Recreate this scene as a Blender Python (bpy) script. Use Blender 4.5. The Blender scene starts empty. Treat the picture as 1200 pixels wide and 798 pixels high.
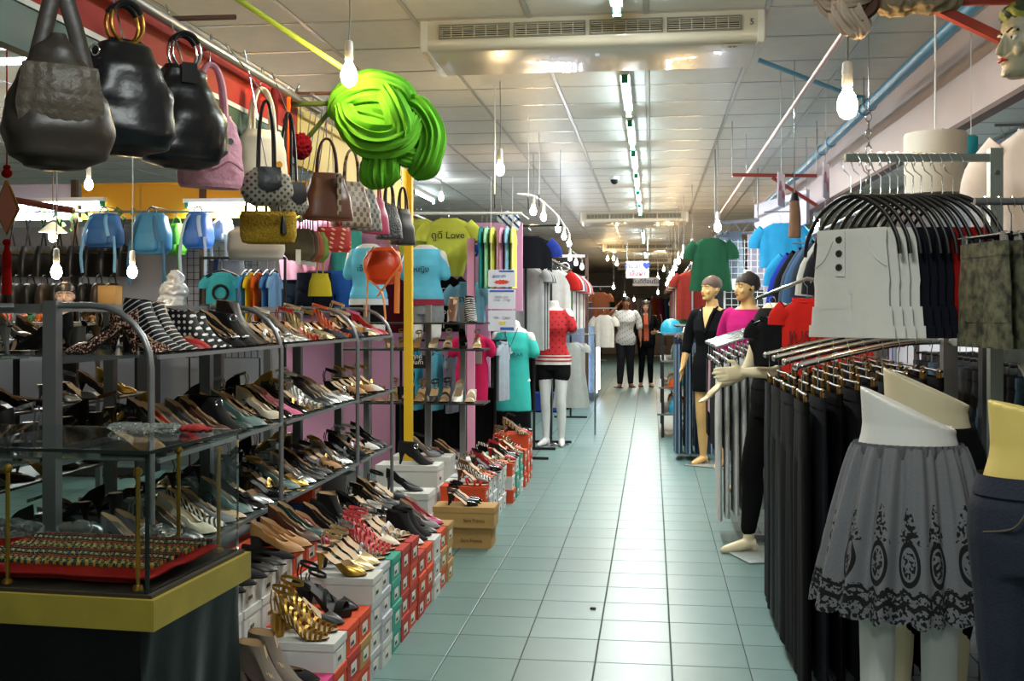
import bpy, bmesh, math, random
from mathutils import Vector, Matrix, Euler, noise as mnoise
R = math.radians
rnd = random.Random(7)
scene = bpy.context.scene
COL = scene.collection

# ---------------------------------------------------------------- camera, world, exposure
F = 1280.0                      # focal length in pixels of the 1200 x 798 frame
CAMZ = 1.4
YAW = math.atan(164 / F)
cam_d = bpy.data.cameras.new('camera')
cam_d.sensor_width = 36; cam_d.lens = F / 1200 * 36
cam_d.shift_y = -32 / 1200
cam_d.clip_end = 200
cam = bpy.data.objects.new('camera', cam_d); COL.objects.link(cam)
cam.location = (0, 0, CAMZ); cam.rotation_euler = (R(90), 0, YAW)
scene.camera = cam
w = bpy.data.worlds.new('world'); scene.world = w; w.use_nodes = True
w.node_tree.nodes['Background'].inputs[0].default_value = (.75, .8, .85, 1)
w.node_tree.nodes['Background'].inputs[1].default_value = 0      # a closed hall: lamps only
vs = scene.view_settings
vs.view_transform = 'Standard'; vs.look = 'None'; vs.gamma = 1; vs.use_curve_mapping = False
vs.exposure = 0.15
TUBE_W = 42.0                   # each fluorescent tube
CA, SA = math.cos(YAW), math.sin(YAW)
def ray(px, py):
    u = (px - 600) / F
    return Vector((u * CA - SA, u * SA + CA, -(py - 367) / F))
def P(px, py, d):  return Vector((0, 0, CAMZ)) + ray(px, py) * d
def PX(px, py, X): r = ray(px, py); return Vector((0, 0, CAMZ)) + r * (X / r.x)
def PY(px, py, Y): r = ray(px, py); return Vector((0, 0, CAMZ)) + r * (Y / r.y)
def PZ(px, py, Z=0.0): r = ray(px, py); return Vector((0, 0, CAMZ)) + r * ((Z - CAMZ) / r.z)

# ---------------------------------------------------------------- materials
def lin(c):
    if isinstance(c, str):
        c = tuple(int(c[i:i+2], 16) / 255 for i in (0, 2, 4))
        c = tuple(x / 12.92 if x <= .04045 else ((x + .055) / 1.055) ** 2.4 for x in c)
    return (c[0], c[1], c[2], 1)
MATS = {}
def M(name, col='808080', rough=.6, metal=0, var=0, scale=30, bump=0, emit=0, trans=0, sheen=0, coat=0, rand=0, ior=1.45, col2=None, spec=.5):
    if name in MATS: return MATS[name]
    m = bpy.data.materials.new(name); MATS[name] = m; m.use_nodes = True
    nt = m.node_tree; b = nt.nodes['Principled BSDF']
    b.inputs['Base Color'].default_value = lin(col)
    b.inputs['Roughness'].default_value = rough; b.inputs['Metallic'].default_value = metal
    b.inputs['Transmission Weight'].default_value = trans; b.inputs['IOR'].default_value = ior
    b.inputs['Specular IOR Level'].default_value = spec
    if sheen: b.inputs['Sheen Weight'].default_value = sheen
    if coat: b.inputs['Coat Weight'].default_value = coat
    if emit:
        b.inputs['Emission Color'].default_value = lin(col); b.inputs['Emission Strength'].default_value = emit
    if var or bump or col2:
        tc = nt.nodes.new('ShaderNodeTexCoord'); n = nt.nodes.new('ShaderNodeTexNoise')
        n.inputs['Scale'].default_value = scale; n.inputs['Detail'].default_value = 4
        nt.links.new(tc.outputs['Object'], n.inputs['Vector'])
        if var or col2:
            mx = nt.nodes.new('ShaderNodeMix'); mx.data_type = 'RGBA'
            c = lin(col); c2 = lin(col2) if col2 else tuple(x * (1 - var) for x in c[:3]) + (1,)
            mx.inputs[6].default_value = c; mx.inputs[7].default_value = c2
            rp = nt.nodes.new('ShaderNodeMapRange'); rp.inputs[1].default_value = .35; rp.inputs[2].default_value = .65
            nt.links.new(n.outputs[0], rp.inputs[0]); nt.links.new(rp.outputs[0], mx.inputs[0])
            nt.links.new(mx.outputs[2], b.inputs['Base Color'])
        if bump:
            bp = nt.nodes.new('ShaderNodeBump'); bp.inputs['Strength'].default_value = bump; bp.inputs['Distance'].default_value = .01
            nt.links.new(n.outputs[0], bp.inputs['Height']); nt.links.new(bp.outputs[0], b.inputs['Normal'])
    if rand:
        oi = nt.nodes.new('ShaderNodeObjectInfo'); hs = nt.nodes.new('ShaderNodeHueSaturation')
        mr = nt.nodes.new('ShaderNodeMapRange'); mr.inputs[3].default_value = 1 - rand; mr.inputs[4].default_value = 1 + rand
        nt.links.new(oi.outputs['Random'], mr.inputs[0]); nt.links.new(mr.outputs[0], hs.inputs['Value'])
        l = [l for l in nt.links if l.to_socket == b.inputs['Base Color']]
        if l: nt.links.new(l[0].from_socket, hs.inputs['Color'])
        else: hs.inputs['Color'].default_value = lin(col)
        nt.links.new(hs.outputs[0], b.inputs['Base Color'])
    return m
def nmath(nt, op, a, b=None, c=None):
    n = nt.nodes.new('ShaderNodeMath'); n.operation = op
    for i, x in enumerate((a, b, c)):
        if x is None: continue
        if isinstance(x, (int, float)): n.inputs[i].default_value = x
        else: nt.links.new(x, n.inputs[i])
    return n.outputs[0]
def pattern_mat(name, base, ink, fn, rough=.8, **kw):
    """fn(nt, x, y, z) -> mask socket in object space"""
    if name in MATS: return MATS[name]
    m = M(name, base, rough, **kw); nt = m.node_tree; b = nt.nodes['Principled BSDF']
    tc = nt.nodes.new('ShaderNodeTexCoord'); s = nt.nodes.new('ShaderNodeSeparateXYZ')
    nt.links.new(tc.outputs['Object'], s.inputs[0])
    mask = fn(nt, *s.outputs[:3])
    mx = nt.nodes.new('ShaderNodeMix'); mx.data_type = 'RGBA'
    l = [l for l in nt.links if l.to_socket == b.inputs['Base Color']]
    if l: nt.links.new(l[0].from_socket, mx.inputs[6])
    else: mx.inputs[6].default_value = lin(base)
    mx.inputs[7].default_value = lin(ink)
    nt.links.new(mask, mx.inputs[0]); nt.links.new(mx.outputs[2], b.inputs['Base Color'])
    return m

# ---------------------------------------------------------------- mesh building
class MB:
    def __init__(s): s.v = []; s.f = []
    def add(s, vs, fs):
        o = len(s.v); s.v += [tuple(v) for v in vs]; s.f += [tuple(i + o for i in f) for f in fs]; return s
    def box(s, a, b):
        (x0, y0, z0), (x1, y1, z1) = a, b
        return s.add([(x0,y0,z0),(x1,y0,z0),(x1,y1,z0),(x0,y1,z0),(x0,y0,z1),(x1,y0,z1),(x1,y1,z1),(x0,y1,z1)],
                     [(0,3,2,1),(4,5,6,7),(0,1,5,4),(1,2,6,5),(2,3,7,6),(3,0,4,7)])
    def bar(s, a, b, w, h, up=(0,0,1)):
        a, b = Vector(a), Vector(b); d = (b - a).normalized(); up = Vector(up)
        if abs(d.dot(up)) > .98: up = Vector((0,1,0))
        r = d.cross(up).normalized() * w / 2; u = r.cross(d).normalized() * h / 2
        return s.add([a-r-u,a+r-u,a+r+u,a-r+u,b-r-u,b+r-u,b+r+u,b-r+u],
                     [(0,3,2,1),(4,5,6,7),(0,1,5,4),(1,2,6,5),(2,3,7,6),(3,0,4,7)])
    def rbox(s, c, size, b=.01, rz=0):
        """box with chamfered vertical edges and top/bottom"""
        sx, sy, sz = (x / 2 for x in size); rings = []
        for z, ins in ((-sz, b), (-sz + b, 0), (sz - b, 0), (sz, b)):
            x, y = sx - ins, sy - ins; q = b
            ring = [(x,-y+q),(x,y-q),(x-q,y),(-x+q,y),(-x,y-q),(-x,-y+q),(-x+q,-y),(x-q,-y)]
            cs, sn = math.cos(rz), math.sin(rz)
            rings.append([(c[0]+p*cs-t*sn, c[1]+p*sn+t*cs, c[2]+z) for p, t in ring])
        return s.loft(rings)
    def loft(s, rings, cap0=True, cap1=True, closed=True):
        n = len(rings[0]); o = len(s.v); fs = []
        for r in rings: s.v += [tuple(p) for p in r]
        for i in range(len(rings) - 1):
            for j in range(n if closed else n - 1):
                k = (j + 1) % n
                fs.append((o+i*n+j, o+i*n+k, o+(i+1)*n+k, o+(i+1)*n+j))
        if cap0: fs.append(tuple(o + j for j in reversed(range(n))))
        if cap1: fs.append(tuple(o + (len(rings)-1)*n + j for j in range(n)))
        s.f += fs; return s
    def tube(s, pts, r, n=8, caps=True, flat=1.0, up=None):
        pts = [Vector(p) for p in pts]; rs = r if isinstance(r, (list, tuple)) else [r] * len(pts)
        rings = []; prev = Vector(up) if up else None
        for i, p in enumerate(pts):
            d = (pts[min(i+1, len(pts)-1)] - pts[max(i-1, 0)])
            d = d.normalized() if d.length > 1e-9 else Vector((0,0,1))
            if prev is None: prev = Vector((0,0,1)) if abs(d.z) < .9 else Vector((0,1,0))
            u = (prev - d * prev.dot(d)); u = u.normalized() if u.length > 1e-6 else d.orthogonal().normalized()
            prev = u; v = d.cross(u)
            rings.append([p + (u * math.cos(t) * flat + v * math.sin(t)) * rs[i] for t in (2*math.pi*j/n for j in range(n))])
        return s.loft(rings, caps, caps)
    def lathe(s, prof, n=16, c=(0,0,0), axis='Z', caps=True):
        rings = []
        for r, h in prof:
            ring = []
            for j in range(n):
                t = 2*math.pi*j/n; x, y = r*math.cos(t), r*math.sin(t)
                ring.append({'Z': (c[0]+x, c[1]+y, c[2]+h), 'Y': (c[0]+x, c[1]+h, c[2]+y), 'X': (c[0]+h, c[1]+x, c[2]+y)}[axis])
            rings.append(ring)
        return s.loft(rings, caps, caps)
    def ball(s, c, r, n=10, sc=(1,1,1)):
        rings = [[(c[0]+r*sc[0]*math.sin(a)*math.cos(t), c[1]+r*sc[1]*math.sin(a)*math.sin(t), c[2]-r*sc[2]*math.cos(a))
                  for t in (2*math.pi*j/n for j in range(n))] for a in (math.pi*(i+.35)/(n*.6+.7) for i in range(int(n*.6)+1))]
        return s.loft(rings)
    def grid(s, fn, nu, nv, wrap=False):
        o = len(s.v)
        for i in range(nv + 1):
            for j in range(nu if wrap else nu + 1): s.v.append(tuple(fn(j / nu, i / nv)))
        c = nu if wrap else nu + 1
        for i in range(nv):
            for j in range(nu):
                k = (j + 1) % c; s.f.append((o+i*c+j, o+i*c+k, o+(i+1)*c+k, o+(i+1)*c+j))
        return s
    def mesh(s, name, sharp=45, flat=False, weld=False):
        me = bpy.data.meshes.new(name); me.from_pydata(s.v, [], s.f)
        if weld:
            bm = bmesh.new(); bm.from_mesh(me); bmesh.ops.remove_doubles(bm, verts=bm.verts, dist=1e-5)
            bmesh.ops.recalc_face_normals(bm, faces=bm.faces); bm.to_mesh(me); bm.free()
        if not flat:
            me.polygons.foreach_set('use_smooth', [True] * len(me.polygons)); me.set_sharp_from_angle(angle=R(sharp))
        me.materials.append(None); me.update(); return me
def obj(name, me, mat, parent=None, loc=(0,0,0), rot=(0,0,0), sc=(1,1,1), kind=None, label=None):
    if isinstance(me, MB): me = me.mesh(name)
    o = bpy.data.objects.new(name, me); COL.objects.link(o)
    if mat:
        o.material_slots[0].link = 'OBJECT'; o.material_slots[0].material = mat
    o.location = loc; o.rotation_euler = rot; o.scale = sc
    if parent: o.parent = parent
    if kind: o['kind'] = kind
    if label: o['label'] = label
    return o
def tag(o, label, cat, group=None):
    o['label'] = label; o['category'] = cat
    if group: o['group'] = group
    return o
def thing(name, label, cat, loc=(0,0,0), rz=0, group=None, rot=None, sc=1):
    o = bpy.data.objects.new(name, None); COL.objects.link(o); o.empty_display_size = .05
    o.location = loc; o.rotation_euler = rot if rot else (0, 0, rz); o.scale = (sc, sc, sc)
    return tag(o, label, cat, group)
def copy_thing(root, loc, rz=0, label=None, group=None, rot=None, sc=None, mats=None):
    """copy a thing with its parts and sub-parts; mats = {part name stem: material}"""
    def cp(o, par):
        c = o.copy(); COL.objects.link(c); c.parent = par
        if mats and o.type == 'MESH':
            s = o.name.split('.')[0]
            if s in mats: c.material_slots[0].material = mats[s]
        for ch in KIDS.get(o, ()) or o.children: cp(ch, c)
        return c
    r = cp(root, None); r.location = loc; r.rotation_euler = rot if rot else (0, 0, rz)
    if sc: r.scale = (sc, sc, sc)
    if label: r['label'] = label
    if group: r['group'] = group
    return r
KIDS = {}
def setting(name, me, mat, parent=None, **kw):
    o = obj(name, me, mat, parent, **kw)
    if not parent: o['kind'] = 'structure'
    return o
_BENCH = []
def bake(o):
    """evaluate one object in a scene of its own, so the main scene is not re-evaluated"""
    if not _BENCH: _BENCH.append(bpy.data.scenes.new('bench'))
    sc = _BENCH[0]; sc.collection.objects.link(o); vl = sc.view_layers[0]; vl.update()
    me = bpy.data.meshes.new_from_object(o.evaluated_get(vl.depsgraph))
    bpy.data.objects.remove(o)
    me.materials.clear(); me.materials.append(None); return me
def text_mesh(s, size, depth=.001, align='CENTER', bold=False):
    c = bpy.data.curves.new('lettering', 'FONT'); c.body = s; c.size = size; c.extrude = depth
    c.align_x = align; c.align_y = 'CENTER'; c.resolution_u = 3
    if bold: c.offset = size * .012
    return bake(bpy.data.objects.new('lettering', c))
def remesh(mb, name, voxel=.008, smooth=3):
    me = mb.mesh('tmp'); o = bpy.data.objects.new('tmp', me)
    m = o.modifiers.new('r', 'REMESH'); m.mode = 'VOXEL'; m.voxel_size = voxel; m.use_smooth_shade = True
    if smooth: s = o.modifiers.new('s', 'SMOOTH'); s.iterations = smooth; s.factor = .5
    r = bake(o); bpy.data.meshes.remove(me); r.name = name; return r
_O = 'first second third fourth fifth sixth seventh eighth ninth tenth eleventh twelfth thirteenth fourteenth fifteenth sixteenth seventeenth eighteenth nineteenth twentieth'.split()
ORD = _O + ['twenty-' + x for x in _O[:9]] + ['thirtieth'] + ['thirty-' + x for x in _O[:9]]
def lerp(a, b, t): return a + (b - a) * t
def interp(keys, x):
    if x <= keys[0][0]: return keys[0][1]
    for (x0, y0), (x1, y1) in zip(keys, keys[1:]):
        if x <= x1:
            t = (x - x0) / (x1 - x0); t = t * t * (3 - 2 * t); return y0 + (y1 - y0) * t
    return keys[-1][1]
def spline(pts, n=8):
    pts = [Vector(p) for p in pts]; out = []
    for i in range(len(pts) - 1):
        p0, p1, p2, p3 = pts[max(i-1,0)], pts[i], pts[i+1], pts[min(i+2,len(pts)-1)]
        for k in range(n):
            t = k / n
            out.append(.5*((2*p1)+(p2-p0)*t+(2*p0-5*p1+4*p2-p3)*t*t+(3*p1-p0-3*p2+p3)*t**3))
    return out + [pts[-1]]

# shared plain materials
CHROME = M('chrome', 'c8ccd0', .18, 1); STEEL = M('grey_steel', '8f9194', .38, .75); DARKMETAL = M('dark_metal', '2b2b2d', .4, .6)
BRASS = M('brass', 'b48c3a', .28, 1); BLACK = M('black_plastic', '0c0c0d', .4); WHITEP = M('white_plastic', 'ececea', .45)
GLASS = M('clear_glass', 'eef5f2', .01, trans=1, ior=1.3)
# ================================================================ the hall: floor, ceiling, walls, lamps
X0, X1, Y0, Y1, CEIL = -9.0, 7.0, -3.5, 42.0, 2.93
def tile_mat():
    m = M('teal_grey_floor_tile', '64807d', .36, var=.12, scale=3, rand=.05)
    return m
TS = .304
fl = setting('floor', MB().box((X0, Y0, -.06), (X1, Y1, -.004)), M('grout', '3f4a4a', .8))
tile = MB(); g = .0025; a, b = g, TS - g
tile.loft([[(a,a,-.006),(b,a,-.006),(b,b,-.006),(a,b,-.006)], [(a,a,-.001),(b,a,-.001),(b,b,-.001),(a,b,-.001)],
           [(a+.002,a+.002,0),(b-.002,a+.002,0),(b-.002,b-.002,0),(a+.002,b-.002,0)]], cap0=False)
tile_me = tile.mesh('tile', flat=True); TM = tile_mat()
near = set()
for i in range(-4, 4):
    for j in range(-2, 35): near.add((i, j))
for i, j in sorted(near): obj('tile', tile_me, TM, fl, (.078 + i * TS, 4.39 + j * TS, 0))
rest = MB()
for i in range(int((X0 - .078) / TS), int((X1 - .078) / TS)):
    for j in range(int((Y0 - 4.39) / TS), int((Y1 - 4.39) / TS)):
        if (i, j) in near: continue
        x, y = .078 + i * TS, 4.39 + j * TS
        rest.add([(x+g,y+g,0),(x+TS-g,y+g,0),(x+TS-g,y+TS-g,0),(x+g,y+TS-g,0)], [(0,1,2,3)])
obj('tile_field', rest.mesh('tile_field', flat=True), TM, fl, kind='stuff')

# ceiling: T-bar grid with panels
cl = setting('ceiling', MB().box((X0, Y0, CEIL + .012), (X1, Y1, CEIL + .1)), M('ceiling_void', '777777', .9))
PS = .6; PM = M('ceiling_panel_white', 'e6e3d9', .5, var=.06, scale=9, bump=.12, rand=.03)
pm = MB().loft([[(.012,.012,.011),(.588,.012,.011),(.588,.588,.011),(.012,.588,.011)][::-1],
               [(.012,.012,.003),(.588,.012,.003),(.588,.588,.003),(.012,.588,.003)][::-1],
               [(.018,.018,0),(.582,.018,0),(.582,.582,0),(.018,.582,0)][::-1]], cap0=False).mesh('ceiling_panel', flat=True)
cxs = [-.03 + PS * k for k in range(-15, 12)]; cys = [.18 + PS * k for k in range(-6, 69)]
nearp = set((i, j) for i in range(-6, 4) for j in range(7, 37))
restp = MB()
for i in range(-15, 12):
    for j in range(-6, 69):
        x, y = -.03 + PS * i, .18 + PS * j
        if (i, j) in nearp: obj('ceiling_panel', pm, PM, cl, (x, y, CEIL))
        else: restp.add([(x+.012,y+.012,CEIL),(x+.012,y+.588,CEIL),(x+.588,y+.588,CEIL),(x+.588,y+.012,CEIL)], [(0,1,2,3)])
obj('ceiling_panel_field', restp.mesh('ceiling_panel_field', flat=True), PM, cl, kind='stuff')
gb = MB()
for x in cxs: gb.box((x - .011, Y0, CEIL - .003), (x + .011, Y1, CEIL + .006))
obj('grid_bars_long', gb, M('ceiling_t_bar', 'c2c1bb', .3, .2), cl, kind='stuff')
gb = MB()
for y in cys: gb.box((X0, y - .011, CEIL - .0025), (X1, y + .011, CEIL + .006))
obj('grid_bars_cross', gb, M('ceiling_t_bar'), cl, kind='stuff')
WM = M('hall_wall_paint', 'c9c4ba', .8, var=.06, scale=2)
setting('wall_left', MB().box((X0 - .1, Y0, 0), (X0, Y1, CEIL + .1)), WM)
setting('wall_right', MB().box((X1, Y0, 0), (X1 + .1, Y1, CEIL + .1)), WM)
setting('wall_back', MB().box((X0, Y1, 0), (X1, Y1 + .1, CEIL + .1)), WM)
setting('wall_front', MB().box((X0, Y0 - .1, 0), (X1, Y0, CEIL + .1)), WM)

# ---- fluorescent tubes
TUBE_EM = M('tube_glow', 'dff5ff', .3, emit=30)
TGREEN = M('tube_holder_green', '1f8a68', .5)
bat = MB().box((-.03, -.64, -.035), (.03, .64, 0)).mesh('batten', flat=True)
tub = MB().lathe([(.008,-.6),(.014,-.595),(.014,.595),(.008,.6)], 10, (0,0,-.055), 'Y').mesh('tube')
hol = MB().box((-.02, -.018, -.085), (.02, .018, -.035)).lathe([(.014,-.02),(.014,.02)], 10, (0,0,-.055), 'Y').mesh('tube_holder')
BATM = M('batten_white', 'e9ebe6', .35)
def tube_light(x, y, z=CEIL, rz=0, label='long white fluorescent tube fixture under the ceiling', group=None, power=1.0, light=True):
    t = thing('fluorescent_light', label, 'light', (x, y, z), rz, group)
    obj('batten', bat, BATM, t); obj('tube', tub, TUBE_EM, t)
    for s in (-1, 1): obj('tube_holder', hol, TGREEN, t, (0, s * .61, 0))
    if light:
        l = bpy.data.lights.new('tube_lamp', 'AREA'); l.shape = 'RECTANGLE'; l.size = .05; l.size_y = 1.2
        l.energy = TUBE_W * power; l.color = (.96, 1.0, .95)
        o = bpy.data.objects.new('tube_lamp', l); COL.objects.link(o); o.parent = t; o.location = (0, 0, -.075)
    return t
AISLE = 'fluorescent tubes in line over the aisle'
ys = [4.75] + [7.5 + 1.63 * k for k in range(6)] + [20.4, 22.1, 26.6, 28.3]
tube_light(-.17, 4.75, label='fluorescent tube fixture on the ceiling just before the big air conditioner')
for k, y in enumerate(ys[1:]): tube_light(-.17, y, label=ORD[k] + ' fluorescent tube fixture over the aisle beyond the big air conditioner', group=AISLE)
for k, y in enumerate((1.6, -1.6)):          # the same row carries on over the head of the photographer
    t = tube_light(-.17, y, label=ORD[k] + ' fluorescent tube fixture of the aisle row before the big air conditioner', group='tubes at the aisle start')
    t.name = 'fluorescent_light_offscreen'
    for ch in t.children:
        if ch.type == 'LIGHT': ch.name = 'tube_lamp_offscreen'
# two more fixtures seen over the neighbouring stalls
q = PZ(12, 72, CEIL - .05); tube_light(q.x - .2, q.y, rz=R(90), label='fluorescent tube fixture across the ceiling behind the brown hobo bag')
q = PZ(497, 230, CEIL - .05); tube_light(q.x, q.y, label='fluorescent tube fixture on the ceiling behind the lime shirt stall')

# ---- ceiling air conditioner
def air_con(loc, wdt, label, grp=None, text=True):
    t = thing('air_conditioner', label, 'air conditioner', loc, 0, grp)
    CR = M('aircon_cream', 'd9d2bd', .3, coat=.3); hw = wdt / 2
    prof = [(.09, .0), (.09, -.125), (.09, -.148), (.56, -.165), (.62, -.14), (.64, -.0)]  # (y, z) side profile behind the outlets
    obj('casing', MB().loft([[(x, y, z) for y, z in prof] for x in (-hw + .03, hw - .03)]), CR, t)
    n = 4; gw = (wdt - .22) / n; fp = MB(); xs = [-hw + .03]
    fp.box((-hw + .03, 0, -.03), (hw - .03, .09, 0)).loft([[(x, 0, -.095), (x, 0, -.125), (x, .02, -.146), (x, .09, -.148), (x, .09, -.095)] for x in (-hw + .03, hw - .03)])
    edges = [-hw + .03] + sum([[-hw + .1 + k * (gw + .008), -hw + .1 + k * (gw + .008) + gw - .02] for k in range(n)], []) + [hw - .03]
    for k in range(0, len(edges), 2): fp.box((edges[k], 0, -.095), (edges[k + 1], .09, -.03))
    obj('front_panel', fp, CR, t)
    obj('shade_plate', MB().box((-hw + .08, .082, -.096), (hw - .08, .0895, -.029)), M('outlet_shade_dark', '24231f', .95), t)  # dark plate added to paint in the shade behind the outlet slats
    cap = [(-.006, .0), (-.006, -.13), (.018, -.157), (.56, -.172), (.625, -.145), (.646, 0)]
    for s in (-1, 1):
        obj('end_cap', MB().loft([[(s*(hw-.03), y, z) for y, z in cap], [(s*(hw+.002), y, z) for y, z in cap], [(s*(hw+.012), y*.96+.012, z*.94) for y, z in cap]]), M('aircon_white', 'e8e6da', .3), t)
    for k in range(n):
        x0 = -hw + .1 + k * (gw + .008)
        fr = MB()
        for a, b in (((x0-.004,-.012,-.1),(x0+gw-.016,-.003,-.094)), ((x0-.004,-.012,-.031),(x0+gw-.016,-.003,-.025)), ((x0-.004,-.012,-.1),(x0,-.003,-.025)), ((x0+gw-.02,-.012,-.1),(x0+gw-.016,-.003,-.025))): fr.box(a, b)
        gr = obj('grille', fr, M('grille_trim', '8c8878', .5), t)
        for q in range(6): obj('slat', MB().box((x0+.002, -.011, -.0905 + q * .0108), (x0 + gw - .022, -.004, -.087 + q * .0108)), CR, gr)
        for q in range(1, 6): obj('grille_rib', MB().box((x0 + (gw - .02) * q / 6 - .002, -.012, -.093), (x0 + (gw - .02) * q / 6 + .002, -.005, -.032)), CR, gr)
    if text:
        obj('numeral', text_mesh('5', .045), BLACK, t, (hw - .06, -.008, -.062), (R(90), 0, 0))
        bd = obj('badge', MB().box((hw-.2, .07, -.1565), (hw-.1, .14, -.1525)), M('badge_cream', 'cfc6ac', .4), t)
        obj('emblem', MB().add([(hw-.18,.105,-.158),(hw-.153,.085,-.158),(hw-.153,.125,-.158),(hw-.12,.105,-.158),(hw-.147,.085,-.158),(hw-.147,.125,-.158)], [(0,1,2),(3,5,4)]), BLACK, bd)
    return t
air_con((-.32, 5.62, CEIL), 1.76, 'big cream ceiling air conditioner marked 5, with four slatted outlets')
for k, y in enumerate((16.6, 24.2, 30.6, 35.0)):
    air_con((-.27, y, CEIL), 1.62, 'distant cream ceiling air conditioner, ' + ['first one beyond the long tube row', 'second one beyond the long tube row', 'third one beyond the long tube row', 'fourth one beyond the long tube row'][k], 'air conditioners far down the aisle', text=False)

# ---- bare bulbs on wires
BULB_EM = M('bulb_glow_warm', 'ffd9a0', .3, emit=170); BULB_CW = M('bulb_glow_cool', 'eef6ff', .3, emit=120)
bulb_me = MB().lathe([(.012,0),(.014,-.02),(.024,-.035),(.03,-.055),(.03,-.075),(.022,-.095),(.008,-.104)], 14).mesh('bulb')
sock_me = MB().lathe([(.008,.075),(.016,.07),(.019,.03),(.017,.03),(.019,.0),(.017,-.005)], 12).mesh('socket')
def bulb(px, py, d, label, cool=False, group=None, wire=True, sc=1.0, top=None):
    p = P(px, py, d); p.z = min(p.z, CEIL - .2)
    t = thing('light_bulb', label, 'light', p + Vector((0, 0, .06)), 0, group)
    obj('bulb', bulb_me, BULB_CW if cool else BULB_EM, t, sc=(sc,)*3); obj('socket', sock_me, M('bulb_socket', 'd6d2c8', .5), t)
    if wire:
        h = (top or CEIL) - p.z - .06
        obj('wire', MB().tube([(0,0,.07),(.004,.002,h*.4),(0,0,h)], .0035, 6), M('wire_grey', '8a8a86', .5), t)
    return t
bulb(409, 85, 4.6, 'bare warm bulb on a white wire above the green cloth bundle', sc=1.15)
bulb(586, 198, 7.2, 'bare warm bulb on a long thin wire hanging alone over the aisle edge')
bulb(993, 120, 3.6, 'bare warm bulb on twin wires in front of the blue pipe', sc=1.1)
bulb(625, 247, 10.5, 'warm bulb above the pastel clothes and notice boards')
for k, (px, py, d) in enumerate([(637,254,11),(654,268,12.6),(661,277,13.8),(667,285,15),(668,302,16.5),(675,308,18),(682,313,19.5)]):
    bulb(px, py, d, ORD[k] + ' bulb along the string of white bulbs above the raglan shirts', True, 'white bulb string by the mannequins', wire=False)
st = thing('bulb_cable', 'slack white cable carrying the string of white bulbs', 'cable', (0,0,0))
obj('cable', MB().tube(spline([P(606,246,9.8)+Vector((0,0,.147)), P(625,247,10.5)+Vector((0,0,.147)), *[P(a, b, d) + Vector((0,0,.147)) for a, b, d in [(637,254,11),(654,268,12.6),(661,277,13.8),(667,285,15),(668,302,16.5),(675,308,18),(682,313,19.5)]]], 3), .008, 6), WHITEP, st)
for k, (px, py, d) in enumerate([(811,293,13),(801,299,14.2),(795,306,15.6),(791,314,16.2),(788,320,18.5),(785,326,20),(782,333,22)]):
    bulb(px, py, d, ORD[k] + ' bulb along the row of warm bulbs at the clothing stalls', False, 'warm bulb row by the clothing stalls')
bulb(841, 266, 9.6, 'cool tubular bulb hanging below the steel rack beside the dark green shirt', True)
for k, (px, py, d) in enumerate([(712,303,24),(719,303,25),(723,309,23),(719,337,27),(732,347,30),(743,351,33),(778,316,28),(771,326,27),(771,343,30)]):
    bulb(px, py, d, 'faraway warm bulb hanging deep in the aisle', False, 'faraway bulbs deep in the aisle')
bulb(104, 216, 8.2, 'bare warm bulb hanging in front of the orange fascia panel')
bulb(66, 318, 6.4, 'warm bulb hanging low over the soft toys')
bulb(155, 318, 7.0, 'warm bulb hanging low beside the blue backpacks')
bulb(517, 231, 12.5, 'cool bulb behind the lime shirt stall', True)

# ---- dome camera under the ceiling
p = PZ(720, 207, CEIL)
t = thing('dome_camera', 'small black dome security camera on the ceiling', 'camera', p)
obj('mount_plate', MB().lathe([(.05,0),(.055,-.02),(.055,-.035)], 16), WHITEP, t)
obj('dome', MB().lathe([(.045,-.035),(.044,-.05),(.035,-.072),(.015,-.085),(.004,-.087)], 16), BLACK, t)

# ---- pipes and rods
BLUE = M('blue_pvc', '4f93b5', .35); RED = M('red_oxide_steel', '9a3d33', .45)
t = thing('blue_pipe', 'thick blue water pipe running under the ceiling beside the pink fascia', 'pipe')
obj('pipe', MB().tube([(1.40, 3.2, 2.75), (1.40, 14.5, 2.75)], .036, 14), BLUE, t)
for y in (PX(1012, 110, 1.40).y, 8.9, 11): obj('coupling', MB().tube([(1.4, y - .05, 2.75), (1.4, y + .05, 2.75)], .043, 14), BLUE, t)
BYp = PX(1012, 110, 1.40).y
obj('branch', MB().tube([(.57, 6.18, 2.81), (1.34, BYp, 2.845), (1.40, BYp, 2.845), (1.4, BYp, 2.76)], .014, 10), M('blue_pvc_light', '5aa6c8', .35), t)
for k, y in enumerate((4.2, 5.2, 7.3, 9.3)):
    h = MB().tube([(1.36, y, 2.93), (1.36, y, 2.80)], .003, 6).tube([(1.4 + .042*math.cos(q), y, 2.75 + .042*math.sin(q)) for q in [math.pi*2*i/14 for i in range(15)]], .004, 6)
    obj('hanger_clip', h, STEEL, t)
t = thing('conduit_rod', 'thin white and pink steel rod sloping along the ceiling over the clothing side', 'pipe')
obj('rod', MB().tube([(.80, 3.3, 2.58), (.80, 13.4, 2.58)], .013, 10), M('pinkish_rod', 'd8b5a8', .3, .5), t)
for y in (4.3, 7.0, 9.5): obj('suspension_wire', MB().tube([(.8, y, 2.585), (.8, y, 2.93)], .002, 5), STEEL, t)
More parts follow.
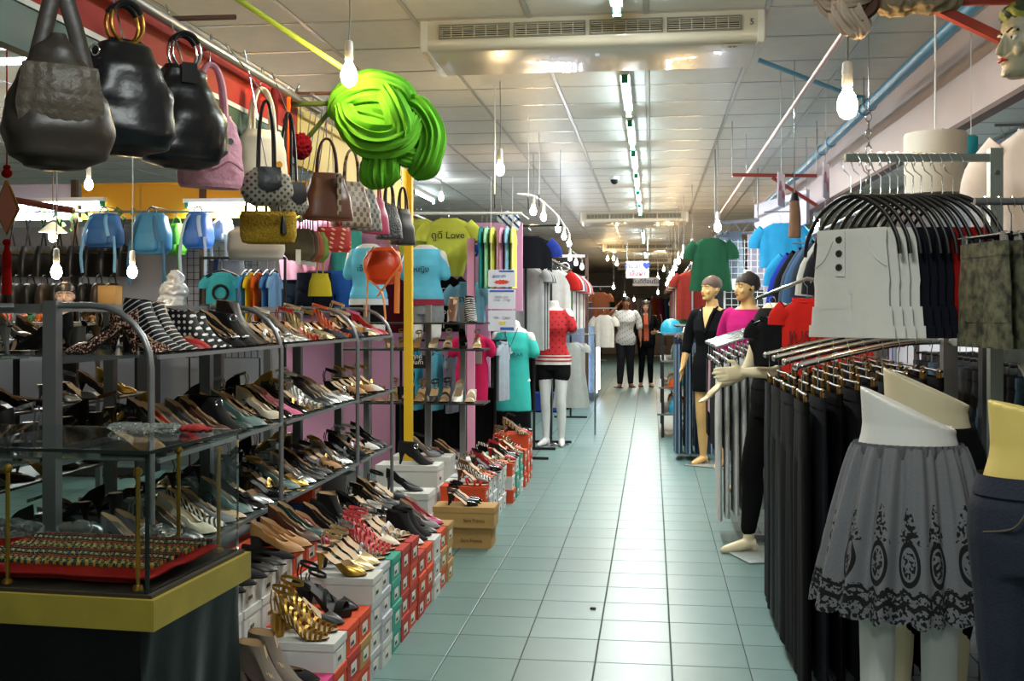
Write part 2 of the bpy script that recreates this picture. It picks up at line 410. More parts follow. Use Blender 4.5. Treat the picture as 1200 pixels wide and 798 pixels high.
for k, (px, yy, zz) in enumerate(((590, 7.25, 2.2), (628, 8.4, 2.3), (640, 9.2, 2.4))):
    q = PY(px, 200, yy)
    t = thing('dangling_wire', 'thin white wire dangling from the ceiling, ' + ['above the lone bulb', 'beyond the lone bulb', 'above the notice boards'][k], 'wire', (q.x - .06, yy, 0))
    obj('wire', MB().tube([(0,0,CEIL),(.004,0,zz+.3),(0,0,zz)], .003, 6), WHITEP, t)
    obj('bare_end', MB().tube([(0,0,zz),(.002,0,zz-.1)], .005, 6), BLACK, t)
# ================================================================ shoes
WK = [(-1,.031),(-.6,.031),(-.1,.029),(.4,.042),(.75,.038),(1,.026)]
def foot_outline(th, k=1.0, point=1.0):
    c, s = math.cos(th), math.sin(th)
    x = .0075 + .1175 * c
    wv = interp(WK, c)
    return x * (1 if c < 0 else point), wv * (abs(s) ** .8) * (1 if s >= 0 else -1) * k
def sole_z(x, hh, plat):
    u = (x + .11) / .235
    g = interp([(0,1.0),(.18,.97),(.42,.5),(.66,.02),(.8,0),(1,.05)], u) if hh > .03 else interp([(0,1),(1,1)], u)
    return .005 + plat + hh * g * (1 if hh > .03 else 0)
def make_shoe(kind, hh=.085, plat=0, heel='stiletto', rim=None, point=1.0, straps=(), cut=None, ankle=None, N=26):
    """parts: dict name -> [meshes]; toe towards +X, ground z = 0"""
    out = {}
    ths = [2 * math.pi * j / N for j in range(N)]
    ol = [foot_outline(t, 1, point) for t in ths]
    top = [(x, y, sole_z(x, hh, plat)) for x, y in ol]
    bot = [(x * .97, y * .92, max(sole_z(x, hh, plat) - .005 - plat * (1 if x > -.02 or heel == 'wedge' else .2), 0)) for x, y in ol]
    if heel == 'wedge': bot = [(x * .97, y * .92, 0) for x, y in ol]
    def disc(mb, ring, dz=0, k=1.0):
        """rows across the outline so that the footbed follows the arch"""
        h = N // 2; rows = []
        for i in range(1, h):
            a, b = ring[i], ring[N - i]
            rows.append([(lerp(a[0], b[0], q/4), lerp(a[1], b[1], q/4) * k, lerp(a[2], b[2], q/4) + dz) for q in range(5)])
        mb.loft(rows, False, False, closed=False)
    mb = MB(); mb.loft([bot, top], False, False); disc(mb, bot); out['sole'] = [mb]
    mb = MB(); disc(mb, top, .0015, .96); out['insole'] = [mb]
    # heel
    hz = hh + .004 + plat * .2; mb = MB()
    if heel in ('stiletto', 'block') and hh > .03:
        r0, r1, sq = (.027, .0065, 1) if heel == 'stiletto' else (.029, .024, 1)
        rings = []
        for t in (0, .12, .3, .6, 1):
            r = lerp(r1, r0, (1 - t) ** (2.2 if heel == 'stiletto' else 1)); z = hz * (1 - t)
            cx = lerp(-.079, -.094 if heel == 'stiletto' else -.082, t)
            rings.append([(cx + r * math.cos(q), r * math.sin(q) * .95, z + (0 if t else .02 * -0)) for q in (2*math.pi*j/10 for j in range(10))])
        mb.loft(rings[::-1]); out['heel'] = [mb]
    elif hh <= .03:
        mb.loft([[(-.075 + .03*math.cos(q), .028*math.sin(q), z) for q in (2*math.pi*j/10 for j in range(10))] for z in (0, .006)]); out['heel'] = [mb]
    # upper
    if rim:
        x0, x1, rw, rb, rs, rf, bulge = rim
        def rp(th):
            c, s = math.cos(th), math.sin(th)
            x = (x0 + x1) / 2 + (x1 - x0) / 2 * c
            hgt = rf + (rs - rf) * (1 - max(c, 0) ** 1.5) if c > 0 else rs + (rb - rs) * (-c) ** 1.5
            ww = rw if isinstance(rw, (int, float)) else interp(rw, c)
            return (x, ww * (abs(s) ** .8) * (1 if s >= 0 else -1), (sole_z(x, hh, plat) if kind != 'boot' else sole_z(-.07, hh, plat)) + hgt)
        K = 5
        def wall(sel):
            rows = []
            for k in range(K + 1):
                t = k / K; row = []
                for j in sel:
                    a = Vector(top[j]); b = Vector(rp(ths[j])); fr = max(math.cos(ths[j]), 0) * (kind == 'boot')
                    c = Vector((a.x + (b.x-a.x)*(bulge*.35 + .5*fr), a.y * (1.06 - .3*fr), lerp(a.z, b.z, .78 - .5*fr)))
                    row.append(tuple(a*(1-t)**2 + c*2*t*(1-t) + b*t*t))
                rows.append(row)
            return rows
        if cut is None:
            rows = wall(range(N)); out['upper'] = [MB().loft(rows, False, False)]
            inn = [[((p[0]) * .985, p[1] * .95, p[2] - .0006 * (i == 0)) for p in r] for i, r in enumerate(rows[::-1][:4])]
            out['lining'] = [MB().loft(inn, False, False)]
        else:
            h = int(N * cut / 360); sel = [j % N for j in range(-h, h + 1)]
            rows = wall(sel)
            out['upper'] = [MB().loft(rows, False, False, closed=False)]
            out['lining'] = [MB().loft([[(p[0]*.99, p[1]*.95, p[2]-.002) for p in r] for r in rows[::-1]], False, False, closed=False)]
    out.setdefault('strap', [])
    for (xs, wd, hg, sk) in straps:         # bands over the foot
        mb = MB(); rows = []
        for k in range(11):
            t = math.pi * k / 10; yy = math.cos(t); zz = math.sin(t)
            th = math.acos(max(-1, min(1, (xs - .0075) / .1175))); hw = abs(foot_outline(th)[1]) + .002
            row = []
            for e in (-.5, .5):
                x = xs + sk * zz + e * wd
                row.append((x, yy * hw, sole_z(x, hh, plat) + zz * hg))
            row2 = [(x, y * .94, z - .0022) for x, y, z in row[::-1]]
            rows.append(row + row2)
        out['strap'].append(mb.loft(rows))
    if ankle:
        az, ar = ankle; mb = MB(); rows = []
        for k in range(17):
            t = 2*math.pi*k/16; z = sole_z(-.07, hh, plat) + az
            c, s = math.cos(t), math.sin(t); x = -.058 + ar*1.15*c; y = ar*.85*s; z += -.012*c
            rows.append([(x, y, z-.006), (x, y, z+.006), (x-.002*c, y-.002*s, z+.006), (x-.002*c, y-.002*s, z-.006)])
        out['strap'].append(mb.loft(rows, False, False))
        mb = MB(); zc = sole_z(-.1, hh, plat)
        for s in (-1, 1): mb.tube([(-.098, s*.012, zc), (-.104, s*.014, zc + az*.5), (-.096, s*.02, zc + az)], .003, 5)
        out['strap'].append(mb)
    if not out['strap']: del out['strap']
    return {k: [m.mesh(k, weld=True) for m in v] for k, v in out.items()}
PUMP_R = (-.106, .062, .030, .056, .030, .036, 1.0)
SHOES = {
 'pump': make_shoe('pump', .09, rim=PUMP_R),
 'platform pump': make_shoe('pump', .095, .018, rim=PUMP_R, heel='stiletto'),
 'pointed pump': make_shoe('pump', .08, rim=(-.106, .05, .030, .058, .032, .034, 1.0), point=1.12),
 'block-heel pump': make_shoe('pump', .06, rim=(-.106, .055, .031, .058, .034, .038, 1.0), heel='block'),
 'flat ballerina': make_shoe('pump', .0, rim=(-.104, .06, .031, .045, .028, .024, 1.0), heel='flat'),
 'ankle boot': make_shoe('boot', .085, rim=(-.1, -.01, .036, .1, .095, .085, 1.0), heel='block'),
 'low boot': make_shoe('boot', .08, rim=(-.1, .012, .034, .07, .06, .055, 1.0), heel='stiletto'),
 'mule': make_shoe('pump', .085, rim=(-.0, .06, .036, .03, .04, .036, 1.0), cut=100),
 'wedge mule': make_shoe('pump', .07, .012, heel='wedge', rim=(-.0, .055, .036, .03, .04, .04, 1.0), cut=95),
 'strappy sandal': make_shoe('sandal', .09, straps=[(.085,.012,.024,0),(.06,.01,.03,-.006),(.03,.012,.036,-.012)], ankle=(.055,.032)),
 'two-strap sandal': make_shoe('sandal', .08, straps=[(.075,.03,.03,-.004),(.02,.016,.042,-.02)], heel='block'),
 'slingback sandal': make_shoe('sandal', .085, rim=(.02, .05, .036, .03, .04, .036, 1.0), cut=78, ankle=(.05,.034)),
 'flat sandal': make_shoe('sandal', 0, straps=[(.08,.016,.022,0),(.05,.014,.03,-.01),(.0,.014,.04,-.02)], heel='flat'),
 'caged bootie': make_shoe('boot', .085, straps=[(.1,.012,.02,0)] + [(.085-.017*q,.0105,.026+.006*q,-.006-.004*q) for q in range(9)], ankle=(.085,.038), heel='block'),
 'platform sandal': make_shoe('sandal', .1, .022, straps=[(.08,.036,.032,0),(.03,.014,.04,-.016)], ankle=(.07,.034), heel='block'),
}
SC = {   # name: (hex, rough, metal, extra)
 'black suede': ('111012', .9, 0), 'black patent': ('0b0b0c', .12, 0), 'black leather': ('141313', .4, 0), 'silver': ('b9bbbd', .25, .8), 'pewter': ('6d6c6a', .3, .6),
 'gold': ('b08b3e', .28, .85), 'pale gold': ('c9b384', .3, .6), 'red': ('a8151f', .35, 0), 'beige': ('c9ad8a', .5, 0), 'white': ('dcdad2', .4, 0), 'cream': ('d9cdb4', .45, 0),
 'brown': ('553626', .45, 0), 'tan': ('b5834f', .5, 0), 'dark brown': ('2e2019', .45, 0), 'teal grey': ('5f7a78', .4, 0), 'navy': ('1b2238', .6, 0), 'pink': ('d26a93', .45, 0),
 'fuchsia': ('b0205f', .35, 0), 'coral red': ('c4434a', .55, 0), 'dark green': ('20403a', .4, 0), 'taupe': ('6b6054', .7, 0), 'grey': ('74757a', .5, 0), 'orange': ('c4521f', .5, 0), 'bronze': ('6e5433', .35, .6)}
def shoe_mat(c):
    h, r, m = SC[c]; return M('shoe ' + c, h, r, m, var=.12, scale=60)
def glitter(nt, x, y, z):
    tc = nt.nodes.new('ShaderNodeTexCoord'); v = nt.nodes.new('ShaderNodeTexVoronoi'); v.inputs['Scale'].default_value = 260
    nt.links.new(tc.outputs['Object'], v.inputs['Vector']); s = nt.nodes.new('ShaderNodeSeparateXYZ'); nt.links.new(v.outputs['Color'], s.inputs[0])
    return nmath(nt, 'GREATER_THAN', s.outputs[0], .72)
SC['glittery dark'] = ('2c1a1a', .3, .3); MATS['shoe glittery dark'] = pattern_mat('glitter_shoe', '2a1718', 'd8a890', glitter, .28, metal=.5)
SC['animal-print'] = ('8a6a48', .6, 0); MATS['shoe animal-print'] = pattern_mat('animal_shoe', 'a58560', '23180f', lambda nt, x, y, z: nmath(nt, 'GREATER_THAN', nmath(nt, 'SINE', nmath(nt, 'ADD', nmath(nt, 'MULTIPLY', x, 260), nmath(nt, 'MULTIPLY', nmath(nt, 'SINE', nmath(nt, 'MULTIPLY', y, 190)), 2.5))), .25), .6)
SC['zebra-striped'] = ('dddddd', .5, 0); MATS['shoe zebra-striped'] = pattern_mat('zebra_shoe', 'd6d2c6', '141212', lambda nt, x, y, z: nmath(nt, 'GREATER_THAN', nmath(nt, 'SINE', nmath(nt, 'ADD', nmath(nt, 'MULTIPLY', x, 420), nmath(nt, 'MULTIPLY', z, 150))), 0), .5)
SC['black white-striped'] = ('111111', .7, 0); MATS['shoe black white-striped'] = pattern_mat('striped_shoe', '0e0d0e', 'd8d8da', lambda nt, x, y, z: nmath(nt, 'GREATER_THAN', nmath(nt, 'SINE', nmath(nt, 'MULTIPLY', nmath(nt, 'SUBTRACT', z, nmath(nt, 'MULTIPLY', x, .55)), 330)), .8), .7)
SC['black white-dotted'] = ('111111', .7, 0)
def dots(nt, x, y, z):
    f = lambda a, k: nmath(nt, 'SUBTRACT', nmath(nt, 'FRACT', nmath(nt, 'MULTIPLY', a, k)), .5)
    a, b = f(x, 45), f(z, 45)
    return nmath(nt, 'LESS_THAN', nmath(nt, 'ADD', nmath(nt, 'MULTIPLY', a, a), nmath(nt, 'MULTIPLY', b, b)), .07)
MATS['shoe black white-dotted'] = pattern_mat('dotted_shoe', '0e0d0e', 'e2e2e2', dots, .7)
SOLEM = M('sole_rubber', '1a1512', .6); INS = {'beige': M('insole_beige', 'b99a74', .6), 'black': M('insole_black', '1b1816', .6), 'gold': M('insole_gold', 'a98c55', .4, .3), 'white': M('insole_white', 'c9c4b8', .6)}
DARKS = ('black suede', 'black patent', 'black leather', 'black white-striped', 'black white-dotted')
NSHOE = 0
def shoe(kind, col, loc, rz, where, ins=None, tilt=0, sc=1.0, extra=None, roll=0, nth=None):
    global NSHOE; NSHOE += 1
    grp = f'{col} {kind} {where}'; lab = f'{col} {kind}, {nth} {where}' if nth else grp
    t = thing('_'.join(kind.replace('-', ' ').split()), lab, 'shoe', loc, 0, grp, rot=(roll, tilt, rz), sc=sc * rnd.uniform(.96, 1.03))
    m = shoe_mat(col); ins = INS[ins or ('beige' if col not in DARKS or rnd.random() < .4 else 'black')]
    for k, ms in SHOES[kind].items():
        for me in ms: obj(k, me, {'upper': m, 'strap': m, 'heel': m if rnd.random() < .7 else SOLEM, 'sole': SOLEM, 'insole': ins, 'lining': ins}[k], t)
    if extra: extra(t, kind)
    return t
def buckle(t, kind):
    z = .12 if 'boot' in kind else .09
    obj('buckle', MB().tube([(.02+.014*math.cos(q), -.04, z+.014*math.sin(q)) for q in (2*math.pi*i/14 for i in range(15))], .003, 6), CHROME, t)
def bow(t, kind):
    b = MB().ball((.082, .014, .04), .012, 8, (1,1.3,.7)).ball((.082, -.014, .04), .012, 8, (1,1.3,.7)).ball((.083,0,.043), .006, 8)
    obj('bow', b, MATS['shoe silver'] if 'shoe silver' in MATS else CHROME, t)

# ---------------------------------------------------------------- shoe racks along the aisle
RX, RB = -1.57, -1.90                    # front and back planes of the rack
SHZ = [1.265, .935, .60]                 # three shelves
RAILS = [3.28, 4.5, 5.72, 6.5]
GL = M('shelf_glass', '6f7d7a', .08, trans=.55, ior=1.2)
for bi in range(3):
    y0, y1 = RAILS[bi], RAILS[bi + 1]
    t = thing('shoe_rack', ['grey steel shoe rack with arched tube ends behind the glass counter', 'grey steel shoe rack bay with arched tube ends between two other bays', 'short end bay of the grey steel shoe rack next to the yellow post'][bi], 'shoe rack', (0, 0, 0))
    for yy in ((y0,) if bi < 2 else (y0, y1)):
        arc = [(RB, yy, 1.425)] + [(RX - .20 + .20 * math.sin(q), yy, 1.225 + .2 * math.cos(q)) for q in (R(0), R(15), R(30), R(45), R(60), R(75), R(90))] + [(RX, yy, .02)]
        obj('arched_tube', MB().tube(arc, .0105, 10), STEEL, t)
        obj('square_post', MB().box((RB - .025, yy - .02, 0), (RB + .02, yy + .02, 1.44)), STEEL, t)
        obj('square_post', MB().box((RB - .5, yy + .05, 0), (RB - .455, yy + .09, 1.44)), STEEL, t)
        obj('cross_bar', MB().box((RB - .5, yy - .01, 1.40), (RB, yy + .01, 1.43)), STEEL, t)
    obj('top_rail', MB().box((RB - .02, y0 + .022, 1.405), (RB + .012, y1 - .022, 1.43)), STEEL, t)
    for z in SHZ:
        sh = obj('glass_shelf', MB().box((RB - .48, y0 + .024, z - .006), (RX + .008, y1 - .024, z)), GL, t)
        obj('shelf_edge', MB().box((RX + .008, y0 + .024, z - .012), (RX + .016, y1 - .024, z + .001)), STEEL, sh)
        obj('shelf_edge', MB().box((RB - .02, y0 + .024, z - .03), (RB, y1 - .024, z - .008)), STEEL, sh)
    obj('bottom_shelf', MB().box((RB - .48, y0 + .024, .24), (RX - .11, y1 - .024, .255)), DARKMETAL, t)
WH = [[f'on the {b} rack bay {s} shelf' for s in ('top', 'second', 'third')] for b in ('first', 'middle', 'end')]
def row(bay, sh, items, y0, y1, x=RX - .125, rz=0, jit=.06):
    n = len(items)
    for i, it in enumerate(items):
        y = lerp(y0, y1, (i + .5) / n); k, c = it[0], it[1]
        shoe(k, c, (x + rnd.uniform(-.012, .012), y, SHZ[sh] + .001), rz + rnd.uniform(-jit, jit), WH[bay][sh], nth=ORD[i] + ' from the counter', extra=it[2] if len(it) > 2 else None)
P_, PP, PT, BP, FB, AB, LB, MU, WM_, SS, TS2, SL, FS, CB, PS2 = list(SHOES)
# top shelf, first bay
shoe(P_, 'glittery dark', (RX - .20, 3.36, SHZ[0] + .001), R(200), WH[0][0], nth='turned about')
row(0, 0, [(P_, 'glittery dark'), (AB, 'black white-striped'), (AB, 'black white-striped'), (MU, 'red'), (LB, 'black white-dotted'), (LB, 'black white-dotted'), (P_, 'black suede', bow), (P_, 'black suede', bow), (LB, 'black suede', buckle), (AB, 'dark brown')], 3.42, 4.42)
row(0, 1, [(WM_, 'tan'), (SS, 'black patent'), (PP, 'black suede'), (P_, 'red'), (PT, 'grey'), (P_, 'pewter'), (P_, 'brown'), (LB, 'black suede', buckle), (P_, 'dark green'), (P_, 'teal grey'), (PT, 'black patent')], 3.33, 4.45)
row(0, 2, [(P_, 'silver'), (PT, 'grey'), (SS, 'silver'), (P_, 'pewter'), (P_, 'cream'), (P_, 'zebra-striped'), (PT, 'grey'), (FB, 'beige'), (P_, 'teal grey'), (PT, 'black patent'), (MU, 'silver')], 3.33, 4.45)
row(1, 0, [(SS, 'silver'), (SL, 'silver', bow), (SS, 'white'), (P_, 'silver'), (TS2, 'tan'), (SS, 'red'), (CB, 'pale gold'), (SS, 'silver'), (MU, 'pale gold'), (SS, 'gold'), (MU, 'navy'), (CB, 'orange')], 4.55, 5.67)
row(1, 1, [(P_, 'cream'), (P_, 'black patent'), (PT, 'pink'), (P_, 'black patent'), (SS, 'gold'), (SS, 'silver'), (CB, 'white'), (SL, 'black leather'), (P_, 'pewter'), (P_, 'silver'), (PT, 'white'), (MU, 'silver')], 4.55, 5.67)
row(1, 2, [(SL, 'black patent'), (SS, 'gold'), (P_, 'teal grey'), (MU, 'gold', bow), (P_, 'silver'), (PT, 'black leather'), (P_, 'black leather'), (SL, 'dark brown'), (SS, 'black leather'), (MU, 'tan'), (SS, 'gold'), (P_, 'silver')], 4.55, 5.67)
row(2, 0, [(MU, 'navy'), (PS2, 'tan'), (MU, 'beige'), (SL, 'beige', bow), (MU, 'pale gold'), (SL, 'pink'), (P_, 'red')], 5.78, 6.46)
row(2, 1, [(SS, 'black patent'), (WM_, 'tan'), (SS, 'gold'), (WM_, 'tan'), (SS, 'gold'), (SL, 'white'), (SS, 'gold')], 5.78, 6.46)
row(2, 2, [(SS, 'black leather'), (P_, 'black suede'), (SS, 'silver'), (FS, 'gold'), (SL, 'white'), (MU, 'black leather'), (P_, 'black leather')], 5.78, 6.46)
# back rows on the same shelves (the far side of the rack)
BACKC = ['silver', 'gold', 'black patent', 'pale gold', 'pewter', 'black leather', 'white', 'silver', 'brown', 'black suede', 'beige', 'bronze']
WH2 = [f'from the counter on the {s} shelf, facing away' for s in ('top', 'second', 'third')]
for sh in range(3):
    for i in range(24):
        y = 3.36 + i * .127
        if i in (9, 19): continue
        k = [SS, SL, MU, P_, TS2, FS, MU, PT][(i * 5 + sh * 3) % 8]; c = BACKC[(i * 7 + sh * 5) % 12]
        shoe(k, c, (RB - .30 + rnd.uniform(-.02, .02), y, SHZ[sh] + .001), math.pi + rnd.uniform(-.1, .1), WH2[sh], nth=ORD[i])
# more shoes in the rack part to the side of the glass counter (far side bay nearer the aisle start)
t = thing('shoe_rack', 'grey steel shoe rack bay with a straight top rail beside the black counter skirt', 'shoe rack', (0, 0, 0))
y0, y1 = 2.86, 3.24
obj('square_post', MB().box((RB - .5, y0 + .02, 0), (RB - .455, y0 + .06, 1.44)), STEEL, t)
obj('top_rail', MB().tube([(RB - .48, y0, 1.42), (RB - .1, y1 - .02, 1.42)], .011, 8), STEEL, t)
for z in SHZ[:2]:
    obj('glass_shelf', MB().box((RB - .9, y0, z - .006), (RB - .04, y1 - .03, z)), GL, t)
for sh in range(2):
    for i in range(2):
        for j in range(2):
            shoe([SS, FS, SL, MU][(i + j * 2 + sh) % 4], ['silver', 'gold', 'pewter', 'pale gold', 'black patent'][(i * 2 + j + sh) % 5], (RB - .2 - j * .3, y0 + .1 + i * .16, SHZ[sh] + .001), [0, math.pi][j] + rnd.uniform(-.2, .2), 'on the ' + ['top', 'second'][sh] + ' shelf of the straight-railed bay', nth=['front', 'rear'][j] + ' row')

# ---------------------------------------------------------------- end rack facing the aisle start (shelves across)
EY = 7.6
t = thing('shoe_rack', 'open steel end rack with shelves crossing behind the yellow post', 'shoe rack', (0, 0, 0))
ez = [P(520, 340, 7.6).z, P(520, 407, 7.6).z, P(520, 472, 7.6).z]
exa, exb = PY(400, 400, EY).x, PY(571, 400, EY).x
ez = [CAMZ - (y - 367) / F * 7.6 for y in (378, 409, 472)]
for z in ez: obj('shelf', MB().box((exa, EY - .16, z - .012), (exb, EY + .14, z)), M('shelf_dark', '3f4242', .3, .4), t)
for px in (423, 497, 538):
    x = PY(px, 400, EY).x; obj('post', MB().box((x - .02, EY + .14, 0), (x + .02, EY + .18, 1.46)), STEEL, t)
xx = lambda px: PY(px, 400, EY).x
for px, k, c, sh, rz in [(577,AB,'black suede',0,-1.9), (552,AB,'black white-striped',0,-1.2), (532,AB,'brown',0,-1.5),
        (490,SL,'tan',1,-1.6), (510,MU,'cream',1,-1.6), (526,SS,'cream',1,-1.5), (543,PP,'black patent',1,-1.3), (560,SS,'pale gold',1,-1.45), (473,SS,'gold',1,-1.2), (458,SL,'beige',1,-1.0),
        (430,SS,'gold',2,-1.2), (446,FS,'tan',2,-1.2), (462,SS,'gold',2,-1.4), (480,PS2,'black patent',2,-1.6), (494,SS,'gold',2,-1.6), (509,SL,'dark brown',2,-1.57), (523,SS,'black leather',2,-1.57), (538,P_,'white',2,-1.57), (553,TS2,'white',2,-1.57)]:
    if px > 565: continue
    shoe(k, c, (xx(px), EY - .03, ez[sh] + .001), rz, 'on the ' + ['upper', 'middle', 'lower'][sh] + ' shelf of the end rack', sc=.84 if sh == 1 else 1)

# ---------------------------------------------------------------- second row of racks seen between the shelves
t = thing('shoe_rack', 'open dark-shelved shoe rack standing behind the aisle racks', 'shoe rack', (0, 0, 0)); SX2 = -2.95
for z in (.25, .60, .94, 1.27): obj('shelf', MB().box((SX2 - .3, 2.9, z - .012), (SX2 + .05, 6.1, z)), DARKMETAL, t)
for y in (2.92, 4.5, 6.08):
    for x in (SX2 + .02, SX2 - .3): obj('post', MB().box((x, y - .015, 0), (x + .03, y + .015, 1.40)), STEEL, t)
for sh, z in enumerate((.25, .60, .94, 1.27)):
    for i in range(15):
        if i == 7: continue
        shoe([P_, PT, SL, MU, FB, BP][(i * 5 + sh) % 6], ['black leather', 'dark brown', 'silver', 'black patent', 'gold', 'pewter', 'black suede'][(i * 3 + sh * 2) % 7], (SX2 - .10, 3.05 + i * .205, z + .001), rnd.uniform(-.15, .15), nth=ORD[i] + ' along', where='on the dark-shelved rack, ' + ['lowest', 'third', 'second', 'top'][sh] + ' shelf')
# ================================================================ shoe boxes on the floor and the shoes on them
BC = {'white': 'cfcfca', 'orange': 'cf4a22', 'red': 'b0372d', 'kraft brown': 'b08a52', 'teal': '3f9a86', 'pink': 'cc3f7c', 'grey': '9a9fa3', 'blue': '2f66a8', 'pale grey': 'b7b9bd'}
BXL, BXW, BXH = .29, .15, .098
def _box_mesh(h, lid):
    mb = MB()
    if lid: mb.box((-BXL/2-.003, -BXW/2-.003, h-.026), (BXL/2+.003, BXW/2+.003, h))
    else: mb.box((-BXL/2, -BXW/2, 0), (BXL/2, BXW/2, h-.002))
    return mb.mesh('lid' if lid else 'carton', flat=True)
BODY, LID = _box_mesh(BXH, 0), _box_mesh(BXH, 1)
STICK = MB().box((BXL/2+.0005, -.035, .018), (BXL/2+.0015, .035, .06)).mesh('sticker', flat=True)
BARC = MB()
for q in range(7): BARC.box((BXL/2+.0015, -.028 + q*.006, .024), (BXL/2+.0022, -.026 + q*.006 + .0015*(q%2), .038))
BARC = BARC.mesh('barcode_print', flat=True)
def cardboard(c): return M('cardboard ' + c, BC[c], .75, var=.08, scale=8)
def shoe_box(c, loc, rz, where, lid=None, sticker=True, sc=1.0, group=None):
    lab = f'{c} cardboard shoe box {where}'
    t = thing('shoe_box', lab, 'box', loc, rz + rnd.uniform(-.01, .01), group or lab, sc=sc)
    obj('carton', BODY, cardboard(c), t); obj('lid', LID, cardboard(lid or c), t)
    if sticker:
        s = obj('sticker', STICK, M('sticker_white', 'd5d3c8', .6), t); obj('barcode_print', BARC, BLACK, s)
    return t
# front row along the aisle: stacks with their ends to the aisle (+X)
FRONT = -1.055
SN = {}
def stack(y, cols, x, where, rz=0):
    key = where.split('|'); n = SN[where] = SN.get(where, -1) + 1
    for k, c in enumerate(cols): shoe_box(c, (x - BXL/2 + rnd.uniform(-.008, .004), y, k * BXH), rz, f'{ORD[k]} up in the {ORD[n]} stack from the {key[0]}{key[1]}', group='shoe boxes stacked from the ' + key[0] + key[1])
    return len(cols) * BXH
stk = [  # y, colours from the floor up
 (3.30, ['red', 'pink']), (3.46, ['orange', 'pink']), (3.62, ['white', 'orange', 'white']), (3.79, ['orange', 'red', 'orange']), (3.95, ['orange', 'kraft brown', 'orange']),
 (4.12, ['pale grey', 'white', 'pale grey', 'white']), (4.28, ['white', 'pale grey', 'pale grey', 'pale grey']), (4.45, ['teal', 'teal', 'teal', 'teal']), (4.62, ['red', 'red', 'red', 'red']), (4.79, ['orange', 'red', 'orange', 'red']), (4.96, ['red', 'orange', 'red']), (5.13, ['orange', 'orange', 'orange']),
 (5.31, ['white', 'pale grey', 'white']), (5.50, ['orange', 'kraft brown', 'orange']), (5.68, ['kraft brown', 'kraft brown', 'kraft brown'])]
tops = {}
DW = ['in the first floor row by the counter', 'in the floor row below the middle rack bay', 'in the floor row below the end rack bay']
for y, cols in stk: tops[y] = stack(y, cols, FRONT, 'counter|, front row')
# kraft boxes turned with their long side towards the aisle start, with a maker's script line
for k in range(2):
    t = shoe_box('kraft brown', (-1.13 + .02 * k, 6.52 - k * .03, k * .125), R(90), 'with script lettering, ' + ['under its twin', 'on top of its twin'][k], sticker=False, sc=1.26)
    t.rotation_euler = (0, 0, 0)
    obj('lettering', text_mesh('Sara Franca', .022, .0005), M('script_brown', '4a3418', .7), t, (.05, -BXW/2 - .004, .036), (R(90), 0, 0))
for y, cols in [(6.95, ['orange', 'orange', 'orange']), (7.15, ['white', 'pale grey', 'white']), (7.35, ['white', 'white', 'pale grey']), (7.6, ['white', 'pale grey', 'white']), (7.82, ['white', 'white', 'white']), (8.05, ['orange', 'white', 'orange']),
                (8.3, ['teal', 'teal', 'white']), (8.55, ['white', 'teal', 'teal']), (8.8, ['orange', 'red', 'orange']), (9.05, ['orange', 'orange', 'orange', 'orange']), (9.25, ['orange', 'red', 'orange', 'orange'])]:
    tops[y] = stack(y, cols, FRONT + .04 * (y > 8), 'kraft boxes|')
# second row, higher, behind the front row
back = [(3.45, ['red', 'white', 'white', 'white', 'white']), (3.62, ['white']*5), (3.79, ['white', 'pale grey', 'white', 'white', 'white']), (3.96, ['pale grey', 'white', 'pale grey', 'white', 'white']), (4.13, ['orange', 'orange', 'red', 'orange', 'orange']), (4.295, ['red', 'orange', 'red', 'orange', 'orange'])]
for k, cols in enumerate([['pale grey']*4, ['white']*4, ['white', 'kraft brown', 'white', 'white'], ['kraft brown', 'white', 'pale grey', 'white'], ['white']*4, ['kraft brown', 'white', 'kraft brown', 'kraft brown'], ['white']*4]): back.append((4.598 + .158 * k, cols))   # clear of the rack tubes
back.append((5.815, ['white']*4))
for y, cols in back: tops[(y, 1)] = stack(y, cols, FRONT - .31, 'counter|, rear row')
# big white boxes below the end rack (long side out)
for k, (x, y, z, s) in enumerate([(-1.48, 6.68, 0, 1.5), (-1.48, 6.68, .147, 1.5), (-1.48, 7.475, .2744, 1.4), (-1.48, 7.05, 0, 1.4), (-1.48, 7.05, .1372, 1.4), (-1.48, 7.05, .2744, 1.4), (-1.48, 7.475, 0, 1.4), (-1.48, 7.475, .1372, 1.4), (-1.48, 7.91, 0, 1.4), (-1.48, 7.91, .1372, 1.4), (-1.48, 8.35, .0, 1.4), (-1.48, 8.35, .1372, 1.4), (-1.48, 8.78, 0, 1.4)]):
    t = shoe_box('white', (x - .1, y, z), 0, f'of larger size, {ORD[k]} below the end rack from the kraft boxes', sc=s, sticker=k > 4, group='larger white boxes below the end rack')
# blue and orange boxes glimpsed under the shelves
for k in range(3): shoe_box(['orange', 'blue', 'orange'][k], (-1.825, 5.35, .256 + k * BXH), 0, 'under the third shelf of the middle bay, ' + ['lowest', 'between two orange ones', 'uppermost'][k])
for k in range(2): shoe_box('grey', (-1.86, 5.97, .256 + k * .1225), 0, 'under the end bay shelf, ' + ['lower of two', 'upper of two'][k], sc=1.25)
shoe_box('pink', (-1.825, 5.59, .256), 0, 'under the shelf beside grey boxes'); shoe_box('kraft brown', (-1.825, 5.59, .256 + BXH), 0, 'on the pink one under the shelf')

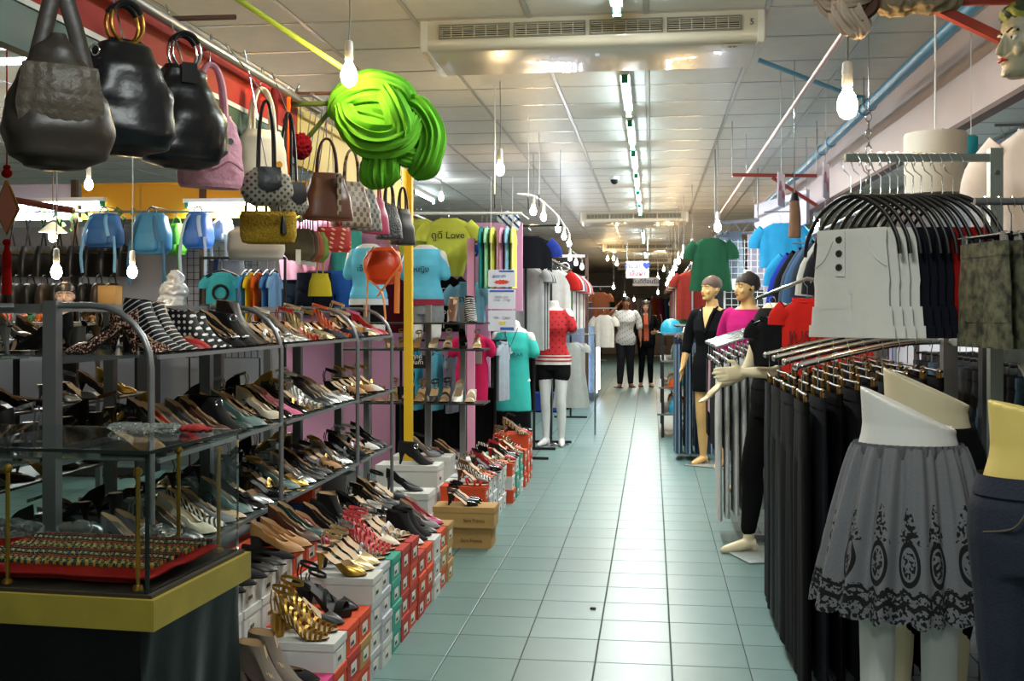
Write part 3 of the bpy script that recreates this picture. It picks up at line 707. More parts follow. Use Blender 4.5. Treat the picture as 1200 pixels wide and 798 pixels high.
# ---- shoes on the floor boxes
WT = ['of floor boxes beside the counter', 'of boxes below the middle bay', 'of boxes below the end bay', 'of boxes beyond the kraft boxes']
NO = {}
def on(kind, col, x, y, z, rz, w, extra=None, row='front', **k):
    n = NO[(w, row)] = NO.get((w, row), -1) + 1
    return shoe(kind, col, (x, y, z + .001), rz, WT[w], extra=extra, nth=f'{ORD[n]} in the {row} row', **k)
FRONT_ROW = [   # (height of the boxes, first y, spacing, shoes in order along the aisle)
 (2, 3.285, .098, [(AB,'taupe'), (AB,'taupe'), (FB,'black suede')]),
 (3, 3.595, .095, [(CB,'gold'), (CB,'gold'), (SL,'black leather'), (PS2,'black suede'), (SL,'black leather')]),
 (4, 4.092, .092, [(MU,'gold'), (SL,'pale gold'), (SL,'pale gold'), (SS,'silver'), (CB,'coral red'), (CB,'coral red'), (SL,'cream'), (SS,'silver'), (SS,'white')]),
 (3, 4.935, .099, [(FB,'black leather'), (MU,'white'), (MU,'white'), (LB,'black suede'), (LB,'black suede'), (FB,'black leather'), (P_,'grey'), (P_,'fuchsia')])]
for n, y0, st, items in FRONT_ROW:
    for i, (k, c) in enumerate(items):
        y = y0 + st * i; on(k, c, -1.195, y, n * BXH, -.14, 0 if y < 4.08 else 1 if y < 5.2 else 2, sc=.96)
REAR_ROW = [
 (5, 3.42, .1, [(FB,'black suede'), (FB,'black suede',bow), (FB,'black suede'), (FB,'black leather'), (FB,'black leather'), (FB,'black suede'), (BP,'tan'), (BP,'tan'), (P_,'brown'), (P_,'dark green')]),
 (4, 4.57, .1, [(P_,'fuchsia'), (PP,'black suede'), (PP,'black suede'), (AB,'black suede'), (FB,'red'), (FB,'brown'), (P_,'black patent'), (FB,'black patent'), (SL,'black patent'), (PT,'black leather'), (P_,'black leather')]),
 (4, 5.79, .1, [(SL,'black leather')])]
for n, y0, st, items in REAR_ROW:
    for i, it in enumerate(items):
        y = y0 + st * i; on(it[0], it[1], -1.425, y, n * BXH, -.04, 0 if y < 4.1 else 1 if y < 5.2 else 2, it[2] if len(it) > 2 else None, row='rear', sc=.94 if n == 5 else 1)
for i in range(3): on(SL, 'black patent', -1.13, 6.445 + .075 * i, 2 * BXH * 1.26, -.05, 3, sc=.86)
FKIND, FCOLR = [FS, SL, P_, MU, SS, FB], ['red', 'orange', 'black leather', 'brown', 'animal-print', 'black patent', 'zebra-striped', 'red']
for i in range(24):
    y = 6.93 + i * .094 if i < 20 else [8.995, 9.09, 9.205, 9.3][i - 20]
    if i == 20:
        on(CB, 'bronze', -1.17, 8.81, 3 * BXH, -.12, 3); on(CB, 'black white-striped', -1.17, 8.905, 3 * BXH, -.12, 3)
    on(FKIND[i % 6], FCOLR[(i * 3) % 8], -1.165 + .035 * (y > 8), y, (3 if i < 20 else 4) * BXH, -.12, 3)
on(PT, 'black leather', -1.54, 6.66, .294, 0, 2, row='rear'); on(LB, 'black suede', -1.54, 7.0, .4116, 0, 2, buckle, row='rear')
for i, (y, z) in enumerate([(7.1, .4116), (7.4, .4116), (7.5, .4116), (7.86, .2744), (7.96, .2744), (8.3, .2744), (8.4, .2744), (8.73, .1372), (8.83, .1372)]):
    on([PT, P_, SL, LB, SS][i % 5], ['brown', 'grey', 'black leather', 'orange', 'black patent', 'dark brown'][i % 6], -1.56, y, z, -.03, 3, row='rear')
# ================================================================ makers: garments, bags, hangers, draped cloth
def cloth(name, col='808080', rough=.92, **kw): return M('cloth ' + name, col, rough, spec=.12, **({'var': .1, 'scale': 14, 'bump': .15} | kw))
def tubecloth(rows, n=36, fold=0, amp=0, ph=0, e=2.0, cx=0, top=False, bottom=False, yoff=None):
    """rows: (z, half width, half depth[, fold scale]); a hanging tube of fabric with folds growing downwards"""
    mb = MB(); rings = []
    for i, r in enumerate(rows):
        z, hw, hd = r[:3]; k = (r[3] if len(r) > 3 else i / (len(rows) - 1)) * amp; ring = []
        for j in range(n):
            t = 2 * math.pi * j / n; c, s = math.cos(t), math.sin(t)
            x = hw * math.copysign(abs(c) ** (2 / e), c); y = hd * math.copysign(abs(s) ** (2 / e), s)
            f = k * (math.sin(fold * t + ph) + .4 * math.sin(fold * 1.7 * t + ph * 2 + z * 3)) if fold else 0
            ring.append((cx + x * (1 + f * .3 / max(hw, .02) * .2) + f * c * .3, y + f * s + (yoff(z) if yoff else 0), z))
        rings.append(ring)
    return mb.loft(rings[::-1], bottom, top)
def dense(rows, m=4):
    out = []
    for a, b in zip(rows, rows[1:]):
        for k in range(m): out.append(tuple(lerp(a[q], b[q], k / m) for q in range(3)))
    return out + [rows[-1][:3]]
_TEE = {}
def tee_parts(w=.22, l=.6, d=.035, sl=.15, flare=1.0, neck='crew', waist=1.0, fold=7, amp=.008, sw=.06, down=.55):
    key = (w, l, d, sl, flare, neck, waist, fold, amp, sw, down)
    if key in _TEE: return _TEE[key]
    nw = .075 if neck == 'crew' else .085
    rows = dense([(0, nw, d * .8), (-.018, w * .62, d * .9), (-.05, w * .93, d), (-.11, w, d), (-l * .45, w * waist, d), (-l * .7, w * (waist + flare) / 2, d), (-l, w * flare, d * 1.05)], 3)
    out = {'shirt_body': [tubecloth(rows, 40, fold, amp, w * 30, 2.4).mesh('shirt_body')]}
    c = MB().tube([(nw * math.cos(q), d * .8 * math.sin(q), -.02 * (1 if math.sin(q) < 0 else .1) * abs(math.sin(q))) for q in (2 * math.pi * i / 20 for i in range(21))], .007, 6)
    out['collar'] = [c.mesh('collar')]
    if sl:
        out['sleeve'] = []
        for s in (-1, 1):
            pts = spline([(s * w * .8, 0, -.055), (s * (w + sl * .3), 0, -.07 - sl * .55), (s * (w + sl * .42), 0, -.08 - sl * 1.15)], 3)
            out['sleeve'].append(MB().tube(pts, [lerp(sw, sw * .95, i / 6) for i in range(7)], 14, flat=max(.25, min(1, d / sw * .9)), up=(0, 1, 0), caps=False).mesh('sleeve'))
    _TEE[key] = out; return out
def shirt(label, col, loc, rz=0, group=None, name='t_shirt', cat='shirt', sleeve=None, sc=1, tilt=0, mat=None, **kw):
    t = thing(name, label, cat, loc, rz, group, rot=(tilt, 0, rz), sc=sc); m = mat or cloth(col, col)
    for k, ms in tee_parts(**kw).items():
        for me in ms: obj(k, me, cloth(sleeve, sleeve) if (k == 'sleeve' and sleeve) else m, t)
    return t
def print_on(t, s, size, mat, x=0, y=-.045, z=-.2, name='print'):
    return obj(name, text_mesh(s, size, .0015), mat, t, (x, y, z), (R(90), 0, 0))
_TR = {}
def trouser_parts(l=1.0, w=.17, hem=.09, d=.035, cuff=False):
    key = (l, w, hem, d, cuff)
    if key in _TR: return _TR[key]
    cr = min(.24, l * .6)
    top = tubecloth(dense([(0, w * .95, d), (-.04, w * .96, d), (-cr * .8, w * 1.06, d * 1.12), (-cr, w * 1.02, d * .75)], 3), 28, 6, min(.004, d * .2), 1, 2.6)
    out = {'trouser_body': [top.mesh('trouser_body')], 'waistband': [tubecloth([(.004, w * .97, d * 1.12), (-.038, w * .975, d * 1.12)], 28, 0, 0, 0, 2.6).mesh('waistband')], 'trouser_leg': []}
    for s in (-1, 1):
        rows = dense([(-cr * .55, w * .44, d * .7), (-cr * .85, w * .52, d * 1.08), (-cr - .05, w * .53, d * 1.12), (-l * .6 - cr * .2, lerp(w * .5, hem, .6), d), (-l, hem, d * .95)], 3)
        out['trouser_leg'].append(tubecloth(rows, 18, 4, min(.006, d * .3), s * 2, 2.3, cx=s * w * .52).mesh('trouser_leg'))
        if cuff: out.setdefault('cuff', []).append(tubecloth([(-l + .035, hem + .004, d), (-l - .004, hem + .006, d)], 18, 0, 0, 0, 2.3, cx=s * w * .52).mesh('cuff'))
    _TR[key] = out; return out
def trousers(label, mat, loc, rz=0, group=None, name='trousers', cat='trousers', sc=1, band=None, **kw):
    t = thing(name, label, cat, loc, rz, group, sc=sc)
    for k, ms in trouser_parts(**kw).items():
        for me in ms: obj(k, me, band if (band and k == 'waistband') else mat, t)
    return t
# hangers: hook tip at the origin, body below
HK = MB().tube([(.018, 0, .006), (.02, 0, .02), (.012, 0, .034), (0, 0, .038), (-.012, 0, .034), (-.02, 0, .02), (-.014, 0, .002), (0, 0, -.012), (0, 0, -.075)], .0019, 6).mesh('hook')
HSH = MB().tube(spline([(-.14, 0, -.128), (-.08, 0, -.1), (0, 0, -.076), (.08, 0, -.1), (.14, 0, -.128)], 4), .007, 8).mesh('hanger_bar')
HCL = MB().tube([(-.15, 0, -.078), (.15, 0, -.078)], .005, 8).mesh('hanger_bar')
HVC = MB().rbox((0, 0, -.1), (.03, .012, .06), .003).mesh('clip')
HCU = MB().tube(spline([(-.17, 0, -.27), (-.155, 0, -.2), (-.1, 0, -.12), (0, 0, -.075), (.1, 0, -.12), (.155, 0, -.2), (.17, 0, -.27)], 4), [.0075]*25, 8, flat=.6, up=(0,1,0)).mesh('hanger_bar')
HKL = MB().tube([(.03, 0, .018), (.034, 0, .036), (.02, 0, .058), (0, 0, .065), (-.02, 0, .058), (-.034, 0, .036), (-.024, 0, .008), (0, 0, -.012), (0, 0, -.075)], .0021, 6).mesh('hook')
def hanger(label, loc, rz=0, group=None, style='shoulder', mat=None, clipm=None):
    t = thing('clothes_hanger', label, 'hanger', loc, rz, group)
    obj('hook', HKL if style == 'curved' else HK, CHROME, t)
    obj('hanger_bar', {'shoulder': HSH, 'clip': HCL, 'curved': HCU}[style], mat or BLACK, t)
    if style == 'clip':
        for s in (-1, 1): obj('clip', HVC, clipm or BRASS, t, (s * .11, 0, 0))
    return t
def loft_rows(rows, n=28, e=2.6, sub=4, wr=0, seed=0, cap=True):
    """bag-like body: rows (z, half width, half depth, x offset)"""
    rows = [tuple(r) + (0,) * (4 - len(r)) for r in rows]; rs = []
    for i in range(len(rows) - 1):
        p0, p1, p2, p3 = rows[max(i-1, 0)], rows[i], rows[i+1], rows[min(i+2, len(rows)-1)]
        for k in range(sub):
            t = k / sub; t2 = t * t * (3 - 2 * t)
            rs.append((lerp(p1[0], p2[0], t),) + tuple(lerp(p1[q], p2[q], t2) for q in (1, 2, 3)))
    rs.append(rows[-1]); rings = []
    for z, hw, hd, xo in rs:
        ring = []
        for j in range(n):
            t = 2 * math.pi * j / n; c, s = math.cos(t), math.sin(t)
            v = Vector((xo + hw * math.copysign(abs(c) ** (2/e), c), hd * math.copysign(abs(s) ** (2/e), s), z))
            if wr: v += Vector((c, s, 0)) * wr * (mnoise.noise(Vector((v.x * 11 + seed, v.y * 11, v.z * 7))) + .5 * mnoise.noise(Vector((v.x * 27, v.y * 27 + seed, v.z * 17))))
            ring.append(v)
        rings.append(ring)
    if rings[0][0].z > rings[-1][0].z: rings = rings[::-1]
    return MB().loft(rings, cap, cap)
def arch(x, z0, h, y=0, r=.007, n=8, lean=0): 
    return MB().tube(spline([(-x, y, z0), (-x * .85, y + lean * .5, z0 + h * .6), (-x * .35, y + lean, z0 + h * .97), (x * .35, y + lean, z0 + h * .97), (x * .85, y + lean * .5, z0 + h * .6), (x, y, z0)], 4), r, n)
def lump(name, balls, voxel=.014, amp=.012, freq=14, stretch=(1, 1, .3), smooth=2, seed=0, ridge=True):
    """crumpled cloth: union of blobs, then ridged folds"""
    mb = MB()
    for c, r, sc in balls: mb.ball(c, r, 14, sc)
    me = remesh(mb, name, voxel, smooth); st = Vector(stretch)
    nor = [v.normal.copy() for v in me.vertices]
    for v, nn in zip(me.vertices, nor):
        q = Vector((v.co.x * st.x, v.co.y * st.y, v.co.z * st.z)) * freq + Vector((seed, 0, 0))
        w1 = Vector((mnoise.noise(q * .5), mnoise.noise(q * .5 + Vector((9, 0, 0))), 0))
        a = mnoise.noise(q + w1 * 1.6); a = (1 - abs(a) * 3) if ridge else a * 2
        v.co += nn * amp * a
    me.update(); return me

def swag(pts, rs, pleats=11, amp=.16, n=66, seed=0, sub=7):
    """gathered cloth pulled along a path: pleats run lengthwise"""
    sp = spline(pts, sub); m = len(pts) - 1; rings = []; prev = None
    for i, p in enumerate(sp):
        d = (sp[min(i+1, len(sp)-1)] - sp[max(i-1, 0)]).normalized()
        if prev is None: prev = d.orthogonal()
        u = (prev - d * prev.dot(d)).normalized(); prev = u; v = d.cross(u); r = interp(list(enumerate(rs)), i / sub); ring = []
        for j in range(n):
            t = 2 * math.pi * j / n
            f = math.sin(pleats * t + 1.3 * math.sin(i * .21 + seed) + 2 * math.sin(2 * t + seed)) + .5 * math.sin(pleats * 1.8 * t + i * .13 + seed * 2)
            k = r * (1 + amp * f + .22 * mnoise.noise(Vector((math.cos(t) * 1.4 + seed, math.sin(t) * 1.4, i * .12))))
            ring.append(p + (u * math.cos(t) + v * math.sin(t)) * k)
        rings.append(ring)
    return MB().loft(rings)
# ================================================================ glass counter
t = thing('display_counter', 'glass display counter with gold-edged base standing before the shoe racks', 'counter', (-1.085, 2.25, 0), R(-3.5))
GZ0, GZ1, GL0 = .78, 1.10, -1.35
GOLD = M('gold_trim', 'a39038', .35, .25, var=.15, scale=12)
obj('gold_base', MB().box((GL0, -.02, .715), (.025, .475, .782)), GOLD, t)
obj('deck', MB().box((GL0 + .01, -.008, .782), (.013, .463, .79)), M('deck_dark', '2a241d', .5), t)
gl = M('counter_glass', 'f2f8f6', .0, trans=1, ior=1.12)
for nm, a, b in (('front', (GL0, 0, .79), (0, .005, 1.095)), ('end', (-.005, .005, .79), (0, .45, 1.095)), ('rear', (GL0, .45, .79), (0, .455, 1.095)), ('top', (GL0, -.004, 1.095), (.004, .459, 1.101))):
    obj('glass_pane', MB().box(a, b), gl, t)
obj('pane_edge', MB().box((-.006, -.001, .79), (.001, .006, 1.1)), M('glass_edge_dark', '16201d', .2), t)
for a, b in (((GL0, -.006, 1.094), (.006, -.003, 1.102)), ((.004, -.006, 1.094), (.007, .461, 1.102))): obj('pane_edge', MB().box(a, b), M('glass_edge_dark'), t)
for x, y in ((-.36, .03), (-.04, .03), (-.14, .40), (-.04, .42), (-.75, .03)):
    pst = obj('brass_post', MB().tube([(x, y, .79), (x, y, 1.04)], .005, 10), BRASS, t)
    obj('knob', MB().ball((x, y, 1.05), .0105, 10), BRASS, pst); obj('foot_ring', MB().lathe([(.012,0),(.012,.006),(.008,.012)], 12, (x, y, .79)), BRASS, pst)
ct = (t.matrix_basis.copy() if t.matrix_basis else None)
from mathutils import Matrix as _M
CT = _M.Translation((-1.085, 2.25, 0)) @ _M.Rotation(R(-3.5), 4, 'Z')
def at_c(x, y, z=0): return CT @ Vector((x, y, z))
t = thing('counter_skirt', 'shiny black sheet hanging round the legs of the glass counter', 'cloth', (-1.085, 2.25, 0), R(-3.5))
def skirtf(u, v):
    per = [(GL0, -.015), (.015, -.015), (.015, .47), (GL0, .47)]
    L = [0, 1.365, 1.85, 3.215]; s = u * 3.215
    for k in range(3):
        if s <= L[k+1] + 1e-6:
            q = (s - L[k]) / (L[k+1] - L[k]); x = lerp(per[k][0], per[k+1][0], q); y = lerp(per[k][1], per[k+1][1], q); break
    f = .02 * v * math.sin(s * 21) + .012 * v * math.sin(s * 47 + 1)
    return (x - .015 + (f if k == 1 else 0) - (.05 * v if k == 1 else 0), y + (f + .02 * v if k != 1 else 0), .714 - v * .71)
obj('sheet', MB().grid(skirtf, 140, 10), M('black_vinyl_sheet', '080809', .38, bump=.3, scale=5, spec=.3), t)
# red cloth with beaded strings, trays, and bags in the counter
t = thing('red_cloth', 'crumpled red cloth spread on the floor of the glass counter', 'cloth', at_c(0, 0, .79), R(-3.5))
def rc(u, v):
    x, y = lerp(-.95, -.02, u), lerp(.045, .385, v); e = min(u, v, 1 - u, 1 - v)
    return (x + .01 * mnoise.noise(Vector((x * 9, y * 9, 0))), y, .006 + .014 * max(0, mnoise.noise(Vector((x * 7, y * 9, 2)))) + (.016 if e < .06 else 0))
rcm = MB().grid(rc, 50, 26).grid(lambda u, v: tuple(c - (.003 if i == 2 else 0) for i, c in enumerate(rc(u, v))), 50, 26)
obj('fabric', rcm, cloth('red counter', 'a8241f', .8), t)
bead_c = ['1d4a36', '2f6a4c', 'b98a2b', '96341f', '16302a', 'c9b57a', '3d2a1b', '7a1f1b']
def bead_mat(a, b, k):
    return pattern_mat(f'bead {k}', a, b, lambda nt, x, y, z: nmath(nt, 'GREATER_THAN', nmath(nt, 'SINE', nmath(nt, 'MULTIPLY', x, 310 + 40 * (k % 3))), .1), .3)
for k in range(16):
    y = .085 + k * .0195; pts = []
    for q in range(46):
        x = -.50 + .46 * q / 45; pts.append((x, .004 * math.sin(q * .7 + k), 0))
    mb = MB()
    for q, p in enumerate(pts):
        mb.lathe([(.002,-.0045),(.0052,-.0025),(.0052,.0025),(.002,.0045)], 6, (p[0], p[1], p[2]), 'X') if q % 1 == 0 else None
    lab = 'string of ' + ['green and gold', 'dark green', 'amber and brown', 'red and cream'][k % 4] + ' beads on the red cloth'
    tt = thing('beaded_string', lab + ', ' + ORD[k] + ' strand from the glass front', 'necklace', at_c(0, y, .828), R(-3.5), lab)
    obj('bead_strand', mb, bead_mat(bead_c[k % 8], bead_c[(k * 3 + 2) % 8], k % 8), tt, kind='stuff')
for k, (x, y, s) in enumerate([(-.42, .41, .04), (-.2, .415, .035), (-.6, .39, .045), (-.78, .36, .04)]):
    me = lump('plastic_bag', [((0,0,.02), s, (1.6, .7, .5)), ((s, 0, .02), s * .7, (1.2, .8, .5))], .008, .008, 30, (1,1,1), 1, k)
    tt = thing('plastic_bag', 'crumpled clear plastic bag in the glass counter, ' + ['beside the brass post', 'behind the beads', 'beside the trays', 'between the trays'][k], 'bag', at_c(x, y, .815))
    obj('film', me, M('clear_film', 'dfe6e4', .12, trans=.9, ior=1.08), tt)
for k, (x, y, z) in enumerate([(-.66, .12, 0), (-.66, .24, 0), (-.86, .14, 0), (-.86, .28, 0), (-.66, .14, .042)]):
    tt = thing('plastic_tray', 'clear lidded plastic case on the red cloth, ' + ['by the glass front under another', 'behind its neighbour', 'by the brass post', 'farthest inside', 'stacked on top'][k], 'case', at_c(x, y, .826 + z), R(6 * k - 12))
    obj('case', MB().rbox((0,0,.02), (.17, .1, .038), .004), M('case_plastic', 'c9d2d6', .1, trans=.5, ior=1.1), tt); obj('lid', MB().rbox((0,0,.04), (.174,.104,.006), .002), M('case_plastic'), tt)
me = lump('film', [((0,0,.01), .03, (2,1.2,.3)), ((.06,.02,.01), .026, (1.8,1.2,.3)), ((-.05,.03,.01), .026, (1.5,1.2,.3))], .005, .006, 50, (1,1,1), 1, 4)
tt = thing('plastic_bag', 'crumpled clear plastic bags lying on top of the glass counter', 'bag', at_c(-.22, .34, 1.101)); obj('film', me, M('clear_film'), tt)
tt = thing('cloth_scrap', 'small red cloth pouch lying on top of the glass counter', 'pouch', at_c(-.07, .36, 1.101)); obj('fabric', lump('fabric', [((0,0,.01), .03, (1.5,1,.3))], .005, .004, 40, (1,1,1), 1), cloth('dull red', '8c2f2c'), tt)

# ================================================================ fascia beam, pipe, yellow post
FX = -1.68
YB0, YB1, YB2 = .9, 4.98, 7.3
def fascia(name, label, a, b, cols):
    t = thing(name, label, 'fascia', (FX, 0, 0))
    for nm, z0, z1, c in cols: obj(nm, MB().box((-.02 if nm != 'white_line' else -.024, a, z0), (.02 if nm != 'white_line' else .026, b, z1)), c, t)
    return t
PR, PG, PY_, PW = M('red_paint', 'a0251a', .65, var=.1, scale=3, spec=.2), M('green_paint', '1f4a38', .5), M('yellow_paint', 'd9b41f', .5, var=.05, scale=4), M('white_paint', 'dcdcd4', .5)
fascia('fascia_board', 'red and green painted fascia board with a white line above the hanging handbags', YB0, YB1, [('green_band', 2.10, 2.222, PG), ('white_line', 2.222, 2.24, PW), ('red_band', 2.24, 2.40, PR)])
fascia('fascia_board', 'bright yellow fascia board between the red one and the yellow post', YB1 + .01, YB2, [('yellow_band', 2.10, 2.38, PY_)])
t = thing('steel_pipe', 'galvanised steel pipe fixed along the red fascia, carrying the handbags', 'pipe', (FX + .09, 0, 2.37))
obj('pipe', MB().tube([(0, YB0, 0), (0, YB1 + .1, 0)], .017, 12), STEEL, t)
for y in (2.2, 3.9, 4.7): obj('bracket', MB().tube([(-.08, y, .01), (-.04, y, .02), (0, y, .018)], .006, 6), STEEL, t)
tag(setting('yellow_post', MB().box((FX + .0, YB2, 0), (FX + .055, YB2 + .05, 2.38)), M('post_yellow', 'e0b31c', .5)), 'slim bright yellow square post at the end of the shoe racks', 'post')
bpy.data.objects['yellow_post']['kind'] = 'thing'
def stick(name, label, a, b, r, mat, cat='pole'):
    t = thing(name, label, cat); obj('pole', MB().tube([a, b], r, 10), mat, t); return t
LIME = M('lime_paint', '9cb83a', .45)
stick('lime_pole', 'lime green pole slanting under the ceiling towards the bulb', P(268, -8, 4.4), P(408, 84, 4.75), .012, LIME)
stick('green_bracket', 'green steel arm reaching from the pipe end to the cloth bundle', P(340, 122, 5.0), P(420, 121, 4.85), .012, M('olive_green', '5c7a3a', .5))
stick('green_strut', 'short green diagonal strut under the bracket arm', P(362, 160, 5.02), P(392, 124, 4.9), .011, M('olive_green'))
stick('brown_bar', 'thin brown bar crossing from the fascia to the cloth bundle', P(326, 110, 5.0), P(412, 109, 4.9), .008, M('brown_bar', '5a4034', .5))
stick('brown_stub', 'short dark brown bar sticking out from the red fascia', P(200, 22, 3.95), P(276, 20, 4.1), .01, M('brown_bar'))
t = stick('white_hook_rail', 'thin pale rail carrying the small structured handbags', (-1.52, PX(365, 300, -1.52).y, 2.385), (-1.52, PX(484, 300, -1.52).y, 2.385), .008, STEEL)
for px in (367, 482): y_ = PX(px, 300, -1.52).y; obj('rail_bracket', MB().tube([(-1.52, y_, 2.385), (-1.68, y_, 2.385)], .006, 6), STEEL, t)
# green cloth bundle
GC = cloth('bright green', '559a26', .8)
c = P(450, 150, 4.85)
def bb(px, py, r, sc=(1,1,1), dd=0): q = P(px, py, 4.85 + dd) - c; return ((q.x, q.y, q.z), r, sc)
def bp(px, py, dd=0): return P(px, py, 4.85 + dd) - c
t = thing('cloth_bundle', 'big bundle of bright green fabric tied up round the bracket arm', 'cloth', c)
for k, (pts, rs, pl) in enumerate([
    ([bp(392,138,.05), bp(405,116), bp(435,104,-.03), bp(462,112), bp(478,132,.02)], [.03,.06,.075,.075,.06], 10),
    ([bp(402,126,-.03), bp(412,148,-.07), bp(436,164,-.1), bp(464,162,-.1), bp(486,140,-.05)], [.04,.06,.075,.07,.05], 12),
    ([bp(450,104,-.05), bp(462,126,-.12), bp(468,150,-.12), bp(462,176,-.1)], [.04,.05,.055,.035], 9),
    ([bp(418,132,0), bp(440,138,-.03), bp(462,146,-.03), bp(480,156,0)], [.05,.07,.07,.05], 10),
    ([bp(447,160,-.03), bp(446,185,-.05), bp(446,208,-.05), bp(448,220,-.04)], [.06,.075,.08,.04], 14),
    ([bp(470,125,.03), bp(492,132), bp(506,158,-.02), bp(498,190,-.02), bp(484,206,0)], [.05,.065,.06,.065,.03], 11),
    ([bp(462,168,-.04), bp(476,182,-.03), bp(492,184,-.01), bp(512,190,.02)], [.05,.05,.04,.02], 9)]):
    obj('fabric_swag', swag(pts, rs, pl, .13, seed=k * 1.7), GC, t)

# ================================================================ handbags under the red fascia
HX = FX + .09; SX = -1.52
def hang_at(px, X=HX):  q = PX(px, 367, X); return q.y
def bag(label, px, ztop, rows, mat, handle, X=HX, rz=0, e=2.6, wr=0, seed=0, hm=None, name='handbag', hook=True, seg=30):
    """rows are given from the bag top (z=0) downwards; handle = (half span, height, radius)"""
    y = hang_at(px, X); t = thing(name, label, 'bag', (X, y, ztop), rz)
    obj('bag_body', loft_rows(rows, seg, e, 5, wr, seed).mesh('bag_body', 60), mat, t)
    if handle:
        hs, hh, r = handle
        for s in (-1, 1):
            d = rows[0][2] * .6
            obj('handle', arch(hs, -.01, hh, s * d, r, 8, -s * d * .8), hm or mat, t)
    if hook:
        hz = handle[1] if handle else 0
        ox = 0 if X == SX else HX - X; lx, ly = ox * math.cos(rz), -ox * math.sin(rz)
        obj('hook', MB().tube(spline([(0, 0, hz - .012), (0, .012, hz + .01), (lx, ly, 2.39 - ztop + .02), (lx, ly - .015, 2.39 - ztop)], 4), .0028, 6), CHROME, t)
    return t
LEA = M('black_bag_leather', '15161a', .32, bump=.25, scale=18); BRN = M('dark_brown_bag_leather', '2f2822', .4, bump=.2, scale=22)
ss = lambda px, X=HX: (px / F) * ((hang_at(px, X)) / CA)
# brown hobo
y = hang_at(66, -1.5); t = thing('hobo_bag', 'dark brown slouchy hobo bag with quilted front and one wide strap', 'bag', (-1.5, y, 2.02), R(40))
k = .92
rows = [(.09, .022, .015), (.04, .055, .03), (-.02, .092, .045), (-.09, .125, .065), (-.16, .138, .075), (-.22, .118, .065), (-.25, .07, .04), (-.258, .03, .02)]
obj('bag_body', loft_rows(rows, 36, 2.3, 5, .012, 3), BRN, t)
q = MB().grid(lambda u, v: (lerp(-.105, .105, u) * (1 - .25 * abs(v - .6)), -.058 - .026 * math.sin(math.pi * u) * math.sin(math.pi * min(1, v * .8 + .15)) - .0025 * abs(math.sin(u * 20) * math.sin(v * 14)), lerp(-.0, -.17, v)), 40, 30)
obj('quilted_panel', q, M('quilt_brown', '4a4136', .45, bump=.5, scale=50), t)
obj('strap', MB().tube(spline([(-.055, 0, -.02), (-.03, 0, .09), (-.008, 0, .2), (.008, 0, .34), (.02, 0, .2), (.05, 0, .09), (.085, 0, -.06)], 5), [.022]*31, 10, flat=.45, up=(0,1,0)), BRN, t)
# two black leather bags with metal ring handles
for k, (px, zt, lab) in enumerate([(146, 2.20, 'large black leather handbag with gold ring handles, beside the brown hobo bag'), (216, 2.215, 'large black leather handbag with silver ring handles, beside the pink quilted bag')]):
    w = .155
    rows = [(0, .05, .02), (-.02, .075, .035), (-.09, .105, .06), (-.19, .14, .08), (-.27, .15, .085), (-.315, .125, .07), (-.34, .06, .03)]
    t = bag(lab, px, zt, rows, LEA, None, rz=R(48 - 4 * k), e=2.4, wr=.022, seed=7 + 5 * k, X=HX + .06)
    for s in (-1, 1):
        obj('ring_handle', MB().tube([(.048 * math.cos(q), s * .02, .045 + .06 * math.sin(q)) for q in (2*math.pi*i/24 for i in range(25))], .0055, 8), BRASS if k == 0 else CHROME, t)
        obj('handle_wrap', MB().tube([(.048 * math.cos(q), s * .02, .045 + .06 * math.sin(q)) for q in (R(30) + R(120)*i/10 for i in range(11))], .009, 8), LEA, t)
    obj('shoulder_strap', MB().tube(spline([(-.09, .0, -.03), (-.125, -.01, -.1), (-.11, -.02, -.18), (-.09, -.05, -.1)], 5), .007, 8), LEA, t)
    obj('strap_ring', MB().tube([(-.098 + .012*math.cos(q), -.03, -.05 + .016*math.sin(q)) for q in (2*math.pi*i/14 for i in range(15))], .003, 6), CHROME, t)
    if k: obj('price_tag', MB().box((-.03, -.062, -.065), (.02, -.06, 0)), BLACK, t); 
# pink quilted
PK = M('pink_quilted', 'd79ab0', .55, bump=.9, scale=34)
t = bag('pale pink quilted shoulder bag with stitched ripples and silver eyelets', 247, 2.12, [(0, .075, .03), (-.04, .095, .04), (-.13, .115, .05), (-.21, .125, .055), (-.25, .12, .05), (-.265, .11, .045)], PK, (.05, .19, .011), rz=R(42), e=2.8, wr=.008, seed=2)
for a in (-.06, 0, .05): obj('eyelet', MB().lathe([(.006,0),(.012,-.004),(.012,-.008)], 12, (a, -.058, -.1), 'Y'), CHROME, t)
obj('seam_ripple', MB().tube(spline([(-.12, -.055, -.2), (-.06, -.072, -.17), (-.02, -.07, -.2), (.04, -.07, -.17), (.1, -.058, -.2)], 5), .006, 6), PK, t)
# cream tote
CRM = M('cream_leather', 'd8d2be', .5, bump=.2, scale=20)
t = bag('cream leather tote with rope handles and a gold badge', 307, 2.15, [(0, .075, .03), (-.04, .095, .045), (-.1, .11, .05), (-.175, .115, .05), (-.192, .1, .045)], CRM, (.05, .18, .009), rz=R(50), e=2.6, wr=.01, seed=9)
obj('badge', MB().lathe([(.001,-.004),(.014,-.004),(.014,0)], 14, (.05, -.05, -.14), 'Y'), BRASS, t)
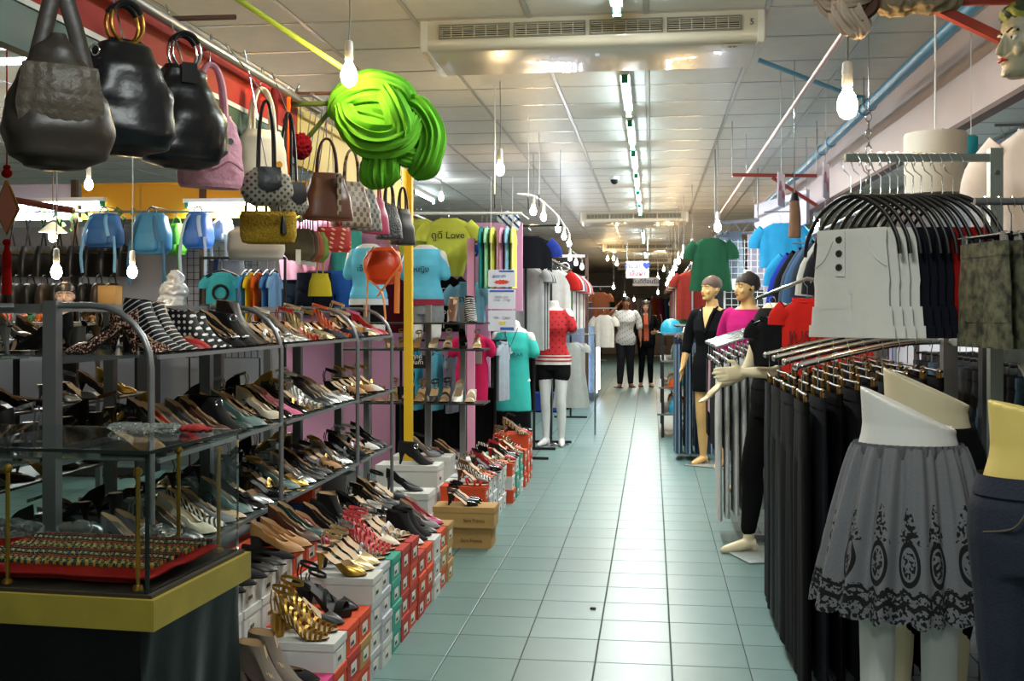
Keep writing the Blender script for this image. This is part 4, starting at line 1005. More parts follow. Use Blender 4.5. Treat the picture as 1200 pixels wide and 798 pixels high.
# straps of red, black and orange, check bag
t = thing('belt_strap', 'red and black webbing strap hanging beside the cream tote', 'belt', (HX, hang_at(322), 2.36), R(40))
obj('webbing', MB().rbox((0, 0, -.17), (.03, .006, .36), .002), cloth('maroon webbing', '5c1d22'), t); obj('buckle', MB().tube([(.018, 0, -.35), (.018, 0, -.39), (-.018, 0, -.39), (-.018, 0, -.35), (.018, 0, -.35)], .004, 6), CHROME, t); obj('hook', MB().tube([(0,0,0),(0,.0,.03),(0,-.01,.036)], .003, 6), CHROME, t)
t = thing('belt_strap', 'narrow orange webbing strap hanging beside the red one', 'belt', (HX, hang_at(338), 2.36), R(40))
obj('webbing', MB().rbox((0, 0, -.2), (.02, .005, .42), .002), cloth('orange webbing', 'c9561d'), t); obj('hook', MB().tube([(0,0,0),(0,.0,.03),(0,-.01,.036)], .003, 6), CHROME, t)
def checks(nt, x, y, z):
    f = lambda a, k: nmath(nt, 'GREATER_THAN', nmath(nt, 'SINE', nmath(nt, 'MULTIPLY', a, k)), 0)
    a = f(nmath(nt, 'ADD', x, z), 230); b = f(nmath(nt, 'SUBTRACT', x, z), 230)
    return nmath(nt, 'MULTIPLY', a, b)
CHK = pattern_mat('grey_check', '8a8678', '2d2b28', checks, .5)
for k, (px, zt, rz) in enumerate([(312, 1.945, 30), (338, 1.95, 62)]):
    t = bag('grey diamond-check bag with a black flap, ' + ['hanging below the cream tote', 'overlapping its twin below the straps'][k], px, zt, [(0, .05, .03), (-.03, .085, .05), (-.09, .095, .055), (-.125, .08, .05), (-.14, .05, .03)], CHK, (.03, .3 if k else .26, .006), rz=R(rz), X=-1.52 - .0001 if k else -1.44, hm=LEA, wr=.01, seed=k)
    obj('flap', MB().grid(lambda u, v: (lerp(-.04, .045, u), -.054 - .01 * math.sin(v * 2), lerp(.0, -.075, v) - .02 * math.sin(math.pi * u) * v), 10, 8), LEA, t)
# red flower pompom
me = lump('petals', [((0,0,0), .045, (1,1,1.2))], .005, .012, 60, (1,1,1), 0, 1)
t = thing('flower_pompom', 'dark red ruffled flower pompom hanging by a thread', 'ornament', P(352, 171, 5.0)); obj('petals', me, cloth('deep red', '7a1220'), t); obj('thread', MB().tube([(0,0,.05),(0,0,.2)], .002, 5), BLACK, t)
# fuzzy mustard clutch, white bag, pouches
fz_ = M('mustard_fur', 'b8952a', .95, bump=1.0, scale=120, var=.35)
t = bag('fluffy mustard yellow clutch bag with a small black tassel', 314, 1.80, [(0, .105, .03), (-.02, .112, .04), (-.09, .108, .042), (-.12, .1, .035), (-.128, .08, .02)], fz_, (.045, .14, .004), X=-1.5, rz=R(16), e=4, wr=.008, seed=1, hm=BLACK, name='clutch_bag')
obj('tassel', MB().tube([(.06,-.045,-.02),(.062,-.048,-.05),(.062,-.048,-.09)], [.004,.011,.013], 8), BLACK, t)
t = bag('glossy white handbag half hidden behind the mustard clutch', 300, 1.79, [(0, .09, .03), (-.03, .125, .05), (-.1, .13, .055), (-.14, .12, .045), (-.15, .1, .03)], M('white_bag', 'd9d6d3', .35), (.05, .2, .005), X=-1.78, rz=R(15), e=3.4, hm=BRN)
for k, px in enumerate([350, 356, 362, 368]):
    t = bag(['olive striped', 'brown striped', 'rust striped', 'green and black striped'][k] + ' small zip pouch hanging in a row of four', px, 1.80, [(0, .05, .012), (-.04, .07, .022), (-.11, .075, .024), (-.15, .05, .014)], M('pouch%d' % k, ['5a5540', '6a4a35', '8c4320', '5f7a2a'][k], .7), (.02, .16, .003), X=-1.66, rz=R(15), hm=BLACK, name='zip_pouch')
    obj('swing_tag', MB().box((-.012, -.03, -.17), (.012, -.028, -.1)), WHITEP, t)
t = bag('small mustard cloth pouch hanging beneath the striped pouches', 375, 1.60, [(0, .04, .012), (-.06, .055, .02), (-.115, .06, .02)], cloth('mustard', 'b9a52d'), (.015, .1, .003), X=-1.66, rz=R(20), name='zip_pouch')
# structured bags on the pale rail
def rail_bag(px, zt, w, h, d, mat, lab, hh, rz=25, top=.55, X=SX):
    return bag(lab, px, zt, [(0, w * top, d * .35), (-h * .15, w * (top + .1), d * .55), (-h * .6, w * .9, d * .95), (-h * .95, w, d), (-h, w * .96, d * .95)], mat, (w * top * .7, hh, .006), X=X, rz=R(rz), e=3.2, wr=.004)
snk = lambda n, a, b: pattern_mat('snake' + n, a, b, lambda nt, x, y, z: nmath(nt, 'GREATER_THAN', nmath(nt, 'MULTIPLY', nmath(nt, 'SINE', nmath(nt, 'MULTIPLY', x, 170)), nmath(nt, 'SINE', nmath(nt, 'MULTIPLY', z, 120))), .12), .45)
t = rail_bag(383, 2.06, .125, .22, .07, M('chestnut_leather', '5a3527', .35, bump=.1), 'chestnut brown structured handbag with tall pale handles', .17, 32)
obj('front_strip', MB().box((.03, -.072, -.2), (.05, -.055, -.01)), snk('a', '9a8a72', '4a3a2c'), t)
rail_bag(412, 2.07, .105, .23, .06, snk('b', '8c7a66', '4c4034'), 'brown snakeskin handbag beside the chestnut one', .17, 40)
rail_bag(427, 2.06, .095, .22, .06, snk('c', '84807a', '4a4641'), 'grey snakeskin handbag beside the pink one', .16, 48)
rail_bag(440, 2.04, .085, .2, .05, M('rose_leather', 'a83a5c', .4), 'rose pink handbag squeezed between grey and black ones', .15, 60)
rail_bag(456, 2.03, .085, .2, .05, M('black_sequin', '2a2a2c', .35, bump=.8, scale=90), 'black sequinned handbag with a chain, next to the rose pink one', .14, 55)
rail_bag(472, 2.04, .085, .22, .05, M('black_matte_leather', '1b1a1a', .45), 'plain black handbag at the end of the small rail', .14, 58)
t = bag('red pouch printed with cream letters, hanging below the chestnut handbag', 391, 1.83, [(0, .08, .015), (-.02, .085, .022), (-.1, .088, .026), (-.125, .08, .02)], pattern_mat('red_print', 'a32a26', 'd7b08a', lambda nt, x, y, z: nmath(nt, 'GREATER_THAN', nmath(nt, 'MULTIPLY', nmath(nt, 'SINE', nmath(nt, 'MULTIPLY', nmath(nt, 'ADD', x, z), 120)), nmath(nt, 'SINE', nmath(nt, 'MULTIPLY', z, 140))), .62), .4), (.03, .2, .004), X=-1.58, rz=R(20), e=4, name='zip_pouch')
# orange drawstring bag
t = bag('bright orange drawstring backpack with pale orange straps', 449, 1.80, [(0, .05, .03), (-.03, .1, .07), (-.12, .12, .085), (-.19, .1, .075), (-.225, .06, .05)], M('orange_leatherette', 'd8481a', .4), None, X=-1.62, rz=R(10), name='drawstring_bag', e=2.2, wr=.006)
OS = M('orange_strap', 'e2843f', .5)
for pts in ([(-.05,-.07,0),(-.11,-.075,-.09),(-.09,-.07,-.2),(-.1,-.05,-.42)], [(.05,-.07,0),(.11,-.075,-.09),(.03,-.09,-.22),(-.03,-.09,-.3)], [(-.08,-.08,-.2),(.0,-.095,-.28),(.02,-.08,-.44)], [(.09,-.06,-.15),(.085,-.05,-.4)]):
    obj('strap', MB().tube(spline(pts, 5), .017, 8, flat=.3), OS, t)
# ================================================================ bodies: mannequins and people (front towards -Y, feet at z = 0)
def ell(z, hw, hd, yo=0, xo=0, n=24, tilt=0, e=2.0):
    return [(xo + hw * math.copysign(abs(math.cos(t)) ** (2/e), math.cos(t)), yo + hd * math.copysign(abs(math.sin(t)) ** (2/e), math.sin(t)), z + tilt * hw * math.cos(t)) for t in (2*math.pi*j/n for j in range(n))]
def limb(mb, pts, rs, n=12, flat=1.0):
    sp = spline(pts, 4); m = len(pts) - 1
    rr = [interp([(i, r) for i, r in enumerate(rs)], k / 4) for k in range(len(sp))]
    mb.tube(sp, rr, n, flat=flat); mb.ball(pts[0], rs[0], 10); mb.ball(pts[-1], rs[-1], 10)
def hand(mb, w, d, side, k=1.0, curl=.25, up=None):
    """palm and five fingers; w wrist point, d finger direction, side = thumb side"""
    w, d = Vector(w), Vector(d).normalized(); side = Vector(side); side = (side - d * side.dot(d)).normalized(); nrm = d.cross(side)
    mb.tube([w - d * .01, w + d * .035 * k, w + d * .085 * k], [.024 * k, .036 * k, .038 * k], 12, flat=.42, up=nrm)
    for q, (o, L) in enumerate(((.028, .066), (.010, .075), (-.009, .070), (-.027, .055))):
        b = w + d * .078 * k + side * o * k; L *= k
        p1 = b + (d + side * o * 2).normalized() * L * .45; p2 = p1 + (d + nrm * curl).normalized() * L * .3; p3 = p2 + (d + nrm * curl * 2.4).normalized() * L * .28
        mb.tube([b, p1, p2, p3], [.0092 * k, .0088 * k, .008 * k, .006 * k], 8)
    b = w + d * .022 * k + side * .026 * k; p1 = b + (d * .6 + side).normalized() * .035 * k; p2 = p1 + (d + side * .35 + nrm * .2).normalized() * .032 * k
    mb.tube([b, p1, p2], [.0125 * k, .0105 * k, .007 * k], 8)
HEADK = [(0,.026,-.074,-.03),(.07,.042,-.088,.0),(.2,.056,-.092,.045),(.34,.066,-.092,.07),(.5,.072,-.086,.088),(.64,.0755,-.092,.096),(.8,.07,-.082,.092),(.92,.05,-.054,.07),(1,.016,-.012,.034)]
def head(mb, c, H=.225, rot=(0, 0, 0), nose=True):
    """c = chin-level centre"""
    mt = Matrix.Translation(c) @ Euler(rot).to_matrix().to_4x4(); k = H / .225
    m2 = MB()
    m2.loft([ell(z * H, hw * k, (b - f) / 2 * k, (b + f) / 2 * k, n=28) for z, hw, f, b in HEADK])
    if nose:
        m2.tube([(0, -.083*k, .125*k), (0, -.1*k, .085*k), (0, -.106*k, .073*k), (0, -.09*k, .066*k)], [.006*k, .0095*k, .012*k, .01*k], 8)
        m2.ball((0, -.091*k, .045*k), .013*k, 8, (1.5, .6, .5)); m2.ball((0, -.086*k, .012*k), .017*k, 8, (1.1, .6, .7))
        for s in (-1, 1):
            m2.ball((s*.032*k, -.079*k, .128*k), .016*k, 8, (1.3, .55, .35)); m2.ball((s*.04*k, -.07*k, .072*k), .02*k, 8, (1, .7, .9))
            m2.ball((s*.074*k, .012*k, .098*k), .022*k, 8, (.35, .7, 1.25))
    mb.add([mt @ Vector(v) for v in m2.v], m2.f)
    return mt, k
def hair_cap(t, mt, H, mat, back=.022, low=3, name='hair'):
    k = H / .225
    rows = [(z*H, hw*(1.09 if z < .72 else 1.07)*k, (b-f)/2*(.99 if z < .6 else 1.07)*k, ((b+f)/2 + (back if z < .6 else .004))*k) for z, hw, f, b in HEADK[low:]]
    rows.append((H*1.03, .01, .02, .012))
    o = obj(name, MB().loft([ell(z, hw, hd, yo, n=24) for z, hw, hd, yo in rows]), mat, t); o.matrix_local = mt; return o
def face_parts(t, mt, k, brow='3a2b20', lip='a5564a', iris='2a2018', lash=True):
    def put(nm, mb, mat): o = obj(nm, mb, mat, t); o.matrix_local = mt; return o
    for s in (-1, 1):
        e = put('eye', MB().ball((s*.031*k, -.0775*k, .108*k), .0115*k, 10, (1.25, .6, .62)), M('eye_white', 'd8d4cc', .3))
        i = obj('iris', MB().ball((s*.031*k, -.0845*k, .108*k), .0048*k, 8, (1, .5, 1)), M('iris ' + iris, iris, .2), e)
        put('eyebrow', MB().tube([(s*.014*k, -.088*k, .126*k), (s*.032*k, -.086*k, .132*k), (s*.05*k, -.074*k, .125*k)], .0032*k, 6), M('brow ' + brow, brow, .8))
    put('lips', MB().tube([(-.022*k, -.09*k, .046*k), (-.008*k, -.0995*k, .05*k), (0, -.1*k, .048*k), (.008*k, -.0995*k, .05*k), (.022*k, -.09*k, .046*k)], [.002*k, .0052*k, .0055*k, .0052*k, .002*k], 8), M('lips ' + lip, lip, .4))
FT = [(.80,.155,.10,.0),(.88,.17,.115,.005),(.95,.168,.115,.008),(1.02,.14,.095,0),(1.09,.122,.085,-.005),(1.16,.128,.088,-.008),(1.24,.145,.108,-.018),(1.31,.152,.1,-.01),(1.38,.155,.078,.0),(1.43,.12,.062,.008),(1.46,.062,.052,.012),(1.53,.048,.05,.008)]
def torso(mb, z0=.80, z1=1.53, inf=0, k=1.0, rows=FT):
    rr = [r for r in rows if z0 - .001 <= r[0] <= z1 + .001]
    mb.loft([ell(z, (hw + inf) * k, (hd + inf) * k, yo, n=28, e=2.2) for z, hw, hd, yo in rr])
def legs(mb, hipz=.86, knees=((-.085, -.01, .48), (.085, -.01, .48)), ank=((-.085, .02, .085), (.085, .02, .085)), inf=0, feet=True, toe=(0, -1, 0), th=.083, tip=False):
    for s, kn, an in zip((-1, 1), knees, ank):
        limb(mb, [(s * .085, 0, hipz), tuple(lerp(a, b, .5) for a, b in zip((s * .085, 0, hipz), kn)), kn, tuple(lerp(a, b, .4) + (.012 if i == 1 else 0) for i, (a, b) in enumerate(zip(kn, an))), an], [th + inf, th * .82 + inf, .052 + inf, .05 + inf, .032 + inf], 14)
        if feet:
            td = Vector(toe if not isinstance(toe[0], (tuple, list)) else toe[(s + 1) // 2]).normalized(); a = Vector(an)
            mb.tube([a - td * .04 + Vector((0, 0, -.035)), a + Vector((0, 0, -.03)), a + td * .07 + Vector((0, 0, -.05)), a + td * .14 + Vector((0, 0, -.066)), a + td * .17 + Vector((0, 0, -.07))], [.03, .034, .034, .026, .012], 12)
            mb.ball(a - td * .035 + Vector((0, 0, -.055)), .028, 8)
WHITE_M = M('mannequin_white', 'd5d3cf', .38); TAN_M = M('mannequin_tan', 'd2a76a', .4); CREAM_M = M('mannequin_cream', 'd9cba8', .4)
def plate_stand(t, x=0, y=0): obj('base_plate', MB().lathe([(.001,.0),(.15,0),(.15,.008),(.02,.012),(.012,.02)], 24, (x, y, 0)), CHROME, t)

# ---- white mannequin in the red shirt at the corner of the shoe stall
c = PZ(648, 523); c.y += .05
t = thing('mannequin', 'headless white mannequin in a red top and black shorts beside the aisle', 'mannequin', c, R(-8))
mb = MB(); torso(mb); legs(mb, toe=((-.3, -1, 0), (.25, -1, 0))); limb(mb, [(-.16,0,1.4),(-.19,0,1.28)], [.05,.042]); limb(mb, [(.16,0,1.4),(.19,0,1.28)], [.05,.042])
obj('figure', remesh(mb, 'figure', .009, 3), WHITE_M, t)
mb = MB(); torso(mb, .86, 1.43, .012)
for s in (-1, 1): limb(mb, [(s*.135,0,1.385),(s*.18,0,1.31),(s*.2,0,1.25)], [.058,.06,.058])
redp = pattern_mat('red_spotted_cloth', 'ab1a1f', '4a0d12', lambda nt, x, y, z: nmath(nt, 'GREATER_THAN', nmath(nt, 'MULTIPLY', nmath(nt, 'SINE', nmath(nt, 'MULTIPLY', x, 95)), nmath(nt, 'SINE', nmath(nt, 'MULTIPLY', z, 80))), .75), .8)
obj('red_top', remesh(mb, 'red_top', .01, 3), redp, t)
obj('hem_band', tubecloth(dense([(.96,.186,.134),(.90,.19,.136),(.86,.192,.136)], 2), 36, 9, .004, 0, 2.2), cloth('white hem', 'd5d0c8'), t)
for z in (.94, .90): obj('hem_stripe', tubecloth([(z+.008,.194,.141),(z-.006,.195,.141)], 36, 0, 0, 0, 2.2), cloth('hem red', 'a61d22'), t)
mb = MB(); torso(mb, .80, .95, .012); limb(mb, [(-.088,0,.84),(-.09,0,.76)], [.1,.098]); limb(mb, [(.088,0,.84),(.09,0,.76)], [.1,.098])
obj('shorts', remesh(mb, 'shorts', .01, 2), cloth('black shorts', '161616'), t); plate_stand(t, 0, .08)

# ---- turquoise shirt bust with a cross necklace
c = PY(601, 400, 10.0)
t = thing('bust_form', 'white bust form in a turquoise shirt with a cross pendant, over a black skirt', 'mannequin', (c.x, 10.0, -.18), R(-6))
mb = MB(); torso(mb, .95, 1.46); mb.ball((0,.01,1.47), .07, 12, (1,.9,.75)); limb(mb, [(-.16,0,1.36),(-.19,0,1.26)], [.05,.042]); limb(mb, [(.16,0,1.36),(.19,0,1.26)], [.05,.042])
obj('figure', remesh(mb, 'figure', .01, 3), WHITE_M, t)
mb = MB(); mb.loft([ell(z, hw, hd, yo, n=28, e=2.3) for z, hw, hd, yo in [(.68,.172,.12,0),(.8,.168,.12,0),(1.0,.155,.11,0),(1.15,.15,.105,-.005),(1.26,.16,.118,-.014),(1.36,.168,.1,0),(1.41,.12,.075,0)]])
for s in (-1, 1): limb(mb, [(s*.13,0,1.355),(s*.175,0,1.29),(s*.2,0,1.22)], [.055,.058,.056])
obj('turquoise_top', remesh(mb, 'turquoise_top', .011, 2), cloth('turquoise', '3fb8ad'), t)
obj('chest_print', text_mesh('LOVE BEAR', .05, .001), M('print_dark', '1c4a50', .8), t, (0.0, -.135, 1.2), (R(90), 0, 0))
cr = MB().box((-.007,-.142,1.16),(.007,-.137,1.26)).box((-.028,-.142,1.215),(.028,-.137,1.232)); obj('cross_pendant', cr, M('pendant_white', 'd8d8d4', .3), t)
obj('necklace_chain', MB().tube([(-.06,-.05,1.45),(-.045,-.1,1.38),(0,-.135,1.26),(.045,-.1,1.38),(.06,-.05,1.45)], .003, 5), DARKMETAL, t)
obj('bow_print', MB().ball((-.075,-.115,1.235),.014,8,(1.6,.5,1)).ball((-.045,-.12,1.235),.014,8,(1.6,.5,1)), cloth('print red','8c2a1c'), t)
obj('skirt', tubecloth(dense([(.69,.165,.115),(.4,.17,.12),(.182,.175,.125)],3), 36, 9, .008, 0, 2.4), cloth('black skirt', '0d0d0e'), t)

# ---- two half mannequins with pale blue shirts, one bust behind
for k, (px, txt, hem, lab) in enumerate([(432, 'เจ้าชู้', 'c9cdd0', 'white half mannequin in a pale blue shirt and black shorts with a white hem'), (492, 'หญิง', '8f3040', 'white half mannequin in a pale blue shirt with a maroon hem and grey denim shorts')]):
    c = PY(px, 300, 8.75); z0 = CAMZ - (400 - 367) / F * 8.75
    t = thing('half_mannequin', lab, 'mannequin', (c.x, 8.75 + .2 * k, z0 - .49), R(-5 + 3 * k), sc=.88)
    mb = MB(); torso(mb, .8, 1.46)
    for s in (-1, 1): limb(mb, [(s*.085,0,.86),(s*.088,0,.62)], [.083,.072]); limb(mb, [(s*.16,0,1.36),(s*.2,0,1.24)], [.05,.042])
    obj('figure', remesh(mb, 'figure', .011, 2), WHITE_M, t)
    mb = MB(); mb.loft([ell(z, hw, hd, yo, n=28, e=2.2) for z, hw, hd, yo in [(.92,.175,.13,0),(.98,.18,.13,0),(1.06,.155,.11,0),(1.14,.145,.105,-.005),(1.26,.16,.12,-.014),(1.36,.17,.1,0),(1.42,.12,.072,0)]])
    for s in (-1, 1): limb(mb, [(s*.13,0,1.365),(s*.17,0,1.28),(s*.195,0,1.18)], [.055,.058,.06])
    obj('blue_top', remesh(mb, 'blue_top', .011, 2), cloth('pale blue', '62b8d6'), t)
    obj('chest_print', text_mesh(txt, .075, .001), M('print_black', '14181c', .8), t, (0, -.14, 1.22), (R(90), 0, 0))
    obj('hem_band', tubecloth([(.945,.184,.136),(.89,.186,.138)], 32, 9, .004, 0, 2.2), cloth('hem' + hem, hem), t)
    mb = MB(); torso(mb, .8, .95, .012)
    for s in (-1, 1): limb(mb, [(s*.088,0,.84),(s*.09,0,.77)], [.1,.1])
    obj('shorts', remesh(mb, 'shorts', .011, 1), cloth('shorts%d' % k, ['131313', '84888c'][k]), t)
    obj('stand_pole', MB().tube([(0,.05,(.49 - z0)/.88),(0,.05,.8)], .014, 10), CHROME, t); obj('base_plate', MB().lathe([(.001,0),(.14,0),(.14,.01),(.02,.015)], 20, (0,.05,(.49 - z0)/.88)), CHROME, t)

# ---- tall mannequin in the black cardigan dress
c = PZ(834, 545)
t = thing('mannequin', 'tan bald-headed mannequin in a black cardigan dress with bare legs by the clothes rack', 'mannequin', c, R(-28))
mb = MB(); torso(mb); mt, kk = head(mb, (.0, -.005, 1.52), .225, (0, 0, R(-28)))
legs(mb, knees=((-.09,-.03,.48),(.1,-.06,.48)), ank=((-.1,.03,.085),(.14,-.1,.085)), toe=((-.2,-1,0),(.1,-1,0)))
limb(mb, [(-.165,0,1.39),(-.22,.02,1.26),(-.245,.01,1.13),(-.255,-.03,1.0),(-.262,-.07,.9)], [.048,.042,.036,.032,.024]); hand(mb, (-.262,-.072,.9), (0.02,-.2,-1), (.2,-1,0))
limb(mb, [(.165,0,1.39),(.22,.03,1.26),(.245,.03,1.13),(.22,-.05,1.02),(.18,-.13,.95)], [.048,.042,.036,.032,.024]); hand(mb, (.18,-.13,.95), (-.4,-.7,-.4), (0,-.3,1))
obj('figure', remesh(mb, 'figure', .0065, 3), TAN_M, t); face_parts(t, mt, kk, lip='a8584c')
hair_cap(t, mt, .225, M('cropped_hair', '5d4a3e', .7), .012, 4, 'cropped_hair')
BLKC = cloth('black knit', '101013')
mb = MB(); mb.loft([ell(z, hw, hd, yo, n=28, e=2.2) for z, hw, hd, yo in [(.68,.185,.13,0),(.8,.185,.13,0),(.92,.19,.135,.006),(1.02,.16,.115,0),(1.1,.14,.1,-.005),(1.24,.165,.128,-.014),(1.34,.172,.11,0),(1.41,.14,.085,.012),(1.45,.085,.07,.022)]])
limb(mb, [(-.15,0,1.38),(-.22,.02,1.26),(-.247,.01,1.13),(-.25,-.01,1.06)], [.066,.058,.052,.05]); limb(mb, [(.15,0,1.38),(.22,.03,1.26),(.247,.03,1.13),(.225,-.04,1.04)], [.066,.058,.052,.05])
obj('black_dress', remesh(mb, 'black_dress', .01, 2), BLKC, t)
obj('neck_opening', MB().add([(-.055,-.07,1.455),(.055,-.07,1.455),(0,-.143,1.26),(-.03,-.118,1.37),(.03,-.118,1.37)], [(0,3,4,1),(3,2,4)]), TAN_M, t)
obj('lapel', MB().tube(spline([(-.075,-.03,1.46),(-.05,-.095,1.4),(-.02,-.135,1.28),(0,-.142,1.22)], 4), .014, 8, flat=.5), BLKC, t); obj('lapel', MB().tube(spline([(.075,-.03,1.46),(.05,-.095,1.4),(.02,-.135,1.28),(0,-.142,1.22)], 4), .014, 8, flat=.5), BLKC, t)
obj('base_plate', MB().rbox((.02,.0,.006), (.42,.36,.012), .004), M('glass_plate', 'a9b0ac', .15, trans=.3), t)

# ---- mannequin with short dark hair in a magenta top
c = P(876, 400, 8.6)
t = thing('mannequin', 'tan mannequin with short dark hair in a magenta top behind the second rail', 'mannequin', (c.x, c.y, 0), R(-35))
mb = MB(); torso(mb); mt, kk = head(mb, (0,-.005,1.5), .225, (0,0,R(-30)))
legs(mb, feet=True)
for s in (-1, 1): limb(mb, [(s*.165,0,1.39),(s*.22,.02,1.26),(s*.235,.02,1.13)], [.048,.042,.036])
obj('figure', remesh(mb, 'figure', .008, 3), TAN_M, t); face_parts(t, mt, kk)
hair_cap(t, mt, .225, M('hair_dark', '2b211b', .6, bump=.4, scale=80))
mb = MB(); torso(mb, .88, 1.43, .014)
for s in (-1, 1): limb(mb, [(s*.15,0,1.38),(s*.22,.02,1.26),(s*.237,.02,1.13)], [.068,.06,.056])
obj('magenta_top', remesh(mb, 'magenta_top', .011, 2), cloth('magenta', 'b3206b'), t); plate_stand(t, 0, .05)

# ---- mannequin with black leggings whose pale hands and feet show between the racks
c = PZ(884, 652)
t = thing('mannequin', 'cream mannequin in black leggings with pale hands reaching past the black trousers', 'mannequin', (c.x + .12, c.y + .06, .0), R(-70))
mb = MB(); torso(mb, .8, 1.46); legs(mb, knees=((-.085,-.10,.5),(.085,0,.48)), ank=((-.09,-.12,.085),(.1,.05,.085)), toe=((-.1,-1,0),(.1,-1,0)))
limb(mb, [(-.165,0,1.34),(-.23,.0,1.22),(-.25,-.06,1.06),(-.24,-.17,1.0),(-.22,-.24,.98)], [.048,.042,.036,.032,.024])
limb(mb, [(.165,0,1.34),(.21,.0,1.22),(.22,-.08,1.08),(.2,-.2,1.07),(.18,-.28,1.07)], [.048,.042,.036,.032,.024])
hand(mb, (-.22,-.24,.98), (-.1,-.75,-.75), (.9,-.1,.1), 1.15); hand(mb, (.18,-.28,1.07), (-.05,-1,-.1), (-.1,0,1), 1.15)
obj('figure', remesh(mb, 'figure', .0065, 3), CREAM_M, t)
mb = MB(); torso(mb, .8, 1.09, .012); legs(mb, knees=((-.085,-.10,.5),(.085,0,.48)), ank=((-.09,-.12,.14),(.1,.05,.14)), inf=.014, feet=False)
obj('leggings', remesh(mb, 'leggings', .01, 2), cloth('black leggings', '0f0f10'), t)
mb = MB(); torso(mb, .95, 1.43, .016); obj('black_top', remesh(mb, 'black_top', .011, 2), cloth('black leggings'), t)
obj('base_plate', MB().rbox((0,.0,.006), (.4,.5,.012), .004), M('plate_grey', '8b9594', .3), t)

# ---- lower-body mannequins beside the aisle
def lower(label, loc, rz, mat, cutl, cutr, sc=1.0):
    t = thing('leg_mannequin', label, 'mannequin', loc, rz, sc=sc); mb = MB()
    tl = (cutl - cutr) / 2; zc = (cutl + cutr) / 2
    rows = [(.78,.16,.108,0,0),(.86,.172,.118,.004,0),(.94,.168,.115,.006,0),(1.0,.145,.1,.002,0),(1.05,.132,.092,0,0),(1.08,.128,.09,0,0)]
    rings = [ell(z, hw, hd, yo, n=32, e=2.15) for z, hw, hd, yo, _ in rows]
    rings.append([(x * 1.02, y, zc - tl * x / .13) for x, y, z in ell(0, .131, .092, 0, n=32, e=2.15)])
    mb.loft(rings); legs(mb, hipz=.84)
    obj('figure', remesh(mb, 'figure', .0055, 2), mat, t); return t
c = P(1064, 530, 3.2)
t = SKM = lower('white lower-body mannequin wearing the grey lace skirt', (c.x, c.y, -.005), R(-12), WHITE_M, 1.19, 1.06)
plate_stand(t, .0, .06)
t = lower('cream lower-body mannequin in black trousers behind the lace skirt', (c.x + .15, c.y + .415, 0), R(-12), CREAM_M, 1.22, 1.1)
mb = MB(); mb.loft([ell(z, hw, hd, yo, n=28, e=2.15) for z, hw, hd, yo in [(.78,.178,.125,0),(.86,.188,.132,.004),(.94,.184,.13,.006),(1.0,.162,.114,0),(1.03,.155,.108,0)]]); legs(mb, hipz=.84, ank=((-.085,.02,.3),(.085,.02,.3)), inf=.014, feet=False)
obj('black_trousers', remesh(mb, 'black_trousers', .009, 2), cloth('black trousers', '0e0e10'), t); plate_stand(t, 0, .06)
c2 = P(1228, 540, 2.62)
t = lower('cream-yellow waist mannequin wearing dark blue jeans with metal buttons', (c2.x, c2.y, .0), R(-10), M('mannequin_yellow', 'd0b869', .4), 1.19, 1.13)
DEN = M('dark_denim', '1b2030', .8, var=.25, scale=160, bump=.2)
mb = MB(); mb.loft([ell(z, hw, hd, yo, n=28, e=2.15) for z, hw, hd, yo in [(.78,.17,.118,0),(.86,.182,.128,.004),(.94,.178,.125,.006),(.985,.158,.112,.003),(1.0,.152,.108,.002)]]); legs(mb, hipz=.84, ank=((-.085,.02,.1),(.085,.02,.1)), inf=.012, feet=False)
obj('jeans', remesh(mb, 'jeans', .008, 2), DEN, t)
obj('waistband', tubecloth([(1.012,.158,.112),(.965,.17,.122)], 36, 0, 0, 0, 2.15), DEN, t)
for k in range(4): obj('button', MB().lathe([(.001,-.004),(.011,-.004),(.013,0)], 14, (-.02 - k*.0, -.126 - k*.004 + (.0 if k else .006), .985 - k*.042), 'Y'), M('button_pewter', '6a675f', .35, .8), t)
for s in (-1, 1): obj('pocket_seam', MB().tube(spline([(s*.06,-.127,.95),(s*.09,-.118,.9),(s*.15,-.07,.88)], 4), .003, 5), M('seam_thread', '4a4436', .8), t)
plate_stand(t, 0, .06)

